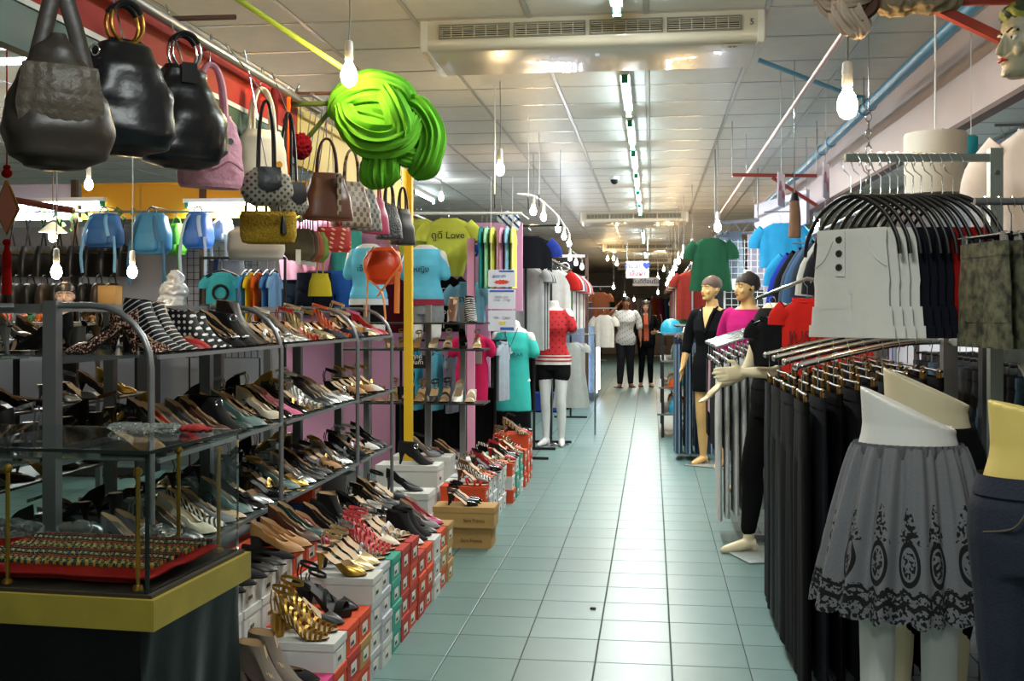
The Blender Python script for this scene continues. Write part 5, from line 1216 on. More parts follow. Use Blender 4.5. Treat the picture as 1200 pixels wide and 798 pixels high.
# ---- grey lace skirt on the white mannequin
def lace(nt, x, y, z):
    ang = nmath(nt, 'ARCTAN2', y, x); u = nmath(nt, 'MULTIPLY', ang, 14 / (2 * math.pi)); fu = nmath(nt, 'SUBTRACT', nmath(nt, 'FRACT', u), .5)
    # medallion rings centred at z=-.33
    a = nmath(nt, 'MULTIPLY', fu, 1.0); b = nmath(nt, 'MULTIPLY', nmath(nt, 'ADD', z, .315), 5.6)
    r = nmath(nt, 'SQRT', nmath(nt, 'ADD', nmath(nt, 'MULTIPLY', a, a), nmath(nt, 'MULTIPLY', b, b)))
    ring1 = nmath(nt, 'LESS_THAN', nmath(nt, 'ABSOLUTE', nmath(nt, 'SUBTRACT', r, .31)), .045)
    tc = nt.nodes.new('ShaderNodeTexCoord'); v = nt.nodes.new('ShaderNodeTexNoise'); v.inputs['Scale'].default_value = 95; v.inputs['Detail'].default_value = 1
    nt.links.new(tc.outputs['Object'], v.inputs['Vector'])
    leafy = nmath(nt, 'GREATER_THAN', v.outputs[0], .52)
    ringm = nmath(nt, 'MAXIMUM', ring1, nmath(nt, 'MULTIPLY', nmath(nt, 'LESS_THAN', r, .22), leafy))
    # sprigs rising above the medallions
    spr = nmath(nt, 'LESS_THAN', nmath(nt, 'ABSOLUTE', fu), nmath(nt, 'MULTIPLY', nmath(nt, 'SUBTRACT', -.14, z), 3.4))
    sprz = nmath(nt, 'MULTIPLY', nmath(nt, 'GREATER_THAN', z, -.26), nmath(nt, 'LESS_THAN', z, -.15))
    sp = nmath(nt, 'MULTIPLY', nmath(nt, 'MULTIPLY', spr, sprz), leafy)
    hemz = nmath(nt, 'ADD', z, nmath(nt, 'MULTIPLY', nmath(nt, 'SINE', nmath(nt, 'MULTIPLY', ang, 28)), .008))
    hem = nmath(nt, 'MULTIPLY', nmath(nt, 'LESS_THAN', hemz, -.385), leafy)
    wave = nmath(nt, 'LESS_THAN', nmath(nt, 'ABSOLUTE', nmath(nt, 'ADD', hemz, .428)), .007)
    wave2 = nmath(nt, 'LESS_THAN', nmath(nt, 'ABSOLUTE', nmath(nt, 'ADD', hemz, .395)), .005)
    m = nmath(nt, 'MAXIMUM', nmath(nt, 'MAXIMUM', ringm, sp), nmath(nt, 'MAXIMUM', hem, nmath(nt, 'MAXIMUM', wave, wave2)))
    return m
LACE = pattern_mat('lace_cloth', '6c6c70', '0a0a0b', lace, .9, var=.18, scale=300)
t = thing('lace_skirt', 'gathered grey net skirt with black embroidered medallions and scalloped hem', 'skirt', (c.x, c.y, 1.015), R(-12))
def skf(u, v):
    a = 2 * math.pi * u; fl = v ** .8
    hw, hd = lerp(.152, .262, fl), lerp(.112, .205, fl)
    f = (.006 + .016 * v) * math.sin(a * 13 + math.sin(a * 3) * 1.2) + .005 * math.sin(a * 31 + v * 2)
    z = -.47 * v - (.014 * abs(math.sin(a * 14)) if v > .97 else 0)
    return ((hw + f) * math.cos(a), (hd + f) * math.sin(a), z)
obj('net_cloth', MB().grid(skf, 260, 26, wrap=True), LACE, t)
def wbf(u, v):
    a = 2 * math.pi * u; f = .0035 * math.sin(a * 44); return ((.150 + f + .004 * math.sin(v * math.pi)) * math.cos(a), (.110 + f + .004 * math.sin(v * math.pi)) * math.sin(a), .008 - .04 * v)
obj('elastic_waistband', MB().grid(wbf, 220, 4, wrap=True), cloth('skirt band', '5b5b5e'), t)

# ---- mannequin head mask high up at the stall edge
c = P(1212, 92, 3.3)
t = thing('mannequin_bust', 'painted mannequin head with red lips and yellow-green hair wrap, high beside the pink fascia', 'mannequin', c, R(-78))
mb = MB(); mt, kk = head(mb, (0,0,0), .24); limb(mb, [(0,.02,.06),(0,.03,-.05)], [.05,.05])
obj('figure', remesh(mb, 'figure', .0045, 2), M('mask_grey_skin', 'a39a80', .45), t); face_parts(t, mt, kk, lip='a5202a')
obj('hair_wrap', lump('hair_wrap', [((0,.02,.19),.085,(.95,1.1,.75)), ((0,-.03,.19),.07,(1,1,.6)), ((0,.07,.13),.06,(1.1,.9,1.2))], .007, .006, 40, (1,1,1), 2, 2), pattern_mat('yellow_green_wrap', '8a8a3a', '3a4028', lambda nt, x, y, z: nmath(nt, 'GREATER_THAN', nmath(nt, 'SINE', nmath(nt, 'MULTIPLY', nmath(nt, 'ADD', z, x), 130)), .2), .7), t)
obj('hanging_cord', MB().tube([(0,.03,.24),(0,.03,CEIL - c.z)], .003, 6), BLACK, t)

# ---- two people walking in the aisle
SKIN = M('skin_brown', '8a5a40', .55); HAIR = M('hair_black', '0d0b0b', .45, bump=.3, scale=60)
c = PZ(733, 454)
t = thing('person', 'man in white patterned shirt and dark trousers, one arm raised to his head', 'person', c, R(6))
mb = MB(); mrows = [(z, hw * (1.02 if z < 1.1 else 1.12), hd, yo) for z, hw, hd, yo in FT]; torso(mb, rows=mrows)
mt, kk = head(mb, (.0, -.01, 1.5), .225, (R(4), 0, R(20)))
kn = ((-.09,-.05,.5),(.09,.02,.5)); ak = ((-.11,-.06,.085),(.1,.05,.085))
legs(mb, knees=kn, ank=ak, toe=((-.35,-1,0),(.35,-1,0)))
limb(mb, [(-.19,0,1.4),(-.27,-.02,1.33),(-.33,-.05,1.32),(-.26,-.09,1.42),(-.17,-.09,1.52)], [.052,.048,.042,.036,.026]); hand(mb, (-.17,-.09,1.52), (.6,.1,.8), (.1,-1,.1))
limb(mb, [(.19,0,1.4),(.25,.02,1.26),(.27,.02,1.13),(.275,-.03,1.0),(.28,-.06,.9)], [.052,.048,.042,.036,.026]); hand(mb, (.28,-.06,.9), (0,-.2,-1), (-.2,-1,0))
obj('figure', remesh(mb, 'figure', .0065, 3), SKIN, t); face_parts(t, mt, kk, brow='15100d', lip='7a4438')
hair_cap(t, mt, .225, HAIR, .02, 4)
shm = pattern_mat('white_print_shirt', 'c9c9c8', '4d5560', lambda nt, x, y, z: nmath(nt, 'GREATER_THAN', nmath(nt, 'MULTIPLY', nmath(nt, 'SINE', nmath(nt, 'MULTIPLY', x, 75)), nmath(nt, 'SINE', nmath(nt, 'MULTIPLY', nmath(nt, 'ADD', z, nmath(nt, 'MULTIPLY', x, .6)), 65))), .82), .85)
mb = MB(); torso(mb, .80, 1.46, .022, rows=mrows)
limb(mb, [(-.18,0,1.39),(-.26,-.02,1.33),(-.31,-.045,1.32)], [.07,.066,.064]); limb(mb, [(.18,0,1.39),(.245,.02,1.27),(.265,.02,1.14)], [.07,.066,.064])
obj('shirt', remesh(mb, 'shirt', .009, 2), shm, t)
mb = MB(); torso(mb, .8, .95, .014, rows=mrows); legs(mb, knees=kn, ank=((-.11,-.06,.1),(.1,.05,.1)), inf=.022, feet=False); obj('trousers', remesh(mb, 'trousers', .01, 2), cloth('charcoal trousers', '26262b'), t)
for s, (ax, ay) in zip((-1, 1), ((-.11,-.06),(.1,.05))): obj('sandal', MB().rbox((ax + s*.03, ay - .06, .008), (.095, .25, .016), .006, s*R(-18)), M('sandal_brown', '3a2a20', .6), t)
c = PZ(757, 453)
t = thing('person', 'woman with long black hair in a black cardigan and black jeans', 'person', c, R(4), sc=.955)
mb = MB(); torso(mb); mt, kk = head(mb, (.0,-.005,1.51), .22, (R(6),0,R(-8)))
kn = ((-.08,.01,.5),(.08,-.06,.5)); ak = ((-.1,.06,.085),(.09,-.07,.085)); legs(mb, knees=kn, ank=ak, toe=((-.25,-1,0),(.3,-1,0)))
limb(mb, [(-.165,0,1.39),(-.225,.02,1.26),(-.24,.02,1.13),(-.25,-.03,1.0),(-.255,-.06,.9)], [.047,.042,.036,.032,.024]); hand(mb, (-.255,-.06,.9), (0,-.2,-1), (.2,-1,0))
limb(mb, [(.165,0,1.39),(.23,.02,1.27),(.26,.01,1.14),(.24,-.1,1.1),(.19,-.19,1.09)], [.047,.042,.036,.032,.024]); hand(mb, (.19,-.19,1.09), (-.7,-.7,-.1), (0,-.2,1))
obj('figure', remesh(mb, 'figure', .0065, 3), M('skin_light', 'b98a6a', .55), t); face_parts(t, mt, kk, brow='15100d', lip='9a4a44')
hb = MB(); hb.loft([ell(z*.22, hw*1.08, (b-f)/2*(1.0 if z < .6 else 1.06), (b+f)/2+(.02 if z < .6 else .004), n=24) for z, hw, f, b in HEADK[4:]] + [ell(.228, .01, .02, .012, n=24)])
for s in (-1, 1): hb.tube(spline([(s*.055,-.03,.2),(s*.083,-.035,.1),(s*.085,-.06,-.05),(s*.08,-.11,-.2),(s*.07,-.13,-.32)], 4), [.03,.032,.034,.036,.038,.038,.04,.04,.042,.042,.042,.042,.04,.036,.03,.022,.012], 10)
hb.tube(spline([(0,.06,.17),(0,.09,.05),(0,.1,-.1),(0,.11,-.3)], 4), [.07,.075,.08,.085,.09,.092,.095,.095,.095,.09,.085,.07,.04], 12)
hr = obj('hair', remesh(hb, 'hair', .008, 2), HAIR, t); hr.matrix_local = mt
mb = MB(); torso(mb, .88, 1.43, .012); obj('orange_top', remesh(mb, 'orange_top', .01, 2), cloth('dusty orange', 'b0573f'), t)
mb = MB()
for s in (-1, 1):
    mb.loft([[(s*x, y, z) for x, y in ((.05,-.14+yy),(.14,-.125+yy),(.185,-.03),(.17,.1),(.02,.125),(.02,.1),(.15,.08),(.16,-.03),(.12,-.1+yy),(.05,-.125+yy))] for z, yy in ((.84,.01),(1.0,.01),(1.12,.02),(1.26,0),(1.36,.03),(1.42,.05))])
limb(mb, [(-.155,0,1.38),(-.225,.02,1.26),(-.243,.02,1.13),(-.252,-.03,1.0)], [.06,.054,.05,.044]); limb(mb, [(.155,0,1.38),(.23,.02,1.27),(.262,.01,1.14),(.24,-.1,1.1)], [.06,.054,.05,.046])
obj('cardigan', remesh(mb, 'cardigan', .01, 1), BLKC, t)
mb = MB(); torso(mb, .8, .95, .012); legs(mb, knees=kn, ank=((-.1,.06,.1),(.09,-.07,.1)), inf=.012, feet=False); obj('jeans', remesh(mb, 'jeans', .01, 2), cloth('black jeans', '0e0e12'), t)
for ax, ay in ((-.1,.06),(.09,-.07)): obj('shoe', MB().rbox((ax, ay - .06, .01), (.085, .24, .02), .007), M('sandal_brown'), t)
t2 = thing('shoulder_bag', 'brown leather shoulder bag at the side of the woman with long hair', 'bag', (c.x + .33, c.y - .0, .98), R(75))
obj('bag_body', loft_rows([(0,.11,.03),(-.05,.13,.045),(-.16,.13,.05),(-.2,.11,.04)], 24, 3, 3), M('bag_brown', '4a3322', .5), t2); obj('strap', MB().tube(spline([(-.1,0,0),(-.04,.02,.25),(.02,.06,.4),(.06,.03,.25),(.1,0,0)], 4), .009, 6), M('bag_brown'), t2)
# ================================================================ stalls behind the shoe racks (backdrop plane about 9.5 m away)
BY = 9.55
PINK = M('pink_board', 'cf93b4', .7, var=.05, scale=2); GREYB = M('grey_board', '8f8d92', .7)
xl, xr = PY(330, 300, BY).x, PY(612, 300, BY).x
xm = PY(574, 300, BY).x
o = setting('wall_pink_partition', MB().box((xl, BY, 0), (xm, BY + .04, 2.2)), PINK)
o = setting('wall_pink_upper_panel', MB().box((xm, BY, 1.42), (xr, BY + .04, 2.2)), PINK)
o = setting('wall_grey_partition', MB().box((PY(-60, 300, BY).x, BY, 0), (xl - .005, BY + .04, 2.2)), GREYB)
t = thing('pink_post', 'slim pink square post in front of the pastel clothes', 'post'); p = PY(552, 300, 8.9)
obj('post', MB().box((p.x - .03, 8.88, 0), (p.x + .03, 8.93, CAMZ + (367 - 278) / F * 8.9)), M('pink_post', 'd08fae', .6), t)
# fascia panels with glowing tubes below
FY = 9.3
def zz(py, Y=FY): return CAMZ + (367 - py) / F * (Y / CA * .985)
for px0, px1, c, lab, n in ((95, 236, 'd79a1f', 'orange-yellow two-panel fascia board above the blue backpacks', 2), (241, 356, 'd79a1f', 'orange-yellow fascia board directly over the glowing tube', 1), (-40, 84, 'c9c3d6', 'pale lilac fascia board above the black tote bags', 1), (356, 476, 'd79a1f', 'orange-yellow fascia board behind the small structured handbags', 1)):
    a, b = PY(px0, 230, FY).x, PY(px1, 230, FY).x; t = thing('fascia_board', lab, 'fascia', (0, FY, 0)); m = M('fascia ' + c, c, .55)
    for k in range(n): obj('panel', MB().box((lerp(a, b, k/n) + .006, 0, zz(248)), (lerp(a, b, (k+1)/n) - .006, .03, zz(207))), m, t)
    obj('frame', MB().box((a, -.01, zz(250)), (b, .035, zz(247))).box((a, -.01, zz(208)), (b, .035, zz(205))), m, t)
for k, px in enumerate((88, 238)):
    x = PY(px, 230, FY).x; t = thing('brown_post', 'dark brown wooden post ' + ['between the lilac and orange fascias', 'between two of the orange fascias'][k], 'post'); obj('post', MB().box((x - .025, FY - .03, 0), (x + .025, FY + .02, zz(200))), M('post_brown', '4a3628', .6), t)
for k, (px, py) in enumerate([(45, 240), (297, 240)]):
    q = PY(px, py, FY - .045); tube_light(q.x, q.y, q.z + .06, R(90), 'glowing fluorescent tube under the ' + ['lilac', 'orange-yellow'][k] + ' fascia')
stick('red_brown_rod', 'reddish brown rod slanting across in front of the lilac fascia', PY(8, 233, 9.05), PY(87, 247, 9.05), .03, M('red_brown', '6d3427', .5))
q = PY(87, 247, 9.05); obj('end_bracket', MB().tube([q, (q.x, 9.28, q.z)], .012, 8), STEEL, bpy.data.objects['red_brown_rod'])
# ---- black tote bags in a row
for k in range(9):
    px = -4 + k * 18.5; q = PY(px, 248, 9.2)
    t = thing('tote_bag', ORD[k] + ' black leather tote with long straps along the rail from the red tassel', 'bag', (q.x, 9.2, zz(249, 9.2)), R(rnd.uniform(80, 90)), 'black totes in a hanging row')
    for s in (-1, 1): obj('strap', MB().tube([(0, s*.02, 0), (s*.05, s*.02, -.2), (s*.065, s*.02, -.27)], .008, 6), BLACK, t)
    obj('bag_body', loft_rows([(-.24,.075,.025),(-.3,.1,.04),(-.45,.12,.045),(-.52,.115,.04)], 20, 3, 2, .006, k), M('black_tote', '17140f', .35), t)
    obj('metal_trim', MB().box((-.07,-.046,-.31),(.07,-.04,-.3)), BRASS, t)
t = thing('hanging_rail', 'thin steel rail carrying the black totes and backpacks', 'rail'); obj('rail', MB().tube([PY(-20, 248, 9.22), PY(255, 248, 9.22)], .01, 8), STEEL, t)
for px in (-12, 90, 240): q = PY(px, 248, 9.22); obj('rail_bracket', MB().tube([q, q + Vector((0, .1, .02)), q + Vector((0, .34, .02))], .008, 6), STEEL, t)
# dark cabinet below with bags and boxes
a, b = PY(-30, 300, 9.1).x, PY(178, 300, 9.1).x
t = thing('display_shelf', 'low black shelf unit crowded with dark bags below the tote row', 'shelf', (0, 9.1, 0))
for z in (0, .55, 1.1, 1.42): obj('shelf_board', MB().box((a, -.3, z), (b, .14, z + .02)), M('black_board', '1a1816', .6), t)
for x in (a, lerp(a, b, .5), b): obj('side_panel', MB().box((x - .012, -.3, 0), (x + .012, .14, 1.44)), M('black_board'), t)
for k in range(9):
    px = 2 + k * 16; q = PY(px, 300, 8.95); c = ['1b1815', '26201a', '15130f', '3a2c1e'][k % 4]
    t = thing('handbag', ['dark', 'brownish black', 'jet black', 'umber'][k % 4] + ' handbag with white price tag, ' + ORD[k] + ' on the black shelf unit', 'bag', (q.x, 8.98, 1.441), R(rnd.uniform(82, 90)), 'dark bags on the black shelf' + str(k % 4))
    obj('bag_body', loft_rows([(0,.1,.05),(.12,.105,.05),(.2,.085,.035),(.22,.06,.02)], 18, 3, 2, .008, k), M('dkbag' + c, c, .4), t); obj('handle', arch(.05, .2, .09, 0, .006), BLACK, t)
    obj('price_tag', MB().box((-.015,-.058,.06),(.015,-.056,.12)), WHITEP, t)
q = PY(129, 300, 8.75); t = thing('kraft_carton', 'plain kraft cardboard carton standing among the dark bags', 'box', (q.x, 8.75, 1.41)); obj('carton', MB().rbox((0,0,.11),(.16,.12,.22),.003), cardboard('kraft brown'), t); obj('flap', MB().box((-.08,-.06,.22),(.08,.06,.224)), cardboard('kraft brown'), t)
t = thing('low_table', 'low cloth-covered table under the soft toys', 'table', (0, 8.1, 0)); a, b = PY(-40, 345, 8.1).x, PY(203, 345, 8.1).x
obj('table_top', MB().box((a, -.35, 1.3), (b, .68, 1.33)), M('table_top_grey', '6b655f', .6), t)
for x in (a + .03, b - .03):
    for y in (-.32, .65): obj('leg', MB().box((x - .02, y - .02, 0), (x + .02, y + .02, 1.3)), DARKMETAL, t)
# soft toys and heaped trinkets
for k, (px, py, r, c, lab) in enumerate([(8, 338, .07, 'c96a5c', 'salmon'), (22, 334, .06, 'd98a80', 'pink'), (30, 326, .055, 'b86a3a', 'orange-brown'), (36, 325, .05, '3a6b46', 'green'), (105, 335, .06, '8a6a48', 'tan'), (118, 332, .06, '6e5034', 'brown'), (132, 328, .055, 'a07a50', 'honey'), (96, 326, .05, '5a3c28', 'dark brown'), (172, 332, .055, 'c9501f', 'orange'), (182, 337, .05, 'b8311f', 'red'), (166, 335, .05, 'd9c04a', 'yellow'), (42, 338, .05, 'c9b9a0', 'beige')]):
    q = PY(px, py, 7.95); t = thing('soft_toy', lab + ' plush toy sitting on the low table', 'toy', (q.x, 7.95 + .1 * (k % 3), 1.331), R(rnd.uniform(-30, 30)))
    m = cloth('plush ' + c, c, .95); s = r * .66
    obj('toy_body', MB().ball((0,0,s*.9), s, 10, (1,.9,.95)), m, t); obj('toy_head', MB().ball((0,-.01,s*2.3), s*.75, 10), m, t)
    for sx in (-1, 1):
        obj('ear', MB().ball((sx*s*.55,0,s*2.95), s*.26, 8), m, t); obj('arm', MB().ball((sx*s*.95,-s*.3,s*1.1), s*.34, 8, (1,1,1.3)), m, t); obj('foot', MB().ball((sx*s*.5,-s*.75,s*.3), s*.36, 8), m, t)
        obj('eye', MB().ball((sx*s*.28,-s*.72,s*2.4), s*.08, 6), BLACK, t)
q = PY(72, 340, 7.7); t = thing('doll_bust', 'mannequin bust with long black hair and red lips among the soft toys', 'mannequin', (q.x, 7.75, 1.388), R(25))
mb = MB(); mt, kk = head(mb, (0,0,.05), .2); limb(mb, [(0,.01,.09),(0,.015,.0)], [.045,.06]); obj('figure', remesh(mb, 'figure', .006, 2), M('doll_skin', 'c9a084', .5), t); face_parts(t, mt, kk, lip='a02020'); hair_cap(t, mt, .2, HAIR, .03, 1)
# ---- conical lamp
q = PY(62, 272, 7.6); t = thing('cone_lamp', 'small white conical lampshade glowing in front of the black totes', 'light', q)
obj('lamp_shade', MB().lathe([(.012,.075),(.02,.07),(.10,.0),(.098,-.002),(.018,.066)], 24), M('shade_white', 'd9d6c6', .6), t); obj('bulb', bulb_me, BULB_EM, t, (0,0,.03)); obj('wire', MB().tube([(0,0,.07),(0,0,CEIL - q.z)], .004, 6), BLACK, t)
# ---- blue backpacks
def backpack(px, py0, py1, wpx, c, label, Y=8.9, st='7fb2d9', rz=0):
    k = Y / CA / F; h = (py1 - py0) * k; w = wpx * k / 2; q = PY(px, py0, Y); t = thing('backpack', label, 'bag', q, rz); m = M('nylon ' + c, c, .5, bump=.3, scale=16)
    obj('bag_body', loft_rows([(0, w*.62, .05), (-.03, w*.8, .09), (-h*.5, w*.98, .12), (-h*.85, w, .12), (-h, w*.8, .09)], 28, 3, 4, .012, px), m, t)
    obj('front_pocket', loft_rows([(-h*.5, w*.55, .03), (-h*.6, w*.62, .04), (-h*.88, w*.62, .04), (-h*.93, w*.5, .03)], 20, 3.4, 2), m, t, (0, -.105, 0))
    for s in (-1, 1):
        obj('shoulder_strap', MB().tube(spline([(s*w*.35, -.07, -.02), (s*w*.5, -.13, -h*.3), (s*w*.7, -.145, -h*.7)], 4), .016, 8, flat=.35), M('strap ' + st, st, .6), t)
        obj('dangling_strap', MB().tube(spline([(s*w*.85, -.1, -h*.7), (s*w*.95, -.11, -h*1.2), (s*w*.9, -.1, -h*1.75)], 4), .014, 8, flat=.35), M('strap ' + st), t)
    obj('grab_loop', arch(.04, -.01, .06, 0, .007), M('strap ' + st), t); rz_ = PY(100, 248, 9.22).z + .008 - q.z
    obj('hook', MB().tube([(0, -.004, .045), (0, .0, .06), (0, (9.22 - Y) * .5, .06), (0, 9.22 - Y, rz_)], .004, 6), STEEL, t); return t
backpack(122, 250, 292, 46, '2f5f9c', 'blue nylon backpack with pale blue dangling straps', st='6aa3cf')
backpack(178, 250, 300, 48, '3a7fb0', 'steel blue backpack with dark straps and mesh pocket', st='2f5f86')
backpack(232, 249, 293, 34, '2b62b4', 'royal blue shiny backpack with pale grey straps', st='9fb3cf')
backpack(207, 262, 300, 20, '5fb23a', 'lime green backpack squeezed between two blue ones', st='4f9a2f', Y=9.24)
backpack(262, 255, 285, 20, '8f9aa3', 'pale grey backpack beside the royal blue one', st='aab4bd', Y=9.24)
q = PY(198, 345, 8.3); t = thing('plastic_sack', 'big crumpled silver-white plastic sack standing below the backpacks', 'sack', (q.x, 8.35, 1.331))
obj('film', lump('film', [((0,0,.12),.12,(1,.8,1)), ((.02,0,.24),.1,(1.1,.8,1)), ((.03,0,.34),.07,(1,.8,1))], .013, .014, 22, (1,1,1), 1, 5), M('silver_sack', 'b9bdc2', .25, .2), t)
# faux leaves
for k, (px, py) in enumerate([(79, 256), (98, 250), (150, 249), (61, 250)]):
    q = PY(px, py, 9.29); t = thing('leaf_sprig', 'sprig of artificial green leaves tucked on the tote rail, ' + ['above the conical lamp', 'beside the brown post', 'between two backpacks', 'beside the lamp cord'][k], 'plant', q)
    for j in range(9):
        a = j * 2.4; r = .05 + .01 * (j % 3); x, y, z = .05*math.cos(a), -.04 + .03*math.sin(a), -.04*(j % 4) + .03
        obj('leaf', MB().add([(x,y,z),(x+r*.5*math.cos(a)-.02*math.sin(a),y-.02,z+.02),(x+r*math.cos(a),y-.03,z-r*.6),(x+r*.5*math.cos(a)+.02*math.sin(a),y-.01,z-.02)], [(0,1,2,3)]), M('leaf_green', '4f8f2a', .6), t)
# ---- red tassel ornament
q = P(8, 245, 4.6); t = thing('tassel_ornament', 'pink diamond ornament with gold border and long red tassel', 'ornament', q, R(8))
obj('diamond', MB().add([(0,-.008,.115),(.045,-.008,0),(0,-.008,-.1),(-.045,-.008,0),(0,.008,.115),(.045,.008,0),(0,.008,-.1),(-.045,.008,0)], [(0,3,2,1),(4,5,6,7),(0,1,5,4),(1,2,6,5),(2,3,7,6),(3,0,4,7)]).mesh('diamond', flat=True), M('coral_pink', 'd98a7a', .5), t)
obj('gold_border', MB().tube([(0,0,.12),(.05,0,0),(0,0,-.105),(-.05,0,0),(0,0,.12)], .006, 6), BRASS, t)
for z, r in ((.15,.02),(.175,.014),(-.14,.016)): obj('knot', MB().ball((0,0,z), r, 8, (1.2,.8,1)), cloth('tassel red', 'b01a14'), t)
obj('tassel', MB().tube([(0,0,-.13),(0,0,-.17),(0,0,-.19),(0,0,-.36)], [.006,.012,.018,.02], 10), cloth('tassel red'), t); obj('cord', MB().tube([(0,0,.17),(0,0,CEIL - q.z)], .003, 6), cloth('tassel red'), t)
# ---- shirts on a small rack (teal, blue, yellow, orange)
RY = 8.55; q0, q1 = PY(235, 308, RY), PY(334, 308, RY)
t = thing('garment_rack', 'black garment rack with bright shirts beside the grey mesh panel', 'rack', (0, RY, 0))
obj('top_rail', MB().tube([(q0.x, 0, q0.z + .04), (q1.x, 0, q1.z + .04)], .012, 8), BLACK, t)
for x in (q0.x, q1.x): obj('upright', MB().tube([(x, 0, 0), (x, 0, q0.z + .04)], .012, 8), BLACK, t)
for x in (q0.x, q1.x): obj('foot_bar', MB().box((x-.02,-.25,0),(x+.02,.25,.025)), BLACK, t)
for k, (px, c, nm, rz) in enumerate([(260, '3a9aa8', 'teal', 5), (289, '3f7fc9', 'bright blue', 92), (295, 'd1b422', 'yellow', 92), (304, 'd1591f', 'orange', 92), (314, '4a7ab5', 'denim blue', 92), (322, '7aa3cf', 'sky blue', 92)]):
    x = PY(px, 315, RY).x; hanger('black hanger holding the ' + nm + ' shirt on the black rack', (x, RY, q0.z + .015), R(rz), 'black hangers on the small rack')
    tt = shirt(nm + ' shirt hanging on the black garment rack', c, (x, RY, q0.z - .085), R(rz), w=.13 if k == 0 else .15, l=.6, sl=.04 if k == 0 else .04, d=.035 if k == 0 else .02, sw=.05 if k == 0 else .03)
    if k == 0: obj('ring_print', MB().tube([(.06*math.cos(a), -.042, -.16 + .06*math.sin(a)) for a in (2*math.pi*i/20 for i in range(21))], .012, 6), BLACK, tt)
# mesh panel
q = PY(262, 300, 9.4); t = thing('mesh_panel', 'grey wire mesh panel between the backpacks and the pink partition', 'panel', (q.x, 9.42, 1.0))
mb = MB()
for k in range(12): mb.bar((-.35 + k*.06, 0, 0), (-.35 + k*.06, 0, 1.0), .006, .006)
obj('vertical_wires', mb, DARKMETAL, t, kind='stuff'); mb = MB()
for k in range(16): mb.bar((-.36, 0, k*.064), (.32, 0, k*.064), .006, .006)
obj('cross_wires', mb, DARKMETAL, t, kind='stuff')
for s in (-1, 1): obj('leg', MB().bar((s*.33, 0, -1.0), (s*.33, 0, 0), .012, .012), DARKMETAL, t)
for k, px in enumerate([251, 259, 267]):
    x = PY(px, 300, 9.2).x; trousers(['charcoal', 'navy', 'grey'][k] + ' trousers hanging on the mesh panel', cloth('tr' + str(k), ['33343a', '1c2440', '5c5e66'][k]), (x, 9.37 - .045 * k, 1.9), R(4), l=.75, w=.12, hem=.08, d=.014)
# ---- pink partition display: hanging garments
def wallshirt(px, py, nm, c, Y=9.3, txt=None, ts=.07, tcol='16181a', **kw):
    q = PY(px, py, Y); q.z -= .0
    hanger('dark hanger holding the ' + nm + ' on the pink partition', (q.x, Y, q.z + .07), 0, None)
    t = shirt(nm + ' hanging on the pink partition', c, q, 0, **kw)
    if txt:
        for i, s in enumerate(txt.split('\n')): print_on(t, s, ts, M('ink' + tcol, tcol, .8), 0, -.05, -.15 - i * ts * 1.15)
    return t
wallshirt(526, 256, 'lime shirt lettered LOVE', 'c2c64e', txt='ดูดี Love', ts=.085, w=.2, l=.5, flare=.62, sl=.1, amp=.004)
wallshirt(491, 257, 'plain lime shirt beside the lettered lime one', 'bcc352', Y=9.42, w=.19, l=.48, flare=.7, sl=.1)
wallshirt(517, 322, 'black shirt lettered in white capitals', '0f0f10', Y=9.44, txt='AMBITION\nMAKES\nPEOPLE\nGI', ts=.085, tcol='c9c9c6', w=.17, l=.5, sl=.08)
wallshirt(549, 331, 'small pale blue shirt with dark lettering', '7fb8cf', Y=9.3, txt='STYLE\nBE', ts=.06, w=.15, l=.34, sl=.1)
wallshirt(370, 256, 'rose pink shirt tapering to the hem', 'd58aa6', Y=9.3, w=.17, l=.46, flare=.6, sl=.06)
wallshirt(345, 262, 'pale pink top half hidden by pouches', 'd9a0b5', Y=9.4, w=.15, l=.5, flare=.8, sl=.05)
wallshirt(405, 258, 'turquoise sleeveless top', '4fb0a0', Y=9.46, w=.15, l=.48, flare=.8, sl=0)
wallshirt(462, 300, 'grey-blue top behind the yellow post', '6d8fae', Y=9.31, w=.12, l=.5, sl=0)
for k, (px, py, c, nm) in enumerate([(368, 320, '171a26', 'navy'), (452, 322, '5c1522', 'wine red'), (392, 318, '2f5fae', 'cobalt blue'), (345, 325, '27303f', 'slate')]):
    q = PY(px, py, [9.24, 9.2, 9.36, 9.5][k]); trousers(nm + ' shorts pinned on the pink partition', cloth('sh' + c, c), q, 0, name='shorts', cat='shorts', l=.34 if k != 1 else .5, w=.16, hem=.1)
# UK flag cushion
q = PY(546, 283, 9.4); t = thing('flag_cushion', 'small cushion with a blue, red and white cross flag print beside the lime shirt', 'cushion', q)
obj('cushion', loft_rows([(-.13,.1,.01),(-.1,.11,.03),(0,.115,.04),(.1,.11,.03),(.13,.1,.01)], 20, 5, 2), cloth('flag blue', '223a8c'), t)
for nm, c, hw in (('white_cross', 'd9d9d9', .03), ('red_cross', 'b01f2c', .016)):
    y = -.045 if nm == 'white_cross' else -.048
    obj(nm, MB().box((-hw, y, -.12), (hw, y + .01, .12)).box((-.105, y, -hw), (.105, y + .01, hw)), cloth('flag ' + c, c), t)
obj('white_saltire', MB().bar((-.09,-.042,-.11),(.09,-.042,.11),.02,.02,(0,1,0)).bar((-.09,-.042,.11),(.09,-.042,-.11),.02,.02,(0,1,0)), cloth('flag d9d9d9'), t)
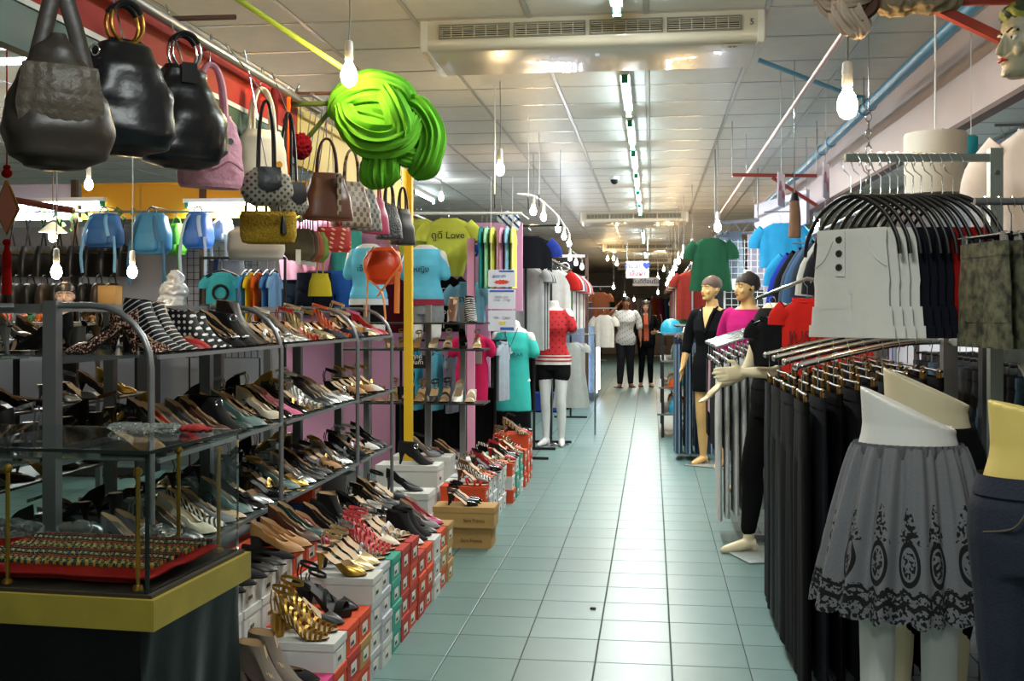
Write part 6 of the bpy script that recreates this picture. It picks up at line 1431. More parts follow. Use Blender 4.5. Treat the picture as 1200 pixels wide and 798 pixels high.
# ---- pastel clothes side-on on a white rail
q0, q1 = PY(480, 250, 9.0), PY(612, 250, 9.0)
t = thing('white_rail', 'thin white rail carrying the pastel clothes', 'rail'); obj('rail', MB().tube([q0, q1], .012, 8), WHITEP, t)
for px in (482, 610): q = PY(px, 250, 9.0); obj('rail_support', MB().tube([(q.x, 9.0, q.z), (q.x, 9.56, q.z)], .01, 6), WHITEP, t)
for k, (px, c, nm) in enumerate([(565, '2f8a86', 'deep teal'), (571, '9fd6b0', 'mint'), (578, 'c6cf5a', 'lime'), (588, 'd593ae', 'rose'), (595, '8fc3df', 'sky blue'), (602, 'd3d458', 'lemon')]):
    q = PY(px, 256, 8.98); hanger('dark hanger holding the ' + nm + ' top on the white rail', (q.x, 8.98, q.z + .0), R(93))
    shirt(nm + ' top hanging sideways on the white rail', c, (q.x, 8.98, q.z - .08), R(93), w=.17, l=.5, sl=.05, d=.018)
q = PY(595, 256, 9.25); t = thing('folded_garment', 'white and navy patterned scarf pinned above the pastel clothes', 'scarf', q); obj('fabric', lump('fabric', [((0,0,0),.06,(1.6,.5,1)), ((.06,0,-.05),.05,(1,.5,1.4))], .01, .01, 24, (1,1,.4), 2), pattern_mat('navy_white', 'd0d4da', '2a3a6a', lambda nt, x, y, z: nmath(nt, 'GREATER_THAN', nmath(nt, 'SINE', nmath(nt, 'MULTIPLY', nmath(nt, 'ADD', x, z), 90)), .4), .8), t)
# ---- notice boards
q = PY(588, 352, 8.7); k = 8.7 / CA / F
t0 = [('top', 316, 336, 'uppermost of three white notice boards, with a red burst'), ('mid', 339, 362, 'middle white notice board with blue heading'), ('low', 364, 388, 'lowest white notice board with yellow mark and blue foot')]
for i, (nm, a, b, lab) in enumerate(t0):
    z0, z1 = CAMZ - (b - 367) * k, CAMZ - (a - 367) * k; w = 16 * k
    t = thing('notice_board', lab, 'sign', (q.x, 8.7, (z0 + z1) / 2)); h = (z1 - z0) / 2
    obj('board', MB().box((-w, -.006, -h), (w, .006, h)), M('notice_white', 'c6c9d6', .4), t)
    B = M('notice_blue', '2f57a8', .6); G = M('notice_grey', '8087a0', .6)
    obj('heading', MB().box((-w*.9 if i == 1 else -w*.1 if i == 2 else -w*.2, -.008, (h*.72 if i < 2 else -h*.9)), (w*.9, -.006, (h*.92 if i < 2 else -h*.62))), B, t)
    if i == 0:
        mb = MB(); pts = []
        for j in range(24):
            a2 = 2*math.pi*j/24; r = 1 if j % 2 else .72; pts.append((w*.62*r*math.cos(a2), -.0085, -h*.45 + h*.3*r*math.sin(a2)))
        mb.add(pts, [tuple(range(24))]); obj('red_burst', mb, M('notice_red', 'c03a2e', .6), t)
        obj('lettering', text_mesh('ลดราคา', .035, .0006), M('notice_blue'), t, (-.02, -.009, h*.25), (R(90),0,0))
    else:
        obj('lettering', text_mesh(['', 'ทุกวัน เวลา\n10.00 - 21.00', 'VISA    CASH'][i], .026, .0006), G, t, (0, -.009, h*.05 if i == 1 else h*.3), (R(90),0,0))
    if i == 2: obj('yellow_mark', MB().box((-.02,-.009,-h*.35),(.03,-.006,-h*.05)), M('notice_yellow', 'd1b93a', .6), t)
    for s in (-1, 1): obj('hanging_cord', MB().tube([(s*w*.8, .002, h), (s*w*.8, .002, h + (.012 if i else .75))], .002, 5), WHITEP, t)
# ---- magenta dress form and black sign, garments low on the partition
q = PY(553, 400, 9.07); t = thing('dress_form', 'magenta dress on a form behind the end shoe rack', 'mannequin', (q.x, 9.07, 0))
mb = MB(); mb.loft([ell(z, hw, hd, 0, n=28) for z, hw, hd in [(.66,.135,.1),(.8,.14,.1),(.95,.14,.1),(1.02,.12,.088),(1.1,.13,.1),(1.18,.125,.08),(1.22,.07,.05)]])
for s in (-1, 1): limb(mb, [(s*.1,0,1.17),(s*.15,0,1.13),(s*.165,0,1.07)], [.04,.046,.045])
obj('dress', remesh(mb, 'dress', .011, 2), cloth('raspberry', 'b8204f'), t); obj('grey_patch', MB().box((.0,-.115,.98),(.1,-.1,1.08)), cloth('grey patch', '8c8a86'), t)
obj('stand_pole', MB().tube([(0,0,0),(0,0,1.24)], .012, 8), CHROME, t); obj('base_plate', MB().lathe([(.001,0),(.14,0),(.14,.01),(.02,.015)], 20), CHROME, t)
q = PY(489, 424, 7.46); t = thing('black_sign', 'small black sign with white lettering hanging below the end rack shelf', 'sign', q)
obj('board', MB().box((-.06,-.005,-.045),(.06,.005,.045)), BLACK, t); obj('lettering', text_mesh('ทุกคู่\nสินค้า', .04, .0006), WHITEP, t, (0,-.006,.015), (R(90),0,0)); obj('hanging_cord', MB().tube([(0,0,.045),(0,0,.095)], .003, 5), BLACK, t)
for k, (px, py, c, nm) in enumerate([(488, 412, '49a5b8', 'aqua'), (512, 412, '5aa9bd', 'pale aqua'), (530, 415, '6d7480', 'lavender grey'), (590, 400, '9aa3ad', 'pale grey')]):
    q = PY(px, py, 9.22); shirt(nm + ' top hanging low behind the end rack', c, q, R(78), w=.12, l=.5, sl=.03, d=.025, sw=.035)
    hanger('hanger holding the low ' + nm + ' top', q + Vector((0,0,.078)), R(78), None)
q0, q1 = PY(470, 412, 9.22), PY(594, 398, 9.22)
t = thing('low_rail', 'low dark rail behind the end shoe rack', 'rail'); obj('rail', MB().tube([(q0.x, 9.22, q0.z + .098), (q1.x, 9.22, q0.z + .098)], .01, 8), DARKMETAL, t)
for x in (q0.x, PY(580, 398, 9.22).x): obj('upright', MB().tube([(x, 9.22, 0), (x, 9.22, q0.z + .098)], .012, 8), DARKMETAL, t)
t = thing('black_drape', 'black cloth draped over a low counter behind the floor shoes', 'cloth', (0, 9.68, 0)); a, b = PY(470, 450, 9.6).x, PY(585, 450, 9.6).x
obj('drape', MB().grid(lambda u, v: (lerp(a, b, u), .5 if v > .9 else .015*math.sin(u*70)*(1-v) - .25, [0,.72][v > .01] if v < .5 else .72) if 0 else (lerp(a, b, u), -.3 + .012*math.sin(u*80)*(1-v*1.2 if v < .8 else 0) + (max(0, v-.8)*.7), min(v/.8, 1)*.75), 120, 10), cloth('black drape', '0c0c0d'), t)
# ---- clothes rack beyond: grey lace tops, black shirts, red raglans
def side_rack(label, x, y0, y1, z, col=DARKMETAL):
    t = thing('garment_rack', label, 'rack'); obj('top_rail', MB().tube([(x, y0, z), (x, y1, z)], .012, 8), col, t)
    for y in (y0, y1):
        obj('upright', MB().tube([(x, y, 0), (x, y, z)], .013, 8), col, t); obj('foot_bar', MB().box((x-.22,y-.015,0),(x+.22,y+.015,.025)), col, t)
    return t
RXF = -1.18
side_rack('dark steel garment rack carrying the red raglan shirts beside the mannequins', RXF + .1, 11.75, 14.6, 1.98)
cols = [('c9c9c6', 'a8231f', 'white raglan shirt with red sleeves'), ('3f5a2c', '8f2a24', 'olive shirt with red stripes'), ('cfcfd2', '8f2a24', 'white printed shirt with red trim'), ('c7b8b8', 'c7b8b8', 'pale pink shirt'), ('d2d2cf', 'd2d2cf', 'plain white shirt'), ('2a2a2d', '2a2a2d', 'charcoal shirt'), ('c0c4c8', '5f7080', 'silver grey shirt'), ('b86a7a', 'b86a7a', 'dusty rose shirt')]
for k in range(16):
    y = 11.9 + k * .165; c, s, nm = cols[k % 8]; rz = R(-12) if k == 0 else R(rnd.uniform(-8, 8)); lab = nm + ', ' + ORD[k] + ' on the dark rack by the red-topped mannequin'
    hanger(ORD[k] + ' hanger on the dark rack by the red-topped mannequin', (RXF + .1, y, 1.958), rz, 'hangers on the dark rack')
    tt = shirt(lab, c, (RXF + .1, y, 1.87), rz, lab, sleeve=s, w=.21, l=.66, sl=.12)
side_rack('dark steel garment rack with grey lace tops beside the notice boards', -1.2, 10.4, 11.15, 1.95)
for k in range(5):
    y = 10.5 + k * .13; lab = ['grey lace top', 'charcoal mesh top'][k % 2] + ', ' + ORD[k] + ' on the rack beside the notice boards'; hanger(ORD[k] + ' hanger of the lace tops beside the notice boards', (-1.2, y, 1.928), R(5), 'hangers by the notice boards')
    shirt(lab, ['9a9a98', '4a4a4d'][k % 2], (-1.2, y, 1.84), R(4), lab, name='knit_blouse', w=.17, l=.8, sl=.05)
q = PY(622, 277, 10.2); hanger('hanger holding the black and blue shirt', q + Vector((0,0,.07)), 0); shirt('black and deep blue shirt hung high above the lace tops', '15171c', q, R(10), sleeve='24357f', w=.2, l=.3, sl=.1)
t = thing('high_rail', 'short dark rail for the black and blue shirt', 'rail'); obj('rail', MB().tube([q + Vector((-.3,0,.1)), q + Vector((.3,0,.1))], .01, 8), DARKMETAL, t)
for s in (-1, 1): obj('suspension_wire', MB().tube([q + Vector((s*.28,0,.1)), Vector((q.x + s*.28, q.y, CEIL))], .003, 5), DARKMETAL, t)
q = PY(618, 245, 10.4); hanger('hanger holding the pink blouse', PY(600, 281, 9.9) + Vector((0,0,.07)), 0) if 0 else None
# grey dress below red mannequin and stool
q = P(672, 420, 12.6); shirt('pale grey sleeveless dress hanging beside the red-topped mannequin', 'a9aca6', (q.x - .02, q.y, 1.06), R(10), name='dress', cat='dress', w=.16, l=.75, flare=1.35, sl=.03, amp=.02)
hanger('hanger holding the pale grey dress', (q.x - .02, q.y, 1.138), R(10))
t = thing('dress_rail', 'low chrome rail holding the pale grey dress', 'rail'); obj('rail', MB().tube([(q.x - .25, q.y, 1.16), (q.x + .25, q.y, 1.16)], .01, 8), CHROME, t)
for s in (-1, 1): obj('upright', MB().tube([(q.x + s*.25, q.y, 0), (q.x + s*.25, q.y, 1.16)], .012, 8), CHROME, t)
# ---- jewellery stall with lit glass showcase
d = 18.0; q = PZ(698, 470); jx = P(700, 450, d).x; jy = d
t = thing('lit_showcase', 'tall glass showcase with glowing white tube edges at the jewellery stall', 'showcase', (jx - .35, jy, 0))
obj('plinth', MB().box((-.5,-.4,0),(.35,.4,.12)), M('plinth_grey', '5a6472', .4), t); obj('glass_box', MB().box((-.5,-.4,.12),(.35,.4,1.2)), M('blue_glass', 'b9d4f2', .1, trans=.6, ior=1.1), t)
for x, y in ((.36,-.41),(.36,.41),(-.5,-.41),(.2,-.42)): obj('glowing_edge', MB().box((x-.015,y-.015,.12),(x+.015,y+.015,1.2)), M('edge_glow', 'd9ecff', .3, emit=5), t)
obj('top_frame', MB().box((-.52,-.42,1.2),(.38,.42,1.24)), WHITEP, t)
for k in range(3): obj('shelf', MB().box((-.49,-.39,.35+k*.28),(.34,.39,.36+k*.28)), M('shelf_white', 'd9dde2', .3), t)
t = thing('jewellery_rack', 'tall open jewellery stand with a dark frame behind the raglan shirts', 'stand', (jx - .55, jy - 1.2, 0))
for x in (-.45, .45): obj('upright', MB().box((x-.025,-.03,0),(x+.025,.03,2.3)), M('post_brown'), t)
for z in (.9, 1.3, 1.6, 1.93, 2.26): obj('cross_board', MB().box((-.45,-.03,z),(.45,.03,z+.04)), M('board_pale', 'b9aeb4', .6), t)
for k, (x, z) in enumerate([(-.22,1.71),(.12,1.71),(-.22,2.04),(.12,2.04)]):
    t = thing('necklace_bust', 'black display pad with pale necklace on the jewellery stand, ' + ['lower row by the shirts', 'lower row by the aisle', 'upper row by the shirts', 'upper row by the aisle'][k], 'display', (jx - .55 + x, jy - 1.252, z))
    obj('pad', MB().lathe([(.001,-.02),(.11,-.02),(.13,0),(.12,.02)], 20, (0,0,.07), 'Y'), M('black_velvet', '0c0c0e', .95), t); obj('necklace', MB().tube([(.065*math.cos(a), -.028, .07 + .065*math.sin(a)) for a in (2*math.pi*i/16 for i in range(17))], .009, 6), M('pearl', 'd9cfc0', .3), t)
for k in range(14):
    t = thing('hair_accessory', ['pale pink', 'silver', 'white', 'rose'][k % 4] + ' sparkling hair band hooked on the jewellery stand', 'accessory', (jx - .95 + .058 * k, jy - 1.26, 1.335 + .17 * (k % 2)), 0, 'hair bands on the jewellery stand ' + str(k % 4))
    obj('band', MB().tube([(.03*math.cos(a), 0, .05 + .045*math.sin(a)) for a in (2*math.pi*i/12 for i in range(13))], .008, 5), M('acc%d' % (k % 4), ['c98a9a', 'a9adb5', 'd0d0d0', 'b56a80'][k % 4], .3), t)
t = thing('bead_tray', 'red and white patterned cloth tray in front of the lit showcase', 'tray', (jx - .62, jy - 2.0, .0))
obj('tray', MB().rbox((0,0,.86),(.6,.45,.1),.02), pattern_mat('red_white', 'a52a30', 'd2cfcf', lambda nt, x, y, z: nmath(nt, 'GREATER_THAN', nmath(nt, 'SINE', nmath(nt, 'MULTIPLY', nmath(nt, 'ADD', x, y), 70)), .3), .7), t); obj('black_cloth', tubecloth(dense([(.82,.3,.22),(.4,.31,.23),(.0,.32,.24)],2), 40, 12, .012, 0, 5), cloth('black drape'), t)
t = thing('blue_crate', 'blue plastic crate on the floor below the black cloth', 'crate', (jx - .55, jy - 2.5, 0)); obj('crate', MB().rbox((0,0,.13),(.42,.3,.26),.02), M('crate_blue', '1f3a8a', .5), t); obj('rim', MB().box((-.22,-.16,.24),(.22,.16,.27)), M('crate_blue'), t)
# ================================================================ clothing stall along the aisle
# pink bulkhead fascia running away from the camera
A, B = P(1330, -140, 3.85), P(888, 241, 15.5); A.z = B.z = CEIL
dv = (B - A).normalized(); nr = Vector((dv.y, -dv.x, 0))
t = thing('pink_fascia', 'long pale pink bulkhead board under the ceiling above the clothing stall', 'fascia')
obj('board', MB().add([A, B, B + nr*.05, A + nr*.05] + [v - Vector((0,0,.5)) for v in (A, B, B + nr*.05, A + nr*.05)], [(0,1,2,3),(7,6,5,4),(0,4,5,1),(1,5,6,2),(2,6,7,3),(3,7,4,0)]), M('pink_bulkhead', 'ead2cd', .6, var=.04, scale=1.5), t)
obj('edge_strip', MB().add([v - Vector((0,0,.5)) + o for o in (Vector((0,0,0)), Vector((0,0,-.025))) for v in (A - nr*.01, B - nr*.01, B + nr*.06, A + nr*.06)], [(0,1,2,3),(7,6,5,4),(0,4,5,1),(1,5,6,2),(2,6,7,3),(3,7,4,0)]), M('edge_brown', '7a5a50', .6), t)
setting('wall_stall_partition', MB().box((3.0, 1.0, 0), (3.06, 14, CEIL - .02)), M('stall_white', 'cdc8cc', .7))
o = setting('wall_stall_end', MB().box((1.2, 14.05, 0), (3.0, 14.1, 2.42)), M('stall_lilac', 'b9b4cc', .7))
t = thing('lavender_sign', 'blank pale lavender sign board at the far end of the pink bulkhead', 'sign'); 
q = [P(884, 240, 12.5), P(945, 222, 9.5), P(945, 262, 9.5), P(884, 283, 12.5)]
obj('board', MB().add(q + [v + Vector((.03, .03, 0)) for v in q], [(0,3,2,1),(4,5,6,7),(0,1,5,4),(1,2,6,5),(2,3,7,6),(3,0,4,7)]).mesh('board', flat=True), M('lavender_board', 'b9b6cf', .5), t)
for v in (q[0], q[1]): obj('suspension_wire', MB().tube([v, Vector((v.x, v.y, CEIL))], .003, 5), STEEL, t)
# ---- near rack: four sloping chrome arms with black trousers
ARMS = [4.12, 4.49, 4.86, 5.23]
t = thing('clothes_rack', 'chrome clothes rack with four sloping arms full of black trousers', 'rack')
def arm_pts(Y, x0=.53, x1=1.06, z0=1.205, z1=1.30): return spline([(x0, Y, z0), (lerp(x0, x1, .35), Y, lerp(z0, z1, .5)), (lerp(x0, x1, .7), Y, lerp(z0, z1, .9)), (x1, Y, z1)], 5)
def arm_z(pts, x):
    for a, b in zip(pts, pts[1:]):
        if x <= b.x: return lerp(a.z, b.z, (x - a.x) / (b.x - a.x))
    return pts[-1].z
for Y in ARMS:
    a = obj('arm', MB().tube(arm_pts(Y), .0115, 10), CHROME, t); obj('arm_tip', MB().ball((.53, Y, 1.205), .015, 8), CHROME, a)
obj('spine', MB().tube([(1.06, ARMS[0] - .1, 1.30), (1.06, ARMS[-1] + .1, 1.30)], .016, 10), CHROME, t)
for Y in (ARMS[0] - .02, ARMS[-1] + .05):
    obj('post', MB().box((1.035, Y - .025, 0), (1.085, Y + .025, 1.34)), STEEL, t); obj('post_cap', MB().lathe([(.02,0),(.02,.04),(.012,.05)], 12, (1.06, Y, 1.34)), CHROME, t); obj('foot_bar', MB().box((.8, Y - .02, 0), (1.3, Y + .02, .03)), STEEL, t)
BT = [cloth('trouser black a', '0e0e10'), cloth('trouser black b', '17171a'), cloth('trouser black c', '0a0a0b', .5), cloth('trouser charcoal', '202126')]
GC2 = M('gold_clip', 'a9803a', .3, .9)
for ai, Y in enumerate(ARMS):
    for k in range(9):
        u = .03 + k * .108; x = lerp(.53, 1.06, u)
        rz = R(90 + rnd.uniform(-4, 4)); z = arm_z(arm_pts(Y), x) - .024
        hanger('gold-clipped black hanger, ' + ORD[k] + ' from the tip of the ' + ORD[ai] + ' sloping arm', (x, Y, z), rz, 'clip hangers on sloping arm ' + 'abcd'[ai], 'clip', BLACK, GC2)
        lab = ['plain black', 'faded black', 'shiny black', 'charcoal'][(k * 3 + ai) % 4] + ' long trousers, ' + ORD[k] + ' from the tip of the ' + ORD[ai] + ' sloping arm'
        trousers(lab, BT[(k * 3 + ai) % 4], (x, Y, z - .105), rz, 'black trousers on the four sloping arms', l=1.02, w=.158, hem=.11, d=.017, sc=1.0)
# ---- second rack: white trousers, pink shorts, black skirts
ARM2 = [6.95, 7.25, 7.55, 7.85, 8.15]
t = thing('clothes_rack', 'chrome clothes rack with five sloping arms beside the black-dressed mannequin', 'rack')
ap2 = lambda Y: arm_pts(Y, .40, .86, 1.19, 1.30)
for Y in ARM2:
    a = obj('arm', MB().tube(ap2(Y), .0105, 10), CHROME, t); obj('arm_tip', MB().ball((.40, Y, 1.19), .014, 8), CHROME, a)
obj('spine', MB().tube([(.86, 6.85, 1.30), (.86, 8.24, 1.30)], .015, 10), CHROME, t)
for Y in (6.9, 8.2): obj('post', MB().box((.84, Y - .02, 0), (.88, Y + .02, 1.33)), STEEL, t); obj('foot_bar', MB().box((.62, Y - .02, 0), (1.1, Y + .02, .03)), STEEL, t)
WT_, PKT = cloth('white trouser', 'c9c9c9'), cloth('dusty pink', 'b58a98')
for ai, Y in enumerate(ARM2):
    for k in range(9):
        u = .03 + k * .108; x = lerp(.40, .86, u); z = arm_z(ap2(Y), x) - .024; rz = R(90 + rnd.uniform(-2, 2))
        hanger('black clip hanger, ' + ORD[k] + ' from the tip of the ' + ORD[ai] + ' arm, five-arm rack', (x, Y, z), rz, 'clip hangers on the five-arm rack ' + 'abcde'[ai], 'clip', BLACK, CHROME)
        if ai == 0 and k < 6: lab = 'white wide-leg trousers, ' + ORD[k] + ' from the arm tip on the five-arm rack'; trousers(lab, WT_, (x, Y, z - .105), rz, 'white trousers on the five-arm rack', l=.94, w=.13, hem=.1, d=.015)
        elif ai == 3 and k < 5: lab = 'dusty pink cropped trousers, ' + ORD[k] + ' from the arm tip on the five-arm rack'; trousers(lab, PKT, (x, Y, z - .105), rz, 'pink trousers on the five-arm rack', l=.36, w=.13, hem=.1, d=.015, name='cropped_trousers')
        else: lab = 'black trousers, ' + ORD[k] + ' from the tip of the ' + ORD[ai] + ' arm, five-arm rack'; trousers(lab, BT[k % 4], (x, Y, z - .105), rz, 'black trousers on the five-arm rack', l=.55 if ai else .94, w=.13, hem=.09, d=.015)
# ---- striped long denim skirts beyond
t = thing('clothes_rack', 'low chrome rack holding long striped denim skirts', 'rack'); Y = 10.65
obj('rail', MB().tube([(.22, Y, 1.28), (.62, Y, 1.28)], .012, 8), CHROME, t); obj('rail', MB().tube([(.22, Y + .5, 1.28), (.62, Y + .5, 1.28)], .012, 8), CHROME, t); obj('spine', MB().tube([(.62, Y - .05, 1.28), (.62, Y + .6, 1.28)], .012, 8), CHROME, t); obj('post', MB().box((.6, Y + .25, 0), (.64, Y + .29, 1.28)), STEEL, t)
STR = pattern_mat('striped_denim', '2c3f55', '7f93a8', lambda nt, x, y, z: nmath(nt, 'GREATER_THAN', nmath(nt, 'SINE', nmath(nt, 'MULTIPLY', nmath(nt, 'ARCTAN2', y, x), 26)), .55), .85)
for k in range(8):
    x = .25 + (k % 4) * .1; y = Y + .5 * (k // 4); t = thing('long_skirt', ('striped blue denim' if k % 3 != 2 else 'plain navy') + ' long skirt, ' + ORD[k] + ' on the low chrome rack', 'skirt', (x, y, 1.15), R(89), ('plain' if k % 3 == 2 else 'striped') + ' long skirts on the low rack')
    obj('skirt_cloth', tubecloth(dense([(0,.15,.03),(-.04,.155,.032),(-.5,.17,.032),(-1.08,.19,.036)], 3), 36, 9, .005, k, 2.3), STR if k % 3 != 2 else cloth('navy skirt', '1c2638'), t); obj('waistband', tubecloth([(.005,.153,.034),(-.04,.158,.036)], 30, 0, 0, 0, 2.3), cloth('navy skirt', '1c2638'), t)
    hanger(ORD[k] + ' clip hanger of the long skirts', (x, y, 1.258), R(89), 'hangers of the long skirts', 'clip', BLACK, CHROME)
# ---- high rail with shorts beside the bulb
RA, RBq = P(990, 186, 3.55), P(1166, 184, 3.55)
t = thing('high_rack', 'tall steel rack with a square rail carrying white, navy and red shorts', 'rack')
RZ = (RA.z + RBq.z) / 2
rd = (RBq - RA); rd.z = 0
obj('top_rail', MB().bar((RA.x, RA.y, RZ), (RBq.x, RBq.y, RZ), .024, .024), M('galvanised', '9da39c', .35, .6), t)
obj('upright', MB().box((RBq.x - .02, RBq.y - .02, 0), (RBq.x + .02, RBq.y + .02, RZ + .03)), M('galvanised'), t); obj('foot_bar', MB().box((RBq.x - .02, RBq.y - .3, 0), (RBq.x + .02, RBq.y + .16, .03)), M('galvanised'), t)
BOLT = MB().lathe([(.001,-.006),(.008,-.006),(.009,0)], 8, (RBq.x, RBq.y - .02, RZ - .05), 'Y'); obj('bolt', BOLT, CHROME, t)
SHC = [('white', 'd6d4ce')] * 4 + [('navy', '14161f')] * 4 + [('red', '8c1713')] * 4
for k, (nm, c) in enumerate(SHC):
    p = RA + rd * (.04 + .066 * k if k < 4 else .30 + .052 * (k - 4) if k < 8 else .51 + .07 * (k - 8)); rz = R(-40)
    p = Vector((p.x, p.y, RZ))
    hanger('curved black hanger of the ' + ORD[k % 4] + ' ' + nm + ' shorts on the high rack', p + Vector((0, 0, -.047)), rz, 'curved hangers with ' + nm + ' shorts', 'curved')
    lab = (nm + ' cotton shorts on the high rack' + (', foremost, with three dark buttons' if k == 0 else f', {ORD[k % 4]} of the four {nm} ones'))
    tt = trousers(lab, cloth('shorts ' + nm, c, var=.06, scale=7, bump=.35), p + Vector((0, 0, -.235)), rz, lab, name='shorts', cat='shorts', l=.345, w=.128, hem=.083, d=.0065, cuff=True)
    if k == 0:
        for j in range(3): obj('button', MB().lathe([(.001,-.005),(.009,-.006),(.0115,-.004),(.0115,0)], 14, (-.035, -.0125, -.03 - j*.045), 'Y'), M('button_dark', '26221e', .4), tt)
        for s in (-1, 1): obj('pocket_seam', MB().tube(spline([(s*.06,-.009,-.03),(s*.09,-.009,-.09),(s*.128,-.005,-.12)], 4), .003, 5), cloth('shorts white'), tt)
        obj('fly_flap', MB().box((-.05,-.0125,-.15),(-.015,-.006,0)), cloth('shorts white'), tt)
# ---- camouflage shorts on the neighbouring arm
t = thing('short_arm_rack', 'steel arm rack carrying camouflage shorts beside the high rail', 'rack'); c1, c2 = P(1142, 236, 3.2), P(1330, 236, 3.2)
obj('arm', MB().tube([c1, c2], .011, 10), STEEL, t); up = P(1290, 236, 3.2); obj('upright', MB().box((up.x - .02, up.y - .0, 0), (up.x + .02, up.y + .04, up.z)), STEEL, t)
CAMO = M('camo_cloth', '5a5a44', .9, scale=34, col2='24251c'); 
for k in range(7):
    p = c1 + (c2 - c1) * (.06 + k * .085); nm = ['olive camouflage', 'olive camouflage', 'grey-green camouflage', 'dark grey', 'dark grey', 'black', 'black'][k]; m = [CAMO, CAMO, M('camo_b', '55564a', .9, scale=20, col2='2c2d27'), cloth('dk grey', '2c2d2f'), cloth('dk grey'), cloth('blk sh', '161617'), cloth('blk sh')][k]
    hanger('black clip hanger of the ' + ORD[k] + ' shorts on the steel arm', p + Vector((0,0,-.024)), R(-78), 'clip hangers with ' + nm + ' shorts', 'clip', BLACK, CHROME)
    lab = nm + ' shorts, ' + ORD[k] + ' on the steel arm beside the high rail'; trousers(lab, m, p + Vector((0,0,-.125)), R(-78), lab, name='shorts', cat='shorts', l=.30, w=.14, hem=.08, d=.012, cuff=True)
# ---- dark denim on a rail behind the skirt mannequins
side_rack('dark steel rack of denim behind the lower-body mannequins', 1.42, 3.7, 5.6, 1.31)
for k in range(18):
    y = 3.8 + k * .1; nm, c = [('black denim', '1a1b1e'), ('grey denim', '3c4046'), ('faded blue denim', '4a6a80'), ('dark denim', '22262e')][(k * 5) % 4]
    hanger(ORD[k] + ' clip hanger along the dark denim rack', (1.42, y, 1.287), R(rnd.uniform(-5, 5)), 'clip hangers on the denim rack', 'clip', DARKMETAL, CHROME); lab = nm + ' trousers, ' + ORD[k] + ' along the dark steel denim rack'
    trousers(lab, M('denim ' + c, c, .85, var=.3, scale=60), (1.42, y, 1.17), R(rnd.uniform(-5, 5)), lab, l=.95, w=.17, hem=.1, d=.02)
t = thing('steel_post', 'thick dark steel post beside the cream mannequin', 'post'); q = P(1160, 450, 3.75); obj('post', MB().box((q.x - .03, q.y - .02, 0), (q.x + .03, q.y + .03, 1.32)), M('post_steel_dark', '54565a', .4, .5), t)
q = P(1192, 405, 3.6); t = thing('white_cloth', 'crumpled white garment hung over the rack arm beside the camouflage shorts', 'garment', q); obj('fabric', lump('fabric', [((0,0,.0),.06,(1.3,.6,1)), ((.06,0,-.04),.06,(1,.6,1.2))], .009, .01, 26, (1,1,.4), 2, 8), cloth('white cotton', 'c4c3c0'), t)
obj('peg', MB().tube([(0,0,.04),(0,0,.2)], .004, 6), STEEL, t)
# ---- jackets, red dress and blue garments between the racks
JR = 7.3
side_rack('steel rail of jackets and denim above the five-arm rack', 1.18, 5.9, 8.6, 1.98, STEEL)
for k, (y, c, nm, rz, sl) in enumerate([(8.45, '2a8fc2', 'sky blue shirt', -20, .16), (8.2, '20379a', 'royal blue jacket', -40, .3), (7.9, '16161a', 'black jacket with white piping', -42, .3), (7.55, '3f4a5c', 'grey denim jacket', -44, .3), (7.2, '3a5a80', 'blue denim jacket', -40, .3), (6.85, '2f3a4a', 'slate denim shirt', -36, .25), (6.5, 'b9b9b5', 'off-white jacket', -34, .25), (6.15, '23252b', 'charcoal jacket', -30, .25)]):
    hanger('hanger holding the ' + nm, (1.18, y, 1.95), R(rz)); shirt(nm + ' hanging on the steel rail above the trousers', c, (1.16, y, 1.87), R(rz), name='jacket', cat='jacket', w=.21, l=.58, sl=sl, d=.045, sw=.06)
q = P(946, 350, 5.7); tt = shirt('bright red shirt dress with dark letters behind the trouser arms', 'b8221c', (q.x, q.y, q.z), R(-22), name='dress', cat='dress', w=.13, l=.62, sl=.05); print_on(tt, 'JUST', .085, M('ink_maroon', '5a1210', .8), 0, -.05, -.2); hanger('hanger holding the red dress', q + Vector((0,0,.075)), R(-22))
q2 = P(1012, 376, 5.35); shirt('second bright red top beside the red dress', 'b5211c', q2, R(-20), w=.12, l=.45, sl=.04); hanger('hanger holding the second red top', q2 + Vector((0,0,.075)), R(-20))
q3 = P(905, 372, 6.0); shirt('black top with white diagonal straps beside the red dress', '141416', q3, R(-30), w=.1, l=.26, sl=.03); hanger('hanger holding the black top with straps', q3 + Vector((0,0,.075)), R(-30))
t = thing('mid_rail', 'steel rail carrying the red dress and black top', 'rail'); obj('rail', MB().tube([q3 + Vector((-.08,0,.105)), q + Vector((0,0,.105)), q2 + Vector((.25,0,.105))], .011, 8), CHROME, t); e = q2 + Vector((.25,0,.105)); obj('upright', MB().tube([(e.x, e.y, 0), e], .014, 8), STEEL, t); e = q3 + Vector((-.08,0,.105)); 
q = P(931, 255, 6.6); t = thing('rolled_scarf', 'rolled tan scarf with black end caps hanging from a small chain', 'scarf', q)
obj('roll', MB().tube([(0,0,.1),(.004,0,0),(0,0,-.12)], [.028,.034,.038], 12), cloth('tan roll', '8f6f5c'), t); obj('end_cap', MB().tube([(0,0,.15),(0,0,.1)], [.018,.03], 12), BLACK, t); obj('chain', MB().tube([(0,0,.15),(0,0,CEIL - q.z)], .004, 5), CHROME, t)
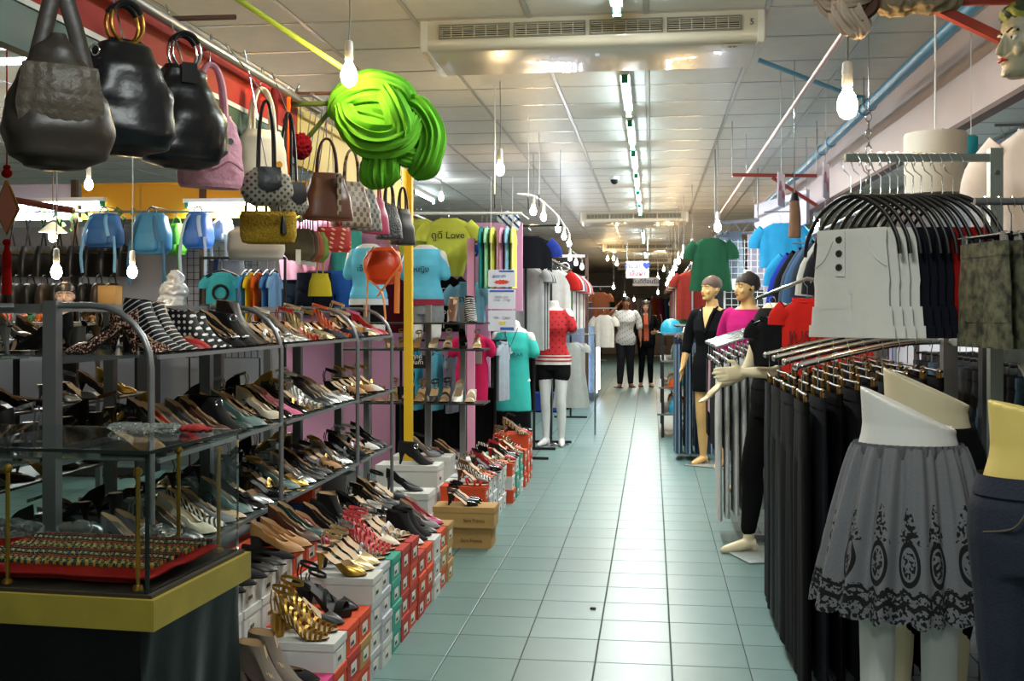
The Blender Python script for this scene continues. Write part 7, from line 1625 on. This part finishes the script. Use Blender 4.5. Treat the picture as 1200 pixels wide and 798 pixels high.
# hung blue-white shirts behind
for k, (px, py, c, nm) in enumerate([(915, 262, '2f8fc0', 'cyan blue shirt'), (950, 300, '466a92', 'mid denim shirt')]):
    q = P(px, py, 9.95 - k * .75); shirt(nm + ' hung high near the lavender sign', c, q, R(-25), w=.2, l=.4, sl=.12); hanger('hanger holding the high ' + nm, q + Vector((0,0,.075)), R(-25))
    t = thing('wall_hook_rail', 'short wire rail holding the ' + nm, 'rail'); obj('rail', MB().tube([q + Vector((-.15,0,.108)), q + Vector((.15,0,.108))], .006, 6), STEEL, t); obj('suspension_wire', MB().tube([q + Vector((.12,0,.108)), Vector((q.x + .12, q.y, CEIL))], .003, 5), STEEL, t)
# ---- drum lampshade, white garments, posters, tube
q = P(1096, 228, 4.7); t = thing('white_drum', 'large plain white drum-shaped form hanging behind the shorts rail', 'drum', q)
obj('drum_wall', MB().lathe([(.125,0),(.13,.25),(.125,.262),(.02,.27),(.02,.262),(.118,.252),(.12,.0)], 40, caps=False), M('shade_cream', 'cdc8be', .6), t); obj('hanging_cord', MB().tube([(0,0,.265),(0,0,CEIL - q.z)], .004, 6), WHITEP, t); obj('spider_ring', MB().bar((-.125,0,.262),(.125,0,.262),.008,.004).bar((0,-.125,.262),(0,.125,.262),.008,.004), STEEL, t)
for k, (px, py, d_) in enumerate([(1222, 150, 3.75), (1178, 172, 5.4)]):
    q = P(px, py, d_); hanger('hanger holding the ' + ['long', 'second'][k] + ' white blouse', q + Vector((0,0,.075)), R(-30)); shirt(['long white blouse hanging beside the camouflage shorts', 'second white blouse with teal print behind the long one'][k], 'c9c6ca', q, R(-30), name='blouse', w=.16, l=.6, sl=.14)
    t = thing('blouse_rail', 'thin rail holding the ' + ['long', 'second'][k] + ' white blouse', 'rail'); obj('rail', MB().tube([q + Vector((-.05,0,.108)), q + Vector((.5,0,.108))], .008, 6), STEEL, t); obj('suspension_wire', MB().tube([q + Vector((.27,0,.108)), Vector((q.x + .27, q.y, CEIL))], .003, 5), STEEL, t)
q = P(1138, 172, 5.2); t = thing('teal_package', 'small glossy teal package hanging behind the white drum', 'package', q); obj('package', MB().rbox((0,0,0),(.06,.03,.11),.008), M('teal_gloss', '1f8f9c', .25), t); obj('hang_loop', MB().tube([(0,0,.05),(0,0,CEIL - q.z)], .002, 5), WHITEP, t)
q = P(957, 262, 10.4); t = tube_light(q.x, q.y, q.z + .05, R(-8), 'glowing tube hanging below the plastic-wrapped posters')
for s in (-1, 1): obj('suspension_wire', MB().tube([(0, s*.5, 0), (0, s*.5, CEIL - .522 - q.z - .05)], .003, 5), STEEL, t)   # up to the underside of the bulkhead
q = P(968, 212, 7.4)
for k in range(2):
    t = thing('wrapped_poster', 'plastic-wrapped poster with pink figures under the bulkhead, ' + ['nearer the bulb', 'nearer the lavender sign'][k], 'poster', q + Vector((.0 - .24*k, .5*k, 0)), R(72))
    obj('sheet', MB().box((-.12,-.004,-.12),(.12,.004,.12)), M('film_lilac', 'cfc3d6', .15), t); obj('pink_print', MB().lathe([(.001,-.006),(.04,-.006),(.042,-.004)], 16, (-.04,0,.02), 'Y').lathe([(.001,-.006),(.03,-.006),(.032,-.004)], 16, (.05,0,-.03), 'Y'), M('print_pink', 'c0567a', .5), t); obj('hanging_cord', MB().tube([(0,0,.12),(0,0,CEIL - q.z)], .002, 5), WHITEP, t)
# red brackets
for k, (pa, pb, pc, dd) in enumerate([((858,205),(957,206),(905,208,957,241), 8.7), ]):
    t = thing('red_bracket', 'slim red steel bracket with diagonal brace crossing behind the blue pipe', 'bracket'); a, b = P(*pa, dd), P(*pb, dd); obj('arm', MB().bar(a, b, .025, .025), RED, t); obj('brace', MB().bar(P(pc[0], pc[1], dd), P(pc[2], pc[3], dd), .025, .025), RED, t); obj('drop_wire', MB().tube([(a.x, a.y, a.z), (a.x, a.y, CEIL)], .004, 6), STEEL, t); obj('drop_wire', MB().tube([(b.x, b.y, b.z), (b.x, b.y, CEIL)], .004, 6), STEEL, t)
# top right: cloth bundle on the red pole
dd = 3.4; c = P(1010, 10, dd)
t = thing('red_pole', 'thick red steel pole with a diagonal brace near the mannequin head', 'pole'); obj('pole', MB().tube([P(985, 4, dd), P(1272, -2, dd)], .016, 10), RED, t); obj('brace', MB().bar(P(1086, 4, dd), P(1180, 49, dd), .026, .03), RED, t); e = P(1258, -2, dd); obj('drop_rod', MB().tube([e, (e.x, e.y, CEIL)], .01, 8), RED, t)
def b2(px, py, o=0): return P(px, py, dd + o) - c
t = thing('cloth_bundle', 'bundle of beige and brown fabric knotted round the red pole', 'cloth', c)
for k, (pts, rs, pl) in enumerate([([b2(958,-6,.02), b2(978,4), b2(996,2,-.03), b2(1022,-4)], [.02,.04,.05,.03], 9), ([b2(988,-4,-.02), b2(992,14,-.03), b2(1004,32,-.02), b2(1006,43)], [.03,.045,.04,.015], 9), ([b2(1010,-4,-.02), b2(1014,8,-.03), b2(1004,24,-.04)], [.03,.035,.02], 8)]):
    obj('fabric_swag', swag(pts, rs, pl, .16, seed=k + 3), cloth(['beige wrap', 'pale beige wrap', 'umber wrap'][k], ['b29c8a', 'c4ae9c', '5a4238'][k]), t)
t = thing('cloth_bundle', 'smaller roll of khaki fabric lying along the red pole', 'cloth', P(1074, 2, dd)); obj('fabric', lump('fabric', [((-.06,0,0),.045,(1.5,1,.9)), ((.04,0,0),.045,(1.6,1,.8)), ((.1,0,.005),.03,(1.2,1,1))], .007, .01, 34, (1,1,.5), 2, 9), cloth('khaki wrap', '8a7a62'), t)
# chain
q = P(1018, 160, 5.6); t = thing('steel_chain', 'short bright steel chain hanging from the bulkhead to the shorts rail', 'chain', q)
for k in range(9): obj('chain_link', MB().tube([(.014*math.cos(a), 0, .1 - k*.042 + .024*math.sin(a)) for a in (2*math.pi*i/12 for i in range(13))], .003, 5), CHROME, t, rot=(0,0,R(90)*(k % 2)))
obj('chain_rod', MB().tube([(0,0,.12),(0,0,CEIL - q.z)], .003, 5), CHROME, t)

# ================================================================ farther stalls on both sides of the aisle
t = thing('truss_rack', 'high steel frame holding the green shirt and grey trousers', 'rack'); a, b = P(838, 262, 10.2), P(888, 258, 11.5)
obj('beam', MB().tube([a, b], .02, 8), STEEL, t); obj('beam', MB().tube([a - Vector((0,0,.12)), b - Vector((0,0,.12))], .014, 8), STEEL, t)
for k in range(5): obj('web', MB().tube([a.lerp(b, k/5) - Vector((0,0,.12*(k % 2))), a.lerp(b, (k+1)/5) - Vector((0,0,.12*((k+1) % 2)))], .008, 6), STEEL, t)
for v in (a, b): obj('drop_rod', MB().tube([v, Vector((v.x, v.y, CEIL))], .008, 6), STEEL, t)
q = P(833, 272, 10.4); shirt('dark green long shirt hanging from the steel frame', '1f4a33', q + Vector((0,0,-.06)), R(-10), w=.17, l=.5, flare=1.2, sl=.1); hanger('hanger holding the dark green shirt', q + Vector((0,0,.017)), R(-10))
q = P(855, 272, 10.6); trousers('pale grey denim trousers hanging from the steel frame', cloth('pale denim', '7a8592'), q, R(20), l=.45, w=.13, hem=.08)
q = P(858, 338, 11.3); t = thing('white_carton', 'white carton standing on a black box behind the mannequin head', 'box', (q.x, q.y, q.z)); obj('carton', MB().rbox((0,0,.08),(.34,.22,.2),.006), M('carton_white', 'd6d3d0', .5), t); obj('lid', MB().box((-.175,-.115,.165),(.175,.115,.19)), M('carton_white'), t)
t = thing('black_cabinet', 'tall black cabinet behind the mannequin heads', 'cabinet', (q.x + .06, q.y + .02, 0)); obj('carcass', MB().rbox((0,0,q.z/2 - .01),(.5,.4,q.z - .02),.01), M('cabinet_black', '141416', .5), t); obj('door', MB().box((-.23,-.212,.05),(-.005,-.2,q.z - .06)), M('cabinet_black'), t); obj('door', MB().box((.005,-.212,.05),(.23,-.2,q.z - .06)), M('cabinet_black'), t)
q = P(880, 315, 10.4); t = thing('mesh_panel', 'white wire grid panel beside the black cabinet', 'panel', (q.x, q.y, 0)); mb = MB()
for k in range(9): mb.bar((-.24 + k*.06, 0, 1.3), (-.24 + k*.06, 0, 2.1), .006, .006)
obj('vertical_wires', mb, WHITEP, t, kind='stuff'); mb = MB()
for k in range(14): mb.bar((-.25, 0, 1.3 + k*.06), (.25, 0, 1.3 + k*.06), .006, .006)
obj('cross_wires', mb, WHITEP, t, kind='stuff')
for s in (-1, 1): obj('leg', MB().bar((s*.25, 0, 0), (s*.25, 0, 2.1), .012, .012), WHITEP, t)
# hats and bags on the low stand, scarves above
t = thing('tiered_stand', 'tiered stand with hats and bags at the aisle edge beyond the striped skirts', 'stand', (.36, 13.2, 0))
for k in range(4): obj('tier', MB().box((-.3 + k*.02, -.8, .25 + k*.3), (.3, .8, .27 + k*.3)), M('tier_grey', '6a6662', .6), t)
for x in (-.24, .28):
    for y in (-.78, .78): obj('leg', MB().box((x-.015,y-.015,0),(x+.015,y+.015,1.17)), DARKMETAL, t)
HC = [('1f8aa8', 'teal'), ('b53a20', 'rust red'), ('c9b8a0', 'beige'), ('c25a1f', 'orange'), ('8a2f3a', 'maroon'), ('d2cfc8', 'white spotted'), ('3a6a4a', 'green'), ('b88a3a', 'ochre')]
n = 0
for k in range(4):
    for j in range(6):
        c, nm = HC[(k * 3 + j * 5) % 8]; y = 12.5 + j * .27; x = .24 + k * .02 + .1 * (j % 2) + (.14 if k == 3 else 0); z = .271 + k * .3; hs = .62 if k == 3 else .72
        if (k + j) % 2:
            lab = nm + ' round brimmed hat on the tiered stand'; t = thing('sun_hat', lab, 'hat', (x, y, z), 0, lab, sc=hs); m = cloth('hat ' + c, c); obj('hat_crown', MB().lathe([(.1,.0),(.1,.06),(.085,.1),(.05,.125),(.01,.13)], 18), m, t); obj('brim', MB().lathe([(.1,0),(.17,-.0),(.172,.006),(.1,.01)], 24, caps=False), m, t)
        else:
            lab = nm + ' soft handbag on the tiered stand'; t = thing('handbag', lab, 'bag', (x, y, z), R(80), lab, sc=hs); obj('bag_body', loft_rows([(0,.11,.06),(.1,.12,.065),(.17,.1,.045),(.2,.08,.03)], 20, 2.8, 3, .008, n), M('softbag ' + c, c, .6), t); obj('handle', arch(.05, .18, .08, 0, .007), M('softbag ' + c), t)
        n += 1
q = P(790, 396, 12.2); t = thing('sun_hat', 'big glossy turquoise ball-shaped hat at the edge of the tiered stand', 'hat', (.22, 12.75, 1.171)); obj('hat_crown', MB().lathe([(.12,0),(.125,.04),(.112,.1),(.075,.145),(.02,.165)], 20), M('turquoise_gloss', '1f93b0', .35), t); obj('brim', MB().lathe([(.12,0),(.16,-.0),(.16,.008),(.12,.01)], 20, caps=False), M('turquoise_gloss'), t)
def far_rack(label, x, y0, y1, z):
    return side_rack(label, x, y0, y1, z, STEEL)
FCOL = [('7a2a24', 'brick red'), ('a8862a', 'mustard'), ('20222a', 'black'), ('2f5a8c', 'blue'), ('7d5a3a', 'brown'), ('b8b2a8', 'pale grey'), ('8c3a5a', 'plum'), ('3a5a3a', 'forest green'), ('c9a0a8', 'blush'), ('b55a2a', 'burnt orange')]
far_rack('long steel rack of dark scarves and tops under the warm bulb row', .52, 14.3, 20.2, 2.05)
for k in range(34):
    c, nm = FCOL[(k * 7) % 10]; y = 14.42 + k * .168; lab = nm + ' top, ' + ORD[k] + ' along the rack under the warm bulb row'
    hanger(ORD[k] + ' hanger along the rack under the warm bulb row', (.52, y, 2.028), R(rnd.uniform(-12, 12)), 'hangers under the warm bulb row'); shirt(lab, c, (.52, y, 1.94), R(rnd.uniform(-4, 4)), lab, w=.2, l=.62 + .1 * (k % 3), sl=.1)
for side, x in ((0, -1.55), (1, .78)):
    for seg in range(2):
        y0 = 20.5 + seg * 6.5; lab2 = ['beyond the jewellery stall', 'beyond the warm bulb row'][side]
        far_rack('faraway steel clothes rack ' + lab2 + ', ' + ['first', 'second', 'third'][seg] + ' along', x, y0, y0 + 5.5, 1.95)
        for k in range(16):
            c, nm = FCOL[(k * 3 + seg * 4 + side * 5) % 10]; y = y0 + .2 + k * .33; lab = nm + ' garment on the faraway racks ' + lab2
            hanger('hanger on the faraway racks ' + lab2, (x, y, 1.928), R(rnd.uniform(-15, 15)), 'hangers on faraway racks ' + lab2); shirt(lab, c, (x, y, 1.84), R(rnd.uniform(-15, 15)), lab, w=.21, l=.75 + .1 * (k % 4), sl=.12)
for side, x in ((0, -2.0), (1, 1.25)):
    for seg in range(3 - side):
        y0 = 14.9 + seg * 6.8 + side * 6; t = thing('stall_partition', 'faraway stall partition ' + ['beyond the jewellery stall', 'beyond the warm bulb row'][side] + ', ' + ['first', 'second', 'third', 'fourth'][seg] + ' along', 'partition', (x, y0, 0)); obj('board', MB().box((-.03, 0, 0), (.03, 6.4, 2.25)), M('part%d' % ((seg + side) % 3), ['9a8478', '8a7f88', 'a3906a'][(seg + side) % 3], .7), t); obj('top_cap', MB().box((-.05, 0, 2.25), (.05, 6.4, 2.29)), WHITEP, t)
# hanging white banners with lettering
for k, (px, py, d_, txt, col) in enumerate([(747, 316, 22.0, 'ร้านนา ♥\nเสื้อผ้า', '3a4a9a'), (757, 330, 25.2, 'ยินดีต้อนรับ', '5a6a9a')]):
    q = P(px, py, d_); w_ = (.23, .3)[k]; h_ = (.17, .1)[k]; t = thing('hanging_banner', ['white banner with blue and pink lettering hanging over the aisle', 'smaller pale banner hanging behind the lettered one'][k], 'sign', q)
    obj('board', MB().box((-w_,-.006,-h_),(w_,.006,h_)), M('banner_white', 'd0d4d8', .5), t)
    for i, s in enumerate(txt.split('\n')): obj('lettering', text_mesh(s, .13, .001, bold=True), M('banner_ink%d%d' % (k, i), ['2f3fa0', 'b04a6a'][i], .6), t, (0, -.009, (.07 - .15 * i) if k == 0 else 0), (R(90), 0, 0))
    for s in (-1, 1): obj('hanging_cord', MB().tube([(s*w_*.9, 0, h_), (s*w_*.9, 0, CEIL - q.z)], .004, 5), WHITEP, t)
# far end: crowd-coloured goods and a garland wire
for k, (px, py, c) in enumerate([(708, 392, 'c9c5bc'), (704, 362, '9a5a3a')]):
    q = P(px, py, 17 + 3*k); shirt(['white printed shirt held out at the aisle edge', 'rust shirt hung at the aisle edge beyond the jewellery stall'][k], c, q + Vector((0,0,.3)), R(-20), w=.17, l=.5, sl=.08); hanger('hanger holding the ' + ['white printed', 'rust'][k] + ' shirt at the aisle edge', q + Vector((0,0,.375)), R(-20))
    t = thing('edge_rail', 'short rail holding the ' + ['white printed', 'rust'][k] + ' shirt', 'rail'); obj('rail', MB().tube([q + Vector((-.3,0,.41)), q + Vector((.2,0,.41))], .01, 6), STEEL, t); obj('upright', MB().tube([(q.x - .3, q.y, 0), q + Vector((-.3,0,.41))], .012, 6), STEEL, t)
# small dark scrap on the tiles
q = PZ(695, 714); t = thing('floor_scrap', 'tiny black scrap lying on the floor tiles', 'scrap', q); obj('scrap', MB().rbox((0,0,.005),(.028,.016,.01),.003), BLACK, t)

# far end of the aisle: a cross rack of garments, bright counter
t = side_rack('faraway rack crossing the far end of the aisle', 0, 36.0, 36.02, 2.0, STEEL); 
obj('cross_rail', MB().tube([(-1.85, 36, 2.0), (1.1, 36, 2.0)], .014, 8), STEEL, t)
for k in range(13):
    c, nm = FCOL[(k * 7 + 3) % 10]; lab = nm + ' garment, ' + ORD[k] + ' on the rack crossing the far end'; x = -1.75 + k * .23
    hanger(ORD[k] + ' hanger on the rack crossing the far end', (x, 36, 1.98), R(62), 'hangers at the far end'); shirt(lab, c, (x, 36, 1.89), R(62), lab, w=.22, l=.9, sl=.12)
t = thing('far_counter', 'faraway low counter with a pale front at the far end of the aisle', 'counter', (-.4, 37.5, 0)); obj('counter_front', MB().rbox((0,0,.5),(2.6,.5,1.0),.02), M('counter_pale', 'b5a08c', .6), t); obj('counter_top', MB().box((-1.35,-.3,1.0),(1.35,.3,1.04)), WHITEP, t)
for s in _BENCH: bpy.data.scenes.remove(s)
